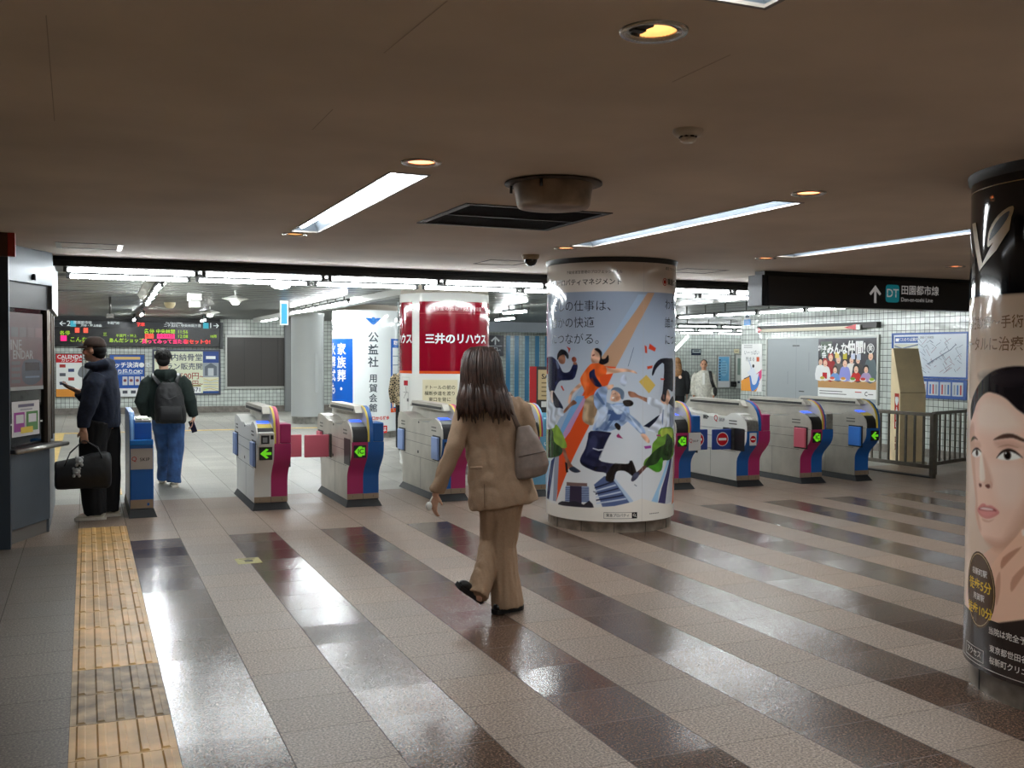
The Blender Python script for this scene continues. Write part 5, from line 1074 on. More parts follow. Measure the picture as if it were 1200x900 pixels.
    # flaps
    def flapset(xs_, m, opened, sgn):
        d = .018 * sgn
        for y0, y1 in ((-.12, .09), (1.16, 1.37)):
            MB().box((min(xs_, xs_ + d * .3), y0 - .02, .435), (max(xs_, xs_ + d * .3), y1 + .02, .705)).build('flap_recess', M_BLACK, t)
            if opened and y0 < 0 : continue
            MB().box((min(xs_, xs_ + d * 1.7), y0, .45), (max(xs_, xs_ + d * 1.7), y1, .69)).build('flap', m, t, .008)
        if opened:
            yo = -.66 if opened == 'stop' else 0; MB().box((min(xs_, xs_ + d), .70 + yo, .44), (max(xs_, xs_ + d), .80 + yo, .70)).build('flap_hinge', M_DSTEEL, t, .004)
            e = xs_ + sgn * .29; MB().box((min(xs_ + sgn * .02, e), .74 + yo, .445), (max(xs_ + sgn * .02, e), .765 + yo, .69)).build('flap', m, t, .008)
            if opened == 'stop':
                A = Art(plane_map((0, .74 + yo, 0), (1, 0, 0), (0, 0, 1)), None, .001, .0004); no_entry(A, xs_ + sgn * .15, .57, .085); A.build('no_entry_mark', t)
    if flap_l: flapset(0, flap_l, open_l, -1)
    if flap_r: flapset(W, flap_r, open_r, 1)
    if recess: MB().box((-.006, -.16, .44), (.001, .28, .70)).build('dark_recess', M_BLACK, t)
    # the sign on the front
    A = Art(plane_map((0, -.208, 0), (1, 0, 0), (0, 0, 1)), None, .001, .0006); cx = hw * .5 if right else W * .6; cz = .585
    if sign in ('ic', 'arrow'):
        A.rect(cx - .064, cz - .064, cx + .064, cz + .064, M_BLACK)
        if sign == 'arrow': A.poly([(cx - .055, cz), (cx + .005, cz + .05), (cx + .03, cz + .04), (cx, cz + .014), (cx + .055, cz + .014), (cx + .055, cz - .014), (cx, cz - .014), (cx + .03, cz - .04), (cx + .005, cz - .05)], GRN)
        else: A.poly([(cx - .058, cz), (cx - .01, cz + .052), (cx + .02, cz + .052), (cx + .02, cz + .04), (cx + .05, cz + .04), (cx + .05, cz - .04), (cx + .02, cz - .04), (cx + .02, cz - .052), (cx - .01, cz - .052)], GRN); A.text('IC', cx + .008, cz, .07, M_BLACK, .02)
        A.build('arrow_sign', t)
    elif sign == 'stop': A.rect(cx - .05, cz - .075, cx + .05, cz + .075, ink((226, 224, 222))); no_entry(A, cx, cz, .046); A.build('no_entry_sign', t)
    A = Art(plane_map((0, -.0125, 0), (1, 0, 0), (0, 0, 1)), None, .0005, .0003); A.text('1', hw * .35, .1, .03, GSL); A.text('2', W - .06, .1, .03, GSL); A.build('gate_number', t)
    if rlabel == 'skip':
        A = Art(plane_map((0, -.208, 0), (1, 0, 0), (0, 0, 1)), None, .001, .0005); A.rect(hw + .002, .47, W, .68, ink((216, 216, 214))); A.text('Q', hw + .03, .585, .06, ink((196, 60, 70)), .01); A.text('SKIP', hw + .095, .58, .036, ink((60, 60, 64)), .01, gap=1.15); A.build('lettering', t)
    if rlabel == 'sa':
        A = Art(plane_map((0, -.208, 0), (1, 0, 0), (0, 0, 1)), None, .001, .0005)
        for k, ch in enumerate('SA'): A.text(ch, hw + .08, .60 - k * .1, .1, WI, .01, rot=-PI / 2)
        A.build('lettering', t)
    if logo:
        A = Art(plane_map((-.001, 0, 0), (0, -1, 0), (0, 0, 1)), None, .001, .0005); A.text('Q', -.44, .80, .10, ink((196, 60, 70)), .012); A.text('SKIP', -.31, .785, .055, ink((70, 70, 74)), .01, gap=1.15); A.rect(-.72, .78, -.62, .83, ink((120, 122, 120))); A.rect(-.70, .795, -.66, .82, M_BLACK); A.build('lettering', t)
    return t
YG = 10.26
Y1, P1, B1_ = GYE, MAG, BLU
gate(1.545, YG + .08, 'white ticket gate with a magenta right half, leftmost of the wide gates', GWH, MAG, GWH, (GYE, MAG, PNK), MAG, 'arrow', LBL, PNK, False, True, reader=True)
gate(2.47, YG - .02, 'steel ticket gate with a pink flap stretched out to the left', MAG, BLU, GST, (GYE, BLU, BLU), BLU, 'ic', PNK, None, True)
gate(3.45, YG + .02, 'steel ticket gate with two pale blue flaps, left of the woman in beige', BLU, MAG, GST, (GYE, PNK, MAG), MAG, 'arrow', LBL, None, reader=False)
gate(4.40, YG, 'ticket gate with a sky blue lettered side, between the woman and the poster column', MAG, SBL, GST, (GYE, MAG, SBL), SBL, 'ic', PNK, None, rlabel='sa')
gate(6.27, YG - .05, 'ticket gate half behind the poster column, with a white label on its blue half', MAG, BLU, GST, (GYE, PNK, BLU), BLU, 'ic', None, NVF, False, 'stop', rlabel='skip')
gate(7.22, YG - .1, 'white sided ticket gate with red no entry signs and a lettered flank', BLU, MAG, GWH, (BLU, BLU, MAG), MAG, 'stop', NVF, None, 'stop', nose='steel', recess=True, logo=True)
gate(8.14, YG - .13, 'steel ticket gate with a closed pink flap, second from the right end', MAG, BLU, GST, (GYE, PNK, BLU), M_STEEL, 'ic', PNK, None)
gate(8.97, YG - .16, 'narrow ticket gate with a bright blue flap, at the right end of the row', BLU, None, GST, (GYE, BLU), None, 'arrow', BFL, None, W=.215)
# slim blue gate at the left end
W = .215
t = empty('ticket_gate', (.375, 10.27, 0), 0, 'slim blue ticket gate with a lettered label, beside the man with the black bag', 'ticket gate', 'row of ticket gates')
MB().add([(-.01, -.05, 0), (W + .03, -.05, 0), (W + .03, 1.3, 0), (-.01, 1.3, 0), (0, 0, .08), (W, 0, .08), (W, 1.25, .08), (0, 1.25, .08)], [(0, 3, 2, 1), (4, 5, 6, 7), (0, 1, 5, 4), (1, 2, 6, 5), (2, 3, 7, 6), (3, 0, 4, 7)]).build('plinth', M_RUB, t)
MB().box((0, 0, .08), (W, 1.25, .73)).build('body', BLU, t, .012); MB().box((.05, .18, .73), (W - .005, 1.25, .895)).build('upper_box', BLU, t, .01)
MB().xprism([(.0, .73), (.02, .84), (.06, .93), (.12, .98), (.2, 1.0), (1.15, 1.0), (1.25, .95), (1.28, .73)], 0, .05, 0).build('hood', BLU, t, .012)
sweep(MB(), [(.0, .73), (.02, .84), (.06, .93), (.12, .98), (.2, 1.0)], .012, .036, .004).build('hood_band', mat('pale_blue_band', (120, 170, 220), .3), t)
MB().box((.055, .2, .895), (W - .01, .9, .92)).build('top_plate', M_STEEL, t, .006); MB().box((.07, .25, .92), (.12, .5, .935)).box((.135, .25, .92), (.19, .5, .935)).build('card_reader', mat('reader_cream', (214, 220, 196), .4), t, .004)
MB().box((.0, -.012, .69), (W, .06, .745)).build('front_lip', mat('bright_blue', (40, 120, 200), .2), t, .01)
A = Art(plane_map((0, -.001, 0), (1, 0, 0), (0, 0, 1)), None, .001, .0005); A.rect(.008, .46, W - .006, .66, ink((176, 170, 164))); A.text('Q', .04, .56, .06, ink((170, 50, 56)), .008); A.text('SKIP', .135, .553, .044, ink((60, 56, 56)), .012, gap=1.1); A.rect(.004, .085, W - .004, .17, TOE); A.rect(W - .06, .11, W - .04, .135, BLU); A.build('lettering', t)

# ================================================================== FENCES, KIOSK
M_FN = mat('fence_steel', (112, 106, 98), .35, .8, .08, 12)
def fence(name, p, q, label, n, foot=False):
    p, q = Vector(p), Vector(q); d = q - p; L = d.length; d.normalize()
    t = empty('rail_fence', p, math.atan2(d.y, d.x), label, 'fence', 'steel fences at the right end of the gates')
    for x in (0, L): MB().box((x - .03, -.03, 0), (x + .03, .03, .84)).build('post', M_FN, t, .004)
    MB().box((.03, -.022, .80), (L - .03, .022, .845)).build('rail', M_FN, t, .004); MB().box((.03, -.018, .12), (L - .03, .018, .17)).build('rail', M_FN, t, .004)
    for k in range(n): x = L * (k + 1) / (n + 1); MB().box((x - .014, -.01, .17), (x + .014, .01, .80)).build('bar', M_FN, t)
    if foot: MB().box((0, -.05, 0), (L, .05, .02)).build('foot_bar', M_RUB, t, .004)
fence('a', (10.12, 9.95, 0), (10.05, 11.45, 0), 'steel rail fence running back beside the last gate', 9, True)
fence('b', (10.45, 10.25, 0), (12.1, 10.85, 0), 'steel rail fence reaching across to the right tiled wall', 10)
p = Vector((11.12, 11.42, 0)); t = empty('aed_kiosk', p, -.35, 'beige slant-topped kiosk with a red medical label, behind the fence', 'kiosk')
KB = mat('kiosk_beige', (232, 212, 170), .5, 0, .05, 4)
MB().xprism([(-.16, .05), (-.16, 1.06), (.1, 1.70), (.16, 1.70), (.16, .05)], -.19, .19, 0).build('cabinet', KB, t, .006); MB().box((-.21, -.2, 0), (.21, .18, .05)).build('base', mat('kiosk_base', (168, 158, 140), .5), t)
A = Art(plane_map((-.19, 0, 0), (0, -1, 0), (0, 0, 1)), None, .001, .0006); A.rect(-.02, .52, .13, 1.04, ink((190, 62, 54))); A.poly([(.055, .86), (.0, .93), (.01, .985), (.045, .99), (.055, .97), (.065, .99), (.1, .985), (.11, .93)], WI, 3)
for k, ch in enumerate('AED'): A.text(ch, .055, .8 - k * .11, .11, WI, .02)
for k, ch in enumerate('設置'): A.text(ch, .055, .36 - k * .11, .1, ink((150, 40, 40)), .01)
A.build('lettering', t)
MB().box((-.191, -.155, .06), (.191, -.15, .07)).box((-.19, -.162, 1.05), (.19, -.158, 1.06)).build('seam', ink((150, 136, 106)), t)

# ================================================================== TICKET OFFICE AT THE LEFT
ang = math.atan2(.91, .414); PA = Vector((-.60, 9.05, 0)); LBo = .725
t = empty('ticket_office', PA, ang, 'grey panelled ticket office with a counter window, at the left edge', 'ticket office')
OG1 = mat('office_grey', (84, 94, 103), .4, .2, .05, 3); OG2 = mat('office_pale', (92, 99, 102), .4, .3); ODK = mat('office_dark', (44, 46, 48), .5); OST = mat('office_post', (56, 66, 76), .4, .3)
MB().box((.02, .0, .12), (LBo, .04, .755)).build('lower_panel', OG1, t, .004); MB().box((.03, .03, 0), (LBo - .01, .07, .12)).build('kick_plate', mat('kick_grey', (112, 108, 104), .5), t)
MB().box((-.03, -.1, .755), (LBo + .12, .25, .79)).build('counter', mat('counter_dark', (70, 72, 74), .3, .3), t, .006); MB().tube([(-.03, -.1, .772), (LBo + .12, -.1, .772)], .02, 12).build('counter_edge', M_STEEL, t)
MB().box((.02, .0, 1.94), (LBo, .06, 2.15)).build('header', ODK, t); MB().box((-.0, -.03, 2.15), (LBo + .02, .06, CZ)).build('fascia', OG1, t, .004)
MB().lathe([(.02, 0), (.02, .03), (.012, .05), (0, .052)], (.4, -.035, 2.18), n=14).build('fascia_knob', M_BLACK, t)
MB().box((.03, .02, .79), (LBo - .05, .026, 1.94)).build('window_pane', glass('office_glass', (196, 204, 204)), t)
MB().box((.0, .0, .79), (.03, .05, 1.94)).build('window_frame', M_DSTEEL, t); MB().box((LBo - .05, -.01, .79), (LBo, .05, 1.94)).build('window_frame', mat('frame_bronze', (112, 102, 92), .35, .6), t)
MB().box((.02, .9, 0), (LBo + .3, .94, 2.3)).box((.02, .06, 0), (.04, .9, 2.3)).box((.02, .06, 1.96), (LBo, .9, 2.0)).build('inner_wall', mat('office_inner', (170, 168, 160), .6), t)
A = Art(plane_map((0, 0, 0), (1, 0, 0), (0, 0, 1)), None, .006, .0003)
A.rect(.06, 1.28, .60, 1.90, ink((92, 52, 50), .5)); A.text('INE', .16, 1.63, .12, ink((156, 152, 150), .5), .01); A.text('ENDAR', .27, 1.55, .1, ink((156, 152, 150), .5), .02)
A.poly([(.26, 1.34), (.28, 1.5), (.56, 1.5), (.58, 1.36), (.42, 1.3)], ink((40, 46, 60), .5), 3); A.rect(.3, 1.42, .54, 1.49, ink((20, 24, 32))); A.rect(.3, 1.36, .54, 1.375, ink((120, 130, 150)))
for k in range(4): A.rect(.08 + k * .13, 1.70, .19 + k * .13, 1.78, ink((70 + 12 * k, 56, 56), .4)); A.rect(.08, 1.32 + k * .05, .22, 1.35 + k * .05, ink((66, 62, 66), .4))
A.rect(.06, 1.26, .60, 1.29, ink((150, 150, 146), .4)); A.build('calendar_poster', t)
A = Art(plane_map((0, -.0, 0), (1, 0, 0), (0, 0, 1)), None, .012, .0008)
A.rect(.07, .88, .52, 1.17, ink((206, 202, 200), .4)); A.rect(.17, 1.12, .43, 1.145, ink((96, 88, 112))); A.rect(.2, 1.095, .4, 1.105, ink((150, 146, 156))); A.rect(.1, .92, .27, 1.08, ink((150, 60, 140))); A.rect(.3, .92, .49, 1.08, ink((80, 130, 70))); A.rect(.13, .99, .25, 1.06, ink((220, 216, 216))); A.rect(.33, .99, .46, 1.06, ink((220, 216, 216))); A.rect(.2, .905, .4, .955, ink((220, 190, 70))); A.rect(.03, .98, .07, .995, ink((220, 220, 216))); A.rect(.52, .98, .56, .995, ink((220, 220, 216)))
A.build('window_notice', t)
A = Art(plane_map((0, .04, 0), (1, 0, 0), (0, 0, 1)), None, .001, .0008); A.rect(.03, 1.215, .24, 1.25, ink((90, 140, 190))); A.rect(.03, 1.06, .3, 1.205, ink((92, 76, 58))); A.build('window_label', t)
MB().box((.35, .2, .8), (.6, .5, 1.15)).box((.36, .196, .9), (.58, .2, 1.1), 1).build('desk_machine', [OG2, M_BLACK], t, .01)
# flank of the office along the passage
iv = Matrix.Translation(-PA); Rz = Matrix.Rotation(-ang, 4, 'Z')
def wpart(name, mb, m, bevel=0):
    mb.v = [tuple(Rz @ (Vector(v) - PA)) for v in mb.v]; return mb.build(name, m, t, bevel)
wpart('side_fascia', MB().box((-.36, 9.70, 1.95), (-.27, 11.6, CF)), OG2, .004); wpart('side_panel', MB().box((-.36, 9.72, .0), (-.31, 11.6, .75)), OG1)
for y in (9.74, 10.0, 10.6, 11.3): wpart('side_post', MB().box((-.35, y, .75), (-.30, y + .1, 1.95)), mat('frame_bronze', (112, 102, 92), .35, .6), .004)
wpart('side_pane', MB().box((-.335, 9.84, .79), (-.33, 11.5, 1.95)), glass('office_glass'))
q = Art(plane_map((-.298, 0, 0), (0, 1, 0), (0, 0, 1)), None, .001, .0006)
wp = MB().box((-.302, 9.78, 1.35), (-.297, 9.97, 1.86)).box((-.2965, 9.79, 1.5), (-.2955, 9.96, 1.65), 1).box((-.2965, 9.79, 1.68), (-.2955, 9.96, 1.84), 2).box((-.2965, 9.79, 1.38), (-.2955, 9.96, 1.5), 3); wpart('side_notice', wp, [ink((226, 220, 214)), ink((230, 226, 220)), ink((196, 60, 60)), ink((220, 170, 70))])
wpart('corner_post', MB().box((-.665, 8.95, 0), (-.565, 9.06, CZ)), OST, .004); wpart('wing_wall', MB().box((-5, 9.0, 0), (-.665, 9.06, 2.1)), ODK); wpart('wing_fascia', MB().box((-5, 8.96, 2.1), (-.665, 9.06, CZ)), OG1, .004)
p = hit_z(9, 273, CZ)
t2 = empty('call_lamp', (p.x, p.y, CZ), 0, 'red and brown box lamp under the ceiling at the left edge', 'lamp'); MB().box((-.1, -.03, -.17), (.0, .03, 0)).build('housing', mat('lamp_brown', (92, 52, 30), .5), t2); MB().box((.0, -.035, -.17), (.05, .035, 0)).build('red_lens', mat('lens_red', (170, 44, 26), .35), t2, .004)
# ================================================================== PEOPLE
SKINM = mat('skin', (206, 160, 134), .5, 0, .05, 30); SKINT = mat('skin_tan', (176, 128, 100), .5, 0, .05, 30)
def fabric(name, rgb, rough=.85, var=.1, scale=26, bump=.25): return mat(name, rgb, rough, 0, var, scale, bump)
def hand(mb, wrist, fdir, pn, thumb=1, curl=.5, s=1.0):
    w = Vector(wrist); f = Vector(fdir).normalized(); p = Vector(pn); p = (p - f * p.dot(f)).normalized(); l = f.cross(p).normalized()
    mb.tube([w - f * .03 * s, w, w + f * .03 * s, w + f * .065 * s, w + f * .088 * s], [(.026 * s, .02 * s), (.029 * s, .019 * s), (.036 * s, .017 * s), (.039 * s, .015 * s), (.035 * s, .011 * s)], 12, flat=l)
    for i, (o, L) in enumerate(((-.028, .062), (-.0095, .08), (.0095, .084), (.028, .074))):
        o *= thumb; b = w + f * (.082 - (.006 if i == 0 else 0)) * s + l * o * s; pts = [b - f * .012 * s, b]; a = curl * .4
        for k, fr in enumerate((.42, .32, .26)):
            d = f * math.cos(a) + p * math.sin(a) + l * o * .9; pts.append(pts[-1] + d.normalized() * L * fr * s); a += curl
        mb.tube(pts, [.0088 * s, .0092 * s, .0085 * s, .0078 * s, .0058 * s], 8)
    b = w + f * .022 * s + l * .03 * thumb * s; d = (f * .62 + l * .62 * thumb + p * .35).normalized(); d2 = (f * .85 + l * .15 * thumb + p * .5).normalized()
    mb.tube([b - d * .012 * s, b, b + d * .034 * s, b + d * .034 * s + d2 * .03 * s], [.012 * s, .0125 * s, .0105 * s, .0072 * s], 8)
def headmesh(mb, c, yaw=0, s=1.0, pitch=0):
    """yaw 0 looks away (+w); PI looks at the camera; +PI/2 looks left (-u)"""
    R = Matrix.Rotation(yaw, 3, 'Z') @ Matrix.Rotation(pitch, 3, 'X'); c = Vector(c); e = lambda o, r, n=16: mb.ell(c + R @ (Vector(o) * s), tuple(v * s for v in r), n, 0, R)
    e((0, -.008, .02), (.074, .092, .096), 20); e((0, .02, -.045), (.058, .068, .068)); e((0, .045, -.085), (.034, .038, .026)); e((0, .092, -.022), (.012, .022, .026), 10); e((0, .099, -.034), (.015, .014, .01), 10)
    e((0, .082, .022), (.05, .012, .012), 10); e((0, .083, -.066), (.024, .011, .011), 10)
    for k in (-1, 1): e((k * .074, -.005, -.012), (.011, .024, .034), 10); e((k * .04, .07, -.03), (.024, .016, .022), 10)
    return R
def face_parts(o, c, R, s=1.0):
    c = Vector(c)
    for k in (-1, 1):
        MB().ell(c + R @ (Vector((k * .03, .083, .0)) * s), (.012 * s, .006 * s, .008 * s), 10, 0, R).build('eye', mat('eye_dark', (30, 24, 22), .2), o)
        MB().ell(c + R @ (Vector((k * .031, .088, .022)) * s), (.02 * s, .006 * s, .005 * s), 8, 0, R).build('eyebrow', mat('brow_dark', (40, 32, 28), .8), o)
    MB().ell(c + R @ (Vector((0, .092, -.066)) * s), (.022 * s, .006 * s, .006 * s), 10, 0, R).build('mouth', mat('lip', (150, 84, 78), .5), o)
def shoe(heel, toe, name, m, parent, h=.085, wd=.045, sole=None, up=(0, 0, 1)):
    a, b = Vector(heel), Vector(toe); d = b - a; L = d.length; d.normalize(); u = Vector(up); l = d.cross(u).normalized(); u = l.cross(d)
    mb = MB(); P = [a - d * .0, a + d * L * .12, a + d * L * .35, a + d * L * .6, a + d * L * .85, b]; H = [h * .6, h, h * .95, h * .62, h * .5, h * .2]; Wd = [wd * .6, wd * .8, wd * .82, wd, wd * .95, wd * .45]
    mb.tube([p + u * hh / 2 for p, hh in zip(P, H)], [(w_, hh / 2) for w_, hh in zip(Wd, H)], 16, flat=l)
    o = mb.build(name, m, parent); k = o.modifiers.new('s', 'SUBSURF'); k.levels = 1; k.render_levels = 1
    if sole:
        q = MB(); ring = [(-.02, .5), (0, .75), (.12, .84), (.35, .84), (.6, 1.02), (.85, .97), (.97, .6), (1.02, .3)]
        out = [(t_, w_) for t_, w_ in ring] + [(t_, -w_) for t_, w_ in ring[::-1]]
        q.prism(out, lambda p_, e_: a + d * L * p_[0] + l * p_[1] * wd + u * (-.004 if e_ == 0 else .022), 0); q.build('sole', sole, o)
    return o
def root_at(px_, base, name='person'):
    """local frame: u to the right, w away from the camera, z up"""
    a = math.atan2(base[0], base[1]); return a
def make_body(pos, label, bm_, group=None, m=None, vox=.0075):
    o = bm_.build('person', m or SKINM); voxel(o, vox, 3); o.location = pos; o.rotation_euler.z = -math.atan2(pos[0], pos[1]); tag(o, label, 'person', group, 'thing'); return o
def garment(name, mb, m, parent, vox=.011, wr=.006, ws=(7, 7, 4), sm=4, seed=0):
    o = mb.build(name, m); voxel(o, vox, sm, wr, ws, seed); o.parent = parent; return o
def follow(parent, o):
    """top-level thing given in a person's local frame"""
    o.location = parent.location; o.rotation_euler.z = parent.rotation_euler.z; return o
def strands(mb, c, seed, rows, n, r=.011, jit=.01, wl=-1):
    """locks of hair lying over a stack of ellipses (z, cu, cw, ru, rw)"""
    rn = random.Random(seed)
    for i in range(n):
        t = 2 * PI * i / n + rn.uniform(-.05, .05); k = rn.uniform(.97, 1.05); pts = []
        for j, (z, cu, cw, ru, rw) in enumerate(rows): pts.append((cu + ru * k * math.cos(t) + rn.uniform(-jit, jit) * .4, cw + rw * k * math.sin(t) + rn.uniform(-jit, jit) * .4, z - (rn.uniform(-.02, .07) if j == len(rows) - 1 else 0)))
        mb.tube(pts, [r * .7] + [r * rn.uniform(.9, 1.3)] * (len(pts) - 2) + [r * .25], 6)
# ------------------------------------------------------------------ the woman in beige
BE = fabric('beige_suit', (162, 135, 110), .88, .03, 90, .15)
pw = hit_z(590, 717); s1 = 1 / 191.0
def wv(px_, py_, w): return ((px_ - 590) * s1, w, (717 - py_) * s1)
b = MB(); hc = (-.135, 0, 1.505); RH = headmesh(b, hc, -.55, .98)
b.tube([(-.12, -.01, 1.43), (-.105, -.01, 1.36), (-.09, 0, 1.27)], [.05, .052, .07], 14)
b.rings([(1.30, -.085, 0, .07, .05), (1.25, -.08, 0, .13, .08), (1.1, -.075, 0, .14, .09), (.97, -.06, 0, .115, .085), (.85, -.04, 0, .145, .10), (.74, -.03, 0, .13, .10)])
b.tube([(-.2, -.03, 1.255), wv(534, 521, -.09), wv(513, 573, -.07)], [.045, .036, .026], 12); b.tube([(.07, .03, 1.265), (.165, .05, 1.02), (.15, .24, 1.02)], [.045, .036, .026], 12)
hand(b, wv(511.5, 576, -.07), (-.12, -.02, -1), (.8, .5, 0), 1, .42, .95); hand(b, (.15, .26, 1.03), (-.2, .6, .5), (-1, -.3, .2), -1, .9, .95)
b.tube([(.02, .03, .80), (.015, .03, .42), (.03, .02, .07)], [.08, .055, .036], 14); b.tube([(-.07, -.02, .80), (-.075, .05, .44), (-.135, -.13, .19)], [.08, .055, .036], 14)
b.tube([(.03, .0, .05), (.06, .05, .035), (.11, .1, .025)], [.034, .034, .022], 10); b.tube([(-.15, -.15, .17), (-.15, -.13, .13), (-.14, -.08, .08)], [.03, .032, .02], 10)
wo = make_body(pw, 'person with long dark hair in a beige trouser suit, walking away past the poster column', b)
j = MB()
J = [(1.345, -.095, -.01, .062, .055), (1.315, -.09, -.005, .10, .07), (1.285, -.085, 0, .155, .085), (1.235, -.08, 0, .178, .10), (1.15, -.078, 0, .18, .112), (1.05, -.072, 0, .170, .11), (.96, -.062, 0, .166, .108), (.87, -.045, 0, .178, .118), (.78, -.022, 0, .196, .128), (.70, -.008, 0, .208, .134), (.655, -.002, 0, .212, .136)]
j.rings(J, 36, slope=.16)
j.tube([(-.19, -.02, 1.27), (-.235, -.04, 1.225), wv(538, 505, -.07), wv(533, 522, -.1), wv(523, 548, -.09), wv(512.5, 574, -.07)], [.055, .066, .058, .054, .05, .045], 16)
j.tube([(.05, .02, 1.28), (.10, .04, 1.235), (.14, .05, 1.12), (.168, .05, 1.02), (.16, .15, 1.01), (.15, .235, 1.02)], [.055, .066, .058, .054, .05, .045], 16)
jk = garment('jacket', j, BE, wo, .0085, .017, (10, 10, 7), 4)
v_ = MB().tube([(-.2, -.165, .90), (-.13, -.172, .905)], [(.004, .008)] * 2, 8); v_.build('pocket_flap', BE, jk)
MB().obox((-.115, -.142, .66), (-.118, -.128, .80), .004, .01, up=(0, 1, 0)).build('vent_seam', mat('beige_shadow_seam', (104, 82, 62), .9), jk)
t_ = MB()
t_.tube([(.02, .03, .84), (.018, .03, .66), wv(588, 640, .03), wv(591, 672, .02), wv(595, 711, .01)], [(.115, .12), (.098, .105), (.086, .09), (.09, .094), (.102, .11)], 22, flat=(1, 0, 0))
t_.tube([(-.06, -.0, .84), (-.062, .02, .66), wv(576, 636, .06), wv(570, 660, -.03), wv(559, 692, -.145)], [(.11, .12), (.09, .10), (.075, .08), (.066, .074), (.072, .08)], 22, flat=(1, 0, 0))
garment('trousers', t_, fabric('beige_trousers', (158, 130, 104), .88, .03, 90, .15), wo, .0085, .019, (15, 15, 1.8), 3, 3)
BK = mat('black_leather', (16, 15, 16), .35)
shoe((-.055, -.07, .008), (.115, .085, .006), 'shoe', BK, wo, .075, .04, mat('black_sole', (12, 12, 12), .6)); shoe((-.275, -.21, .205), (-.135, -.07, .075), 'shoe', BK, wo, .065, .038, mat('black_sole', (12, 12, 12), .6), (.35, -.2, .9))
HR = mat('dark_brown_hair', (58, 39, 31), .5, 0, .3, 30)
h = MB(); HRW = [(1.625, -.14, -.005, .02, .02), (1.615, -.14, -.005, .06, .06), (1.585, -.14, -.01, .093, .10), (1.54, -.14, -.015, .112, .122), (1.48, -.14, -.03, .118, .122), (1.42, -.135, -.045, .122, .11), (1.36, -.13, -.055, .135, .098), (1.31, -.13, -.07, .148, .085), (1.275, -.125, -.085, .15, .07)]
h.rings(HRW, 40); ho = h.build('hair', HR, wo); voxel(ho, .009, 3)
q = MB(); strands(q, None, 5, HRW[1:] + [(1.235, -.125, -.095, .152, .062)], 120, .0072, .009); rn = random.Random(21)
for i in range(20):
    t = PI * (1.02 + .96 * i / 19) + rn.uniform(-.06, .06); L = rn.uniform(.0, .075); c_, s_ = math.cos(t), math.sin(t)
    q.tube([(-.135 + .12 * c_, -.05 + .1 * s_, 1.40), (-.128 + .143 * c_, -.07 + .08 * s_, 1.31), (-.122 + .152 * c_ + rn.uniform(-.012, .012), -.09 + .066 * s_, 1.255), (-.118 + .16 * c_ + rn.uniform(-.02, .02), -.095 + .066 * s_, 1.225 - L)], [.012, .02, .017, .003], 7)
q.build('hair_locks', HR, ho)
# shoulder bag
bag = MB(); TB = fabric('taupe_bag', (128, 112, 102), .5, .06, 30, .1)
t = follow(wo, empty('shoulder_bag', label='taupe leather shoulder bag hanging at the right side of the person in beige', cat='bag'))
bag.rings([(.835, .165, -.08, .06, .045), (.845, .165, -.085, .09, .062), (.90, .165, -.085, .102, .07), (.98, .155, -.08, .092, .066), (1.06, .138, -.075, .07, .054), (1.13, .118, -.07, .046, .034), (1.145, .113, -.07, .038, .022)], 28, slope=.2, pw=2.8)
o = bag.build('bag_body', TB); voxel(o, .008, 3, .006, (10, 10, 5)); o.parent = t
MB().tube([(.09, -.075, 1.12), (.05, -.10, 1.22), (.03, -.085, 1.31), (.02, -.01, 1.345), (.04, .07, 1.31), (.1, .1, 1.2), (.13, -.0, 1.13)], [(.016, .004)] * 7, 8, flat=(1, .3, 0)).build('strap', TB, t)
MB().tube([(.085, -.145, .965), (.245, -.145, 1.0)], .004, 6).build('seam', mat('taupe_seam', (84, 70, 62), .6), t)
e = Vector(wv(508, 586, -.085)); t = follow(wo, empty('earphone_case', label='small white case dangling from the left hand of the person in beige', cat='case'))
MB().ell(e + Vector((-.02, -.03, -.02)), (.02, .012, .026), 14).build('case', M_WHITE, t); MB().tube([e + Vector((-.0, -.01, .035)), e + Vector((-.015, -.025, .0))], .004, 6).build('loop', M_WHITE, t)

# ------------------------------------------------------------------ the man with the black bag
pm = hit_z(118, 607)
def m1(px_, py_, w): return ((px_ - 118) / 134, w, (607 - py_) / 123)
b = MB(); hc = m1(111.5, 410, 0); R1_ = headmesh(b, hc, 1.25, 1.0)
b.tube([m1(114, 420, .0), m1(118, 428, 0), (.02, 0, 1.36)], [.055, .055, .075], 14)
b.rings([(1.38, .015, 0, .09, .10), (1.3, .01, 0, .12, .16), (1.1, .01, 0, .13, .15), (.95, .02, 0, .11, .12), (.85, .02, 0, .10, .11)])
b.tube([(-.03, -.19, 1.32), (-.10, -.24, 1.06), m1(98, 502, -.25)], [.05, .04, .03], 12); b.tube([(.02, .17, 1.32), (-.03, .2, 1.06), (-.2, .07, 1.21)], [.05, .04, .03], 12)
hand(b, m1(99, 501, -.25), (.06, 0, -1), (.2, 1, 0), -1, .75); hand(b, (-.205, .065, 1.215), (-.8, -.3, .35), (.2, .2, 1), 1, .5)
for (u0, w0, uk, ua, wa) in ((-.06, -.08, -.065, -.055, -.08), (.08, .08, .095, .09, .08)): b.tube([(u0, w0, .9), (uk, w0, .48), (ua, wa, .08)], [.085, .06, .042], 14); b.tube([(ua, wa, .06), (ua - .07, wa, .04), (ua - .13, wa, .03)], [.038, .036, .026], 10)
ma = make_body(pm, 'person in a brown cap and navy hoodie standing with a black bag and a phone', b)
NH = fabric('navy_hoodie', (24, 33, 52), .9, .15, 40, .25)
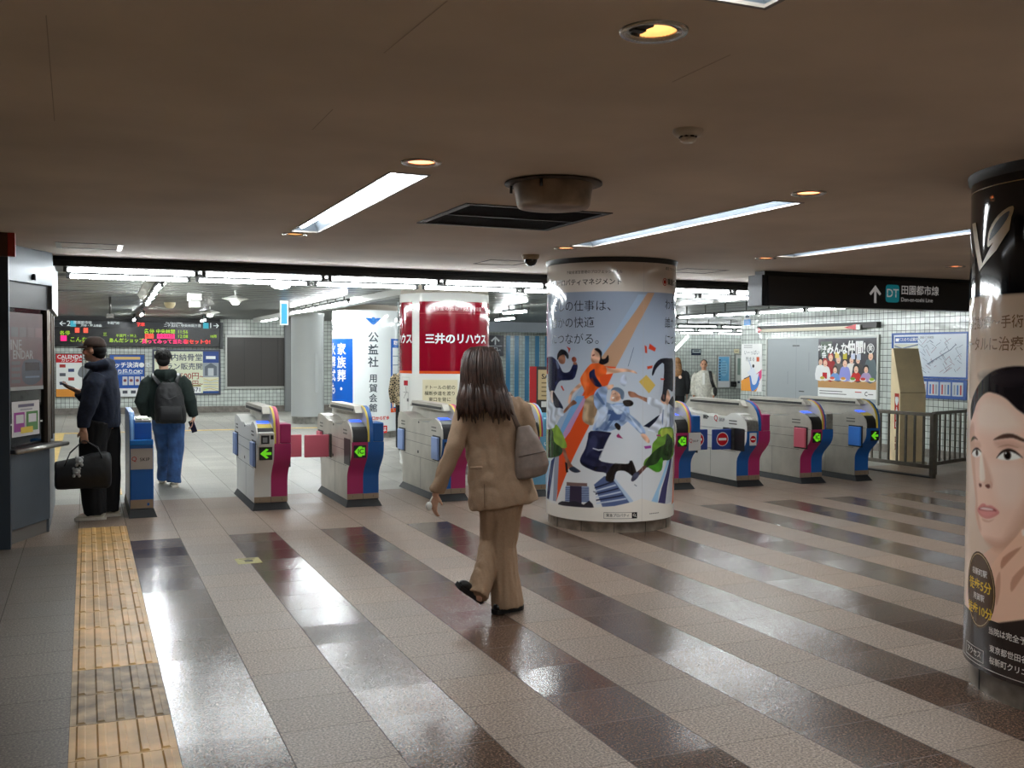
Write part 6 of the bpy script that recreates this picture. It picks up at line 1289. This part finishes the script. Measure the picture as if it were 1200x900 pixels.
j = MB().rings([(1.46, .03, .0, .085, .085), (1.40, .03, 0, .13, .14), (1.34, .01, 0, .15, .20), (1.22, .005, 0, .172, .215), (1.08, .015, 0, .168, .2), (.97, .02, 0, .165, .19), (.90, .022, 0, .16, .18), (.865, .022, 0, .15, .17)], 32)
j.tube([(-.02, -.16, 1.36), (-.055, -.21, 1.28), (-.10, -.245, 1.08), (-.135, -.25, .97), m1(99, 499, -.25)], [.07, .085, .078, .066, .05], 16); j.tube([(.03, .15, 1.36), (.02, .2, 1.26), (-.03, .21, 1.08), (-.12, .14, 1.12), (-.185, .08, 1.195)], [.07, .085, .075, .062, .05], 16)
# hood lying on the back of the neck
j.tube([m1(101, 428, -.1), m1(112, 429, -.13), m1(124, 427, -.11), m1(130, 426, .0), m1(124, 425, .11), m1(108, 428, .1)], [.03, .042, .052, .056, .05, .035], 14)
j.ell(m1(129, 433, 0), (.06, .12, .085), 16)
garment('hoodie', j, NH, ma, .011, .011, (8, 8, 5), 4, 9)
t_ = MB()
t_.tube([(-.02, -.08, .93), (-.06, -.09, .74), (-.072, -.09, .45), (-.06, -.085, .17), (-.045, -.08, .055)], [(.14, .13), (.125, .115), (.118, .11), (.108, .11), (.10, .10)], 22, flat=(1, 0, 0)); t_.tube([(.06, .08, .93), (.08, .08, .74), (.095, .08, .45), (.095, .08, .17), (.09, .08, .055)], [(.11, .12), (.105, .115), (.09, .105), (.078, .1), (.074, .1)], 22, flat=(1, 0, 0))
garment('trousers', t_, fabric('black_trousers', (15, 16, 19), .9, .1, 40, .2), ma, .011, .012, (9, 9, 2), 3, 1)
CRM = mat('cream_canvas', (196, 188, 172), .7); SOL = mat('white_sole', (214, 208, 196), .6)
for w_, u_ in ((-.085, -.0), (.08, .13)):
    s_ = shoe((u_ + .045, w_, .006), (u_ - .225, w_ - .01, .006), 'shoe', CRM, ma, .10, .05, SOL)
    MB().tube([(u_ - .07, w_ - .05, .06), (u_ - .03, w_ - .054, .085), (u_ + .0, w_ - .05, .05)], .007, 6).build('side_stripe', M_BLACK, s_)
# cap, hair, glasses
CP = fabric('brown_cap', (52, 36, 28), .8, .12, 30, .2); c = Vector(hc)
m_ = MB().lathe([(.0, .128), (.045, .122), (.075, .098), (.09, .06), (.094, .03), (.09, .026)], n=26); m_.v = [tuple(c + R1_ @ Vector((v[0] * .93, v[1] * 1.12 - .006, v[2]))) for v in m_.v]
cap = m_.build('cap', CP, ma); cap.modifiers.new('t', 'SOLIDIFY').thickness = .004
br = MB(); NB = 12; pts = []
for k in range(NB + 1):
    a = PI * (.12 + .76 * k / NB); pts += [(.085 * math.cos(a), .085 * math.sin(a) + .005, .04), (.088 * math.cos(a), .095 * math.sin(a) + .075 * math.sin(a) ** 2, .022 + .012 * math.cos(a) ** 2 * -1)]
br.add([tuple(c + R1_ @ Vector(p_)) for p_ in pts], [(2 * k, 2 * k + 1, 2 * k + 3, 2 * k + 2) for k in range(NB)], 0, True); o = br.build('brim', CP, cap); o.modifiers.new('t', 'SOLIDIFY').thickness = .005
tagm = MB().ell(c + R1_ @ Vector((0, .1, .07)), (.02, .006, .012), 8, 0, R1_); tagm.build('cap_badge', mat('badge_yellow', (206, 170, 50), .5), cap)
hm = MB(); hm.ell(c + R1_ @ Vector((0, -.03, .0)), (.083, .085, .075), 18, 0, R1_); hm.ell(c + R1_ @ Vector((0, -.055, -.04)), (.066, .052, .05), 14, 0, R1_); hm.build('hair', mat('black_hair', (17, 14, 14), .62, 0, .2, 40, 0, 0, .25), ma)
face_parts(ma, hc, R1_)
g = MB()
for k in (-1, 1):
    ring = [tuple(c + R1_ @ Vector((k * .033 + .024 * math.cos(a), .1, -.002 + .02 * math.sin(a)))) for a in [2 * PI * i / 14 for i in range(15)]]; g.tube(ring, .0022, 6); g.tube([tuple(c + R1_ @ Vector((k * .058, .098, .003))), tuple(c + R1_ @ Vector((k * .078, .0, .005)))], .0025, 6)
g.tube([tuple(c + R1_ @ Vector((-.01, .104, 0))), tuple(c + R1_ @ Vector((.01, .104, 0)))], .002, 6); g.build('glasses', M_DSTEEL, ma)
MB().tube([(.02, -.2, 1.3), (.09, -.16, 1.18), (.15, -.1, 1.0)], [(.012, .004)] * 3, 8, flat=(1, 0, 0)).build('crossbody_strap', M_BLACK, ma)
t = follow(ma, empty('phone', label='phone held up by the person in the brown cap', cat='phone')); e = Vector((-.285, .035, 1.265))
f_ = (Vector((-.8, -.3, .35))).normalized(); ph = MB().obox(e - f_ * .065, e + f_ * .065, .07, .009, up=(.4, .1, .9)); ph.build('case', M_BLACK, t, .003)
MB().obox(e - f_ * .058 + Vector((.0022, .001, .0052)), e + f_ * .058 + Vector((.0022, .001, .0052)), .062, .002, up=(.4, .1, .9)).build('screen', glow('phone_screen', (120, 130, 140), .5), t)
# duffel bag
t = follow(ma, empty('duffel_bag', label='black duffel bag with long handles carried by the person in the brown cap', cat='bag')); BG = fabric('black_bag', (13, 14, 17), .55, .15, 30, .15)
d_ = MB().tube([(-.385, -.33, .455), (-.375, -.33, .455), (-.30, -.33, .46), (-.18, -.33, .475), (-.05, -.335, .49), (.05, -.335, .495), (.085, -.335, .495), (.095, -.335, .495)], [(.08, .1), (.105, .128), (.115, .135), (.12, .145), (.12, .165), (.118, .172), (.105, .155), (.08, .12)], 26, flat=(0, 1, 0))
o = d_.build('bag_body', BG); voxel(o, .011, 3, .006, (6, 6, 6)); o.parent = t
hd = Vector(m1(99.5, 512, -.26))
for w_ in (-.41, -.26): MB().tube([(-.30, w_, .55), (-.255, w_ + (.0 if w_ < -.3 else -.02), .66), hd + Vector((-.012, .0, -.012)), hd + Vector((.014, .0, -.012)), (-.02, w_, .7), (.02, w_, .60)], [(.011, .005)] * 6, 8, flat=(0, 1, 0)).build('handle', BG, t)
MB().tube([(.06, -.40, .56), (.085, -.36, .61), (.07, -.31, .59)], .008, 8).build('strap_ring', M_DSTEEL, t)
for k, (px_, y_) in enumerate(((94.5, 533), (91.5, 545))):
    c0 = Vector(m1(px_, y_, -.50)); t = follow(ma, empty('plush_charm', label=('pale plush charm at the top of the pair on the black duffel bag', 'pale plush charm at the bottom of the pair on the black duffel bag')[k], cat='charm', group='plush charms on the duffel bag'))
    PL = fabric('plush', (168, 172, 172), .95, .12, 60, .5)
    MB().ell(c0, (.034, .03, .034), 14).ell(c0 + Vector((0, -.025, -.006)), (.014, .014, .011), 8).build('body', PL, t)
    for s_ in (-1, 1): MB().ell(c0 + Vector((s_ * .026, 0, .028)), (.012, .009, .013), 8).build('ear', PL, t); MB().ell(c0 + Vector((s_ * .022, -.012, -.036)), (.014, .016, .016), 8).build('foot', PL, t)
# ------------------------------------------------------------------ the man walking away with a backpack
p2 = hit_z(200, 571)
def m2(px_, py_, w): return ((px_ - 200) / 107, w, (571 - py_) / 102)
b = MB(); hc = m2(191.5, 417, 0); R2_ = headmesh(b, hc, .12, .98)
b.tube([m2(192, 425, 0), m2(193, 433, 0), (-.05, 0, 1.28)], [.052, .054, .08], 14); b.rings([(1.3, -.05, 0, .09, .08), (1.24, -.05, 0, .17, .10), (1.05, -.04, 0, .16, .11), (.9, -.03, 0, .14, .1), (.78, -.03, 0, .15, .11)])
b.tube([(-.24, 0, 1.23), m2(166, 467, -.03), m2(172, 486, .03)], [.045, .037, .027], 12); b.tube([(.14, 0, 1.23), m2(223, 466, -.03), m2(228, 487, -.01)], [.045, .037, .027], 12)
hand(b, m2(172, 487, .03), (.1, .2, -1), (1, .2, 0), 1, .6); hand(b, m2(228, 487.5, -.01), (-.12, -.05, -1), (-1, .2, 0), -1, .65)
b.tube([(.05, 0, .80), (.05, .02, .44), (.05, 0, .08)], [.08, .055, .04], 14); b.tube([(-.1, 0, .80), (-.07, .18, .44), (-.09, .36, .09)], [.08, .055, .04], 14); b.tube([(.05, -.02, .05), (.04, .06, .035), (.03, .13, .03)], [.036, .036, .026], 10); b.tube([(-.09, .36, .06), (-.09, .42, .04), (-.09, .48, .03)], [.036, .036, .026], 10)
mb_ = make_body(p2, 'person with a black backpack, dark green hoodie and jeans, walking away', b)
GH = fabric('dark_green_hoodie', (20, 34, 30), .9, .15, 40, .25)
j = MB().rings([(1.36, -.055, -.0, .085, .085), (1.31, -.05, 0, .15, .1), (1.25, -.045, 0, .215, .125), (1.1, -.04, 0, .215, .14), (.95, -.035, 0, .19, .14), (.84, -.03, 0, .18, .14), (.79, -.03, 0, .165, .13)], 32)
j.tube([(-.19, 0, 1.27), (-.25, 0, 1.21), m2(166, 468, -.04), m2(172, 486, .03)], [.075, .085, .08, .055], 16); j.tube([(.1, 0, 1.27), (.16, 0, 1.21), m2(223, 467, -.04), m2(228, 486, -.01)], [.075, .085, .08, .055], 16)
j.tube([(-.15, .05, 1.34), (-.14, -.07, 1.345), (-.055, -.125, 1.32), (.03, -.07, 1.345), (.04, .05, 1.34)], [.03, .05, .065, .05, .03], 14)
garment('hoodie', j, GH, mb_, .011, .011, (8, 8, 5), 4, 4)
t_ = MB().tube([(.04, 0, .86), (.06, 0, .7), (.06, .01, .42), (.045, 0, .2), (.035, -.01, .06)], [(.115, .125), (.105, .115), (.085, .095), (.075, .085), (.082, .09)], 22, flat=(1, 0, 0)); t_.tube([(-.09, 0, .86), (-.10, .05, .7), (-.07, .17, .42), (-.08, .30, .2), (-.085, .35, .07)], [(.11, .125), (.10, .115), (.08, .095), (.072, .085), (.076, .09)], 22, flat=(1, 0, 0))
garment('jeans', t_, fabric('blue_jeans', (52, 84, 132), .85, .22, 9, .2), mb_, .011, .014, (10, 10, 4), 3, 7)
shoe((.045, -.075, .006), (.03, .18, .006), 'shoe', CRM, mb_, .085, .045, SOL); shoe((-.1, .29, .03), (-.09, .53, .006), 'shoe', mat('grey_shoe', (66, 68, 70), .7), mb_, .085, .045, SOL)
hm = MB(); c = Vector(hc)
hm.ell(c + R2_ @ Vector((0, -.012, .03)), (.088, .104, .094), 20, 0, R2_); hm.ell(c + R2_ @ Vector((0, -.05, -.03)), (.074, .055, .062), 16, 0, R2_)
rn = random.Random(8)
for k in range(90):
    a = rn.uniform(0, 2 * PI); e_ = rn.uniform(.0, 1.2); d = Vector((math.cos(a) * math.cos(e_) * .086, math.sin(a) * math.cos(e_) * .1, math.sin(e_) * .09 + .03)); hm.tube([c + R2_ @ (d + Vector((0, -.012, 0))), c + R2_ @ (d * 1.06 + Vector((0, -.014, -.02))), c + R2_ @ (d * 1.07 + Vector((0, -.014, -.045)))], [.012, .01, .003], 5)
hm.build('hair', mat('black_hair', (17, 14, 14), .62, 0, .2, 40, 0, 0, .25), mb_)
t = follow(mb_, empty('backpack', label='black backpack on the back of the person in jeans', cat='backpack')); BP = fabric('black_nylon', (19, 19, 21), .6, .2, 20, .2)
d_ = MB().rings([(.765, .005, -.2, .15, .06), (.79, .005, -.21, .168, .085), (.92, .0, -.22, .17, .10), (1.06, -.01, -.215, .158, .09), (1.16, -.015, -.205, .135, .075), (1.215, -.02, -.19, .10, .055), (1.235, -.02, -.185, .07, .04)], 28, pw=2.9)
o = d_.build('pack_body', BP); voxel(o, .011, 3, .014, (9, 9, 7)); o.parent = t
MB().rings([(.80, .005, -.30, .12, .03), (.82, .005, -.305, .125, .04), (.95, .0, -.305, .12, .035), (.97, 0, -.3, .11, .02)], 20, pw=3).build('front_pocket', BP, t)
MB().tube([(-.11, -.285, 1.08), (-.02, -.315, 1.04), (.1, -.29, 1.1)], .006, 6).build('flap_seam', M_BLACK, t)
for s_ in (-1, 1): MB().tube([(-.02 + s_ * .085, -.18, 1.20), (-.045 + s_ * .13, -.14, 1.29), (-.045 + s_ * .14, -.02, 1.335), (-.045 + s_ * .15, .12, 1.2), (-.045 + s_ * .16, .12, .98), (0 + s_ * .15, -.14, .84)], [(.024, .006)] * 6, 8, flat=(1, 0, 0)).build('strap', BP, t)
MB().tube([(-.045, -.17, 1.24), (-.02, -.19, 1.275), (.005, -.17, 1.24)], .007, 6).build('grab_loop', BP, t)
t = follow(mb_, empty('phone', label='phone in the lowered right hand of the person with the backpack', cat='phone')); e = Vector(m2(226.5, 497.5, -.03)); MB().obox(e + Vector((-.02, 0, .06)), e + Vector((.025, -.01, -.075)), .068, .01, up=(.5, 1, .1)).build('case', mat('phone_navy', (40, 36, 60), .3), t, .003)
MB().obox(e + Vector((-.022, -.007, .05)), e + Vector((-.012, -.009, .02)), .03, .004, up=(.5, 1, .1)).build('camera_bump', M_BLACK, t)
# ------------------------------------------------------------------ people farther off
def standing(pos, label, H, top, legs, hairm, face=PI, skin=SKINM, hair='short', coat=.52, step=.0, group=None):
    s = H / 1.7; b = MB(); hc = (0, 0, 1.585 * s); Rr = headmesh(b, hc, face, s)
    b.tube([(0, 0, 1.5 * s), (0, 0, 1.38 * s)], [.055 * s, .075 * s], 12); b.rings([(1.42 * s, 0, 0, .09 * s, .08 * s), (1.34 * s, 0, 0, .16 * s, .09 * s), (1.1 * s, 0, 0, .13 * s, .1 * s), (.84 * s, 0, 0, .14 * s, .11 * s)], 20)
    for k in (-1, 1):
        b.tube([(k * .18 * s, 0, 1.36 * s), (k * .235 * s, .02, 1.08 * s), (k * .22 * s, -.06 if face > 2 else .06, .86 * s)], [.045 * s, .037 * s, .027 * s], 10); hand(b, (k * .22 * s, -.06 if face > 2 else .06, .85 * s), (0, -.1, -1), (-k, 0, 0), k if face > 2 else -k, .5, s)
        b.tube([(k * .08 * s, 0, .86 * s), (k * .09 * s, k * step, .46 * s), (k * .09 * s, k * step, .07 * s)], [.08 * s, .055 * s, .04 * s], 12); fy = -1 if face > 2 else 1; b.tube([(k * .09 * s, k * step, .05 * s), (k * .09 * s, k * step + fy * .12 * s, .03 * s)], [.038 * s, .026 * s], 8)
    o = make_body(pos, label, b, group, skin, .011); j = MB().rings([(1.46 * s, 0, 0, .07 * s, .07 * s), (1.41 * s, 0, 0, .14 * s, .1 * s), (1.34 * s, 0, 0, .2 * s, .12 * s), (1.1 * s, 0, 0, .19 * s, .135 * s), (.9 * s, 0, 0, .185 * s, .135 * s), (1.6 * coat * s, 0, 0, .185 * s, .14 * s)], 28)
    for k in (-1, 1): j.tube([(k * .15 * s, 0, 1.38 * s), (k * .2 * s, 0, 1.32 * s), (k * .245 * s, .02, 1.08 * s), (k * .225 * s, -.055 if face > 2 else .055, .88 * s)], [.06 * s, .07 * s, .062 * s, .048 * s], 14)
    garment('jacket', j, top, o, .014, .01, (8, 8, 5), 3, H); t_ = MB()
    for k in (-1, 1): t_.tube([(k * .07 * s, 0, .9 * s), (k * .09 * s, k * step, .46 * s), (k * .09 * s, k * step, .06 * s)], [.105 * s, .08 * s, .075 * s], 16)
    garment('trousers', t_, legs, o, .014, .008, (9, 9, 3), 3, H)
    for k in (-1, 1): fy = -1 if face > 2 else 1; shoe((k * .09 * s, k * step - fy * .06 * s, .004), (k * .09 * s, k * step + fy * .19 * s, .004), 'shoe', BK, o, .08 * s, .044 * s)
    hm = MB(); c = Vector(hc); hm.ell(c + Rr @ Vector((0, -.022 * s, .034 * s)), (.082 * s, .094 * s, .088 * s), 16, 0, Rr)
    if hair == 'long': hm.rings([(1.6 * s, 0, .0, .085 * s, .09 * s), (1.5 * s, 0, -.03 * s, .1 * s, .08 * s), (1.38 * s, 0, -.07 * s, .11 * s, .06 * s), (1.27 * s, 0, -.1 * s, .09 * s, .03 * s)], 18)
    hm.build('hair', hairm, o); face_parts(o, hc, Rr, s); return o
pq = hit_z(824, 508.5); o3 = standing(pq, 'person in a pale grey jacket and grey green trousers facing the gates, far right', 1.50, fabric('pale_jacket', (188, 186, 174), .85), fabric('grey_green', (122, 128, 116), .9), mat('short_grey_hair', (60, 52, 46), .6), PI, SKINT)
MB().box((-.022, -.16, 1.0), (.022, -.135, 1.24)).build('shirt_front', M_WHITE, o3)
t = follow(o3, empty('sling_bag', label='dark sling bag on the shoulder of the person in the pale jacket', cat='bag')); MB().tube([(.13, -.125, 1.23), (.15, -.14, 1.1), (.2, -.12, .95)], [(.03, .008)] * 3, 8, flat=(1, 0, 0)).tube([(.13, -.125, 1.23), (.12, .0, 1.27), (.14, .12, 1.2), (.2, .1, .97)], [(.03, .008)] * 4, 8, flat=(1, 0, 0)).build('strap', M_BLACK, t); MB().ell((.225, .0, .86), (.05, .13, .1), 14).build('bag_body', BP, t)
pq = hit_z(793, 507); o4 = standing(pq, 'person with long auburn hair in a black jacket, half hidden by the poster column', 1.54, fabric('black_jacket', (24, 25, 28), .8), fabric('black_trousers', (15, 16, 19), .9), mat('auburn_hair', (128, 92, 56), .5, 0, .25, 30), 0.0, SKINM, 'long', group=None)
MB().ell((.06, -.135, 1.14), (.035, .012, .035), 10).build('back_badge', ink((226, 190, 170)), o4)
lp = bpy.data.materials.new('leopard_print'); lp.use_nodes = True; nt = lp.node_tree; bs = nt.nodes['Principled BSDF']; tc = nt.nodes.new('ShaderNodeTexCoord'); vo = nt.nodes.new('ShaderNodeTexVoronoi'); vo.inputs['Scale'].default_value = 26; vo.feature = 'DISTANCE_TO_EDGE'
nt.links.new(tc.outputs['Object'], vo.inputs['Vector']); rp = nt.nodes.new('ShaderNodeValToRGB'); rp.color_ramp.elements[0].position = .08; rp.color_ramp.elements[0].color = lin((178, 160, 128)); rp.color_ramp.elements[1].position = .16; rp.color_ramp.elements[1].color = lin((28, 25, 24)); nt.links.new(vo.outputs['Distance'], rp.inputs['Fac']); nt.links.new(rp.outputs['Color'], bs.inputs['Base Color']); bs.inputs['Roughness'].default_value = .9
a0 = math.atan2(hit_z(474.5, 530).x, hit_z(474.5, 530).y); pq = Vector((math.sin(a0) * 16.6, math.cos(a0) * 16.6, 0))
standing(pq, 'person in a leopard print coat, almost hidden behind the red advert column', 1.52, lp, fabric('black_trousers', (15, 16, 19), .9), mat('black_hair', (17, 14, 14), .62, 0, .2, 40, 0, 0, .25), 0.0)
# ================================================================== CAMERA, WORLD, VIEW
cam = bpy.data.cameras.new('camera'); co = bpy.data.objects.new('camera', cam); COL.objects.link(co)
cam.sensor_fit = 'HORIZONTAL'; cam.sensor_width = 36; cam.lens = FPX / 1200 * 36; cam.clip_start = .05; cam.clip_end = 200
def w3(v): return Vector((v[0], v[2], -v[1]))
R3 = Matrix((w3(RM @ np.array([1, 0, 0])), -w3(RM @ np.array([0, 1, 0])), -w3(RM @ np.array([0, 0, 1])))).transposed()
co.matrix_world = Matrix.Translation((0, 0, EYE)) @ R3.to_4x4()
SC.camera = co
wd = bpy.data.worlds.new('world'); SC.world = wd; wd.use_nodes = True
wd.node_tree.nodes['Background'].inputs[0].default_value = (.5, .5, .5, 1); wd.node_tree.nodes['Background'].inputs[1].default_value = .02
SC.view_settings.view_transform = 'Standard'; SC.view_settings.look = 'None'; SC.view_settings.gamma = 1; SC.view_settings.use_curve_mapping = False
SC.view_settings.exposure = 1.02
SC.cycles.use_denoising = True; SC.cycles.max_bounces = 8; SC.cycles.diffuse_bounces = 5; SC.cycles.sample_clamp_indirect = 4; SC.cycles.caustics_reflective = False; SC.cycles.caustics_refractive = False
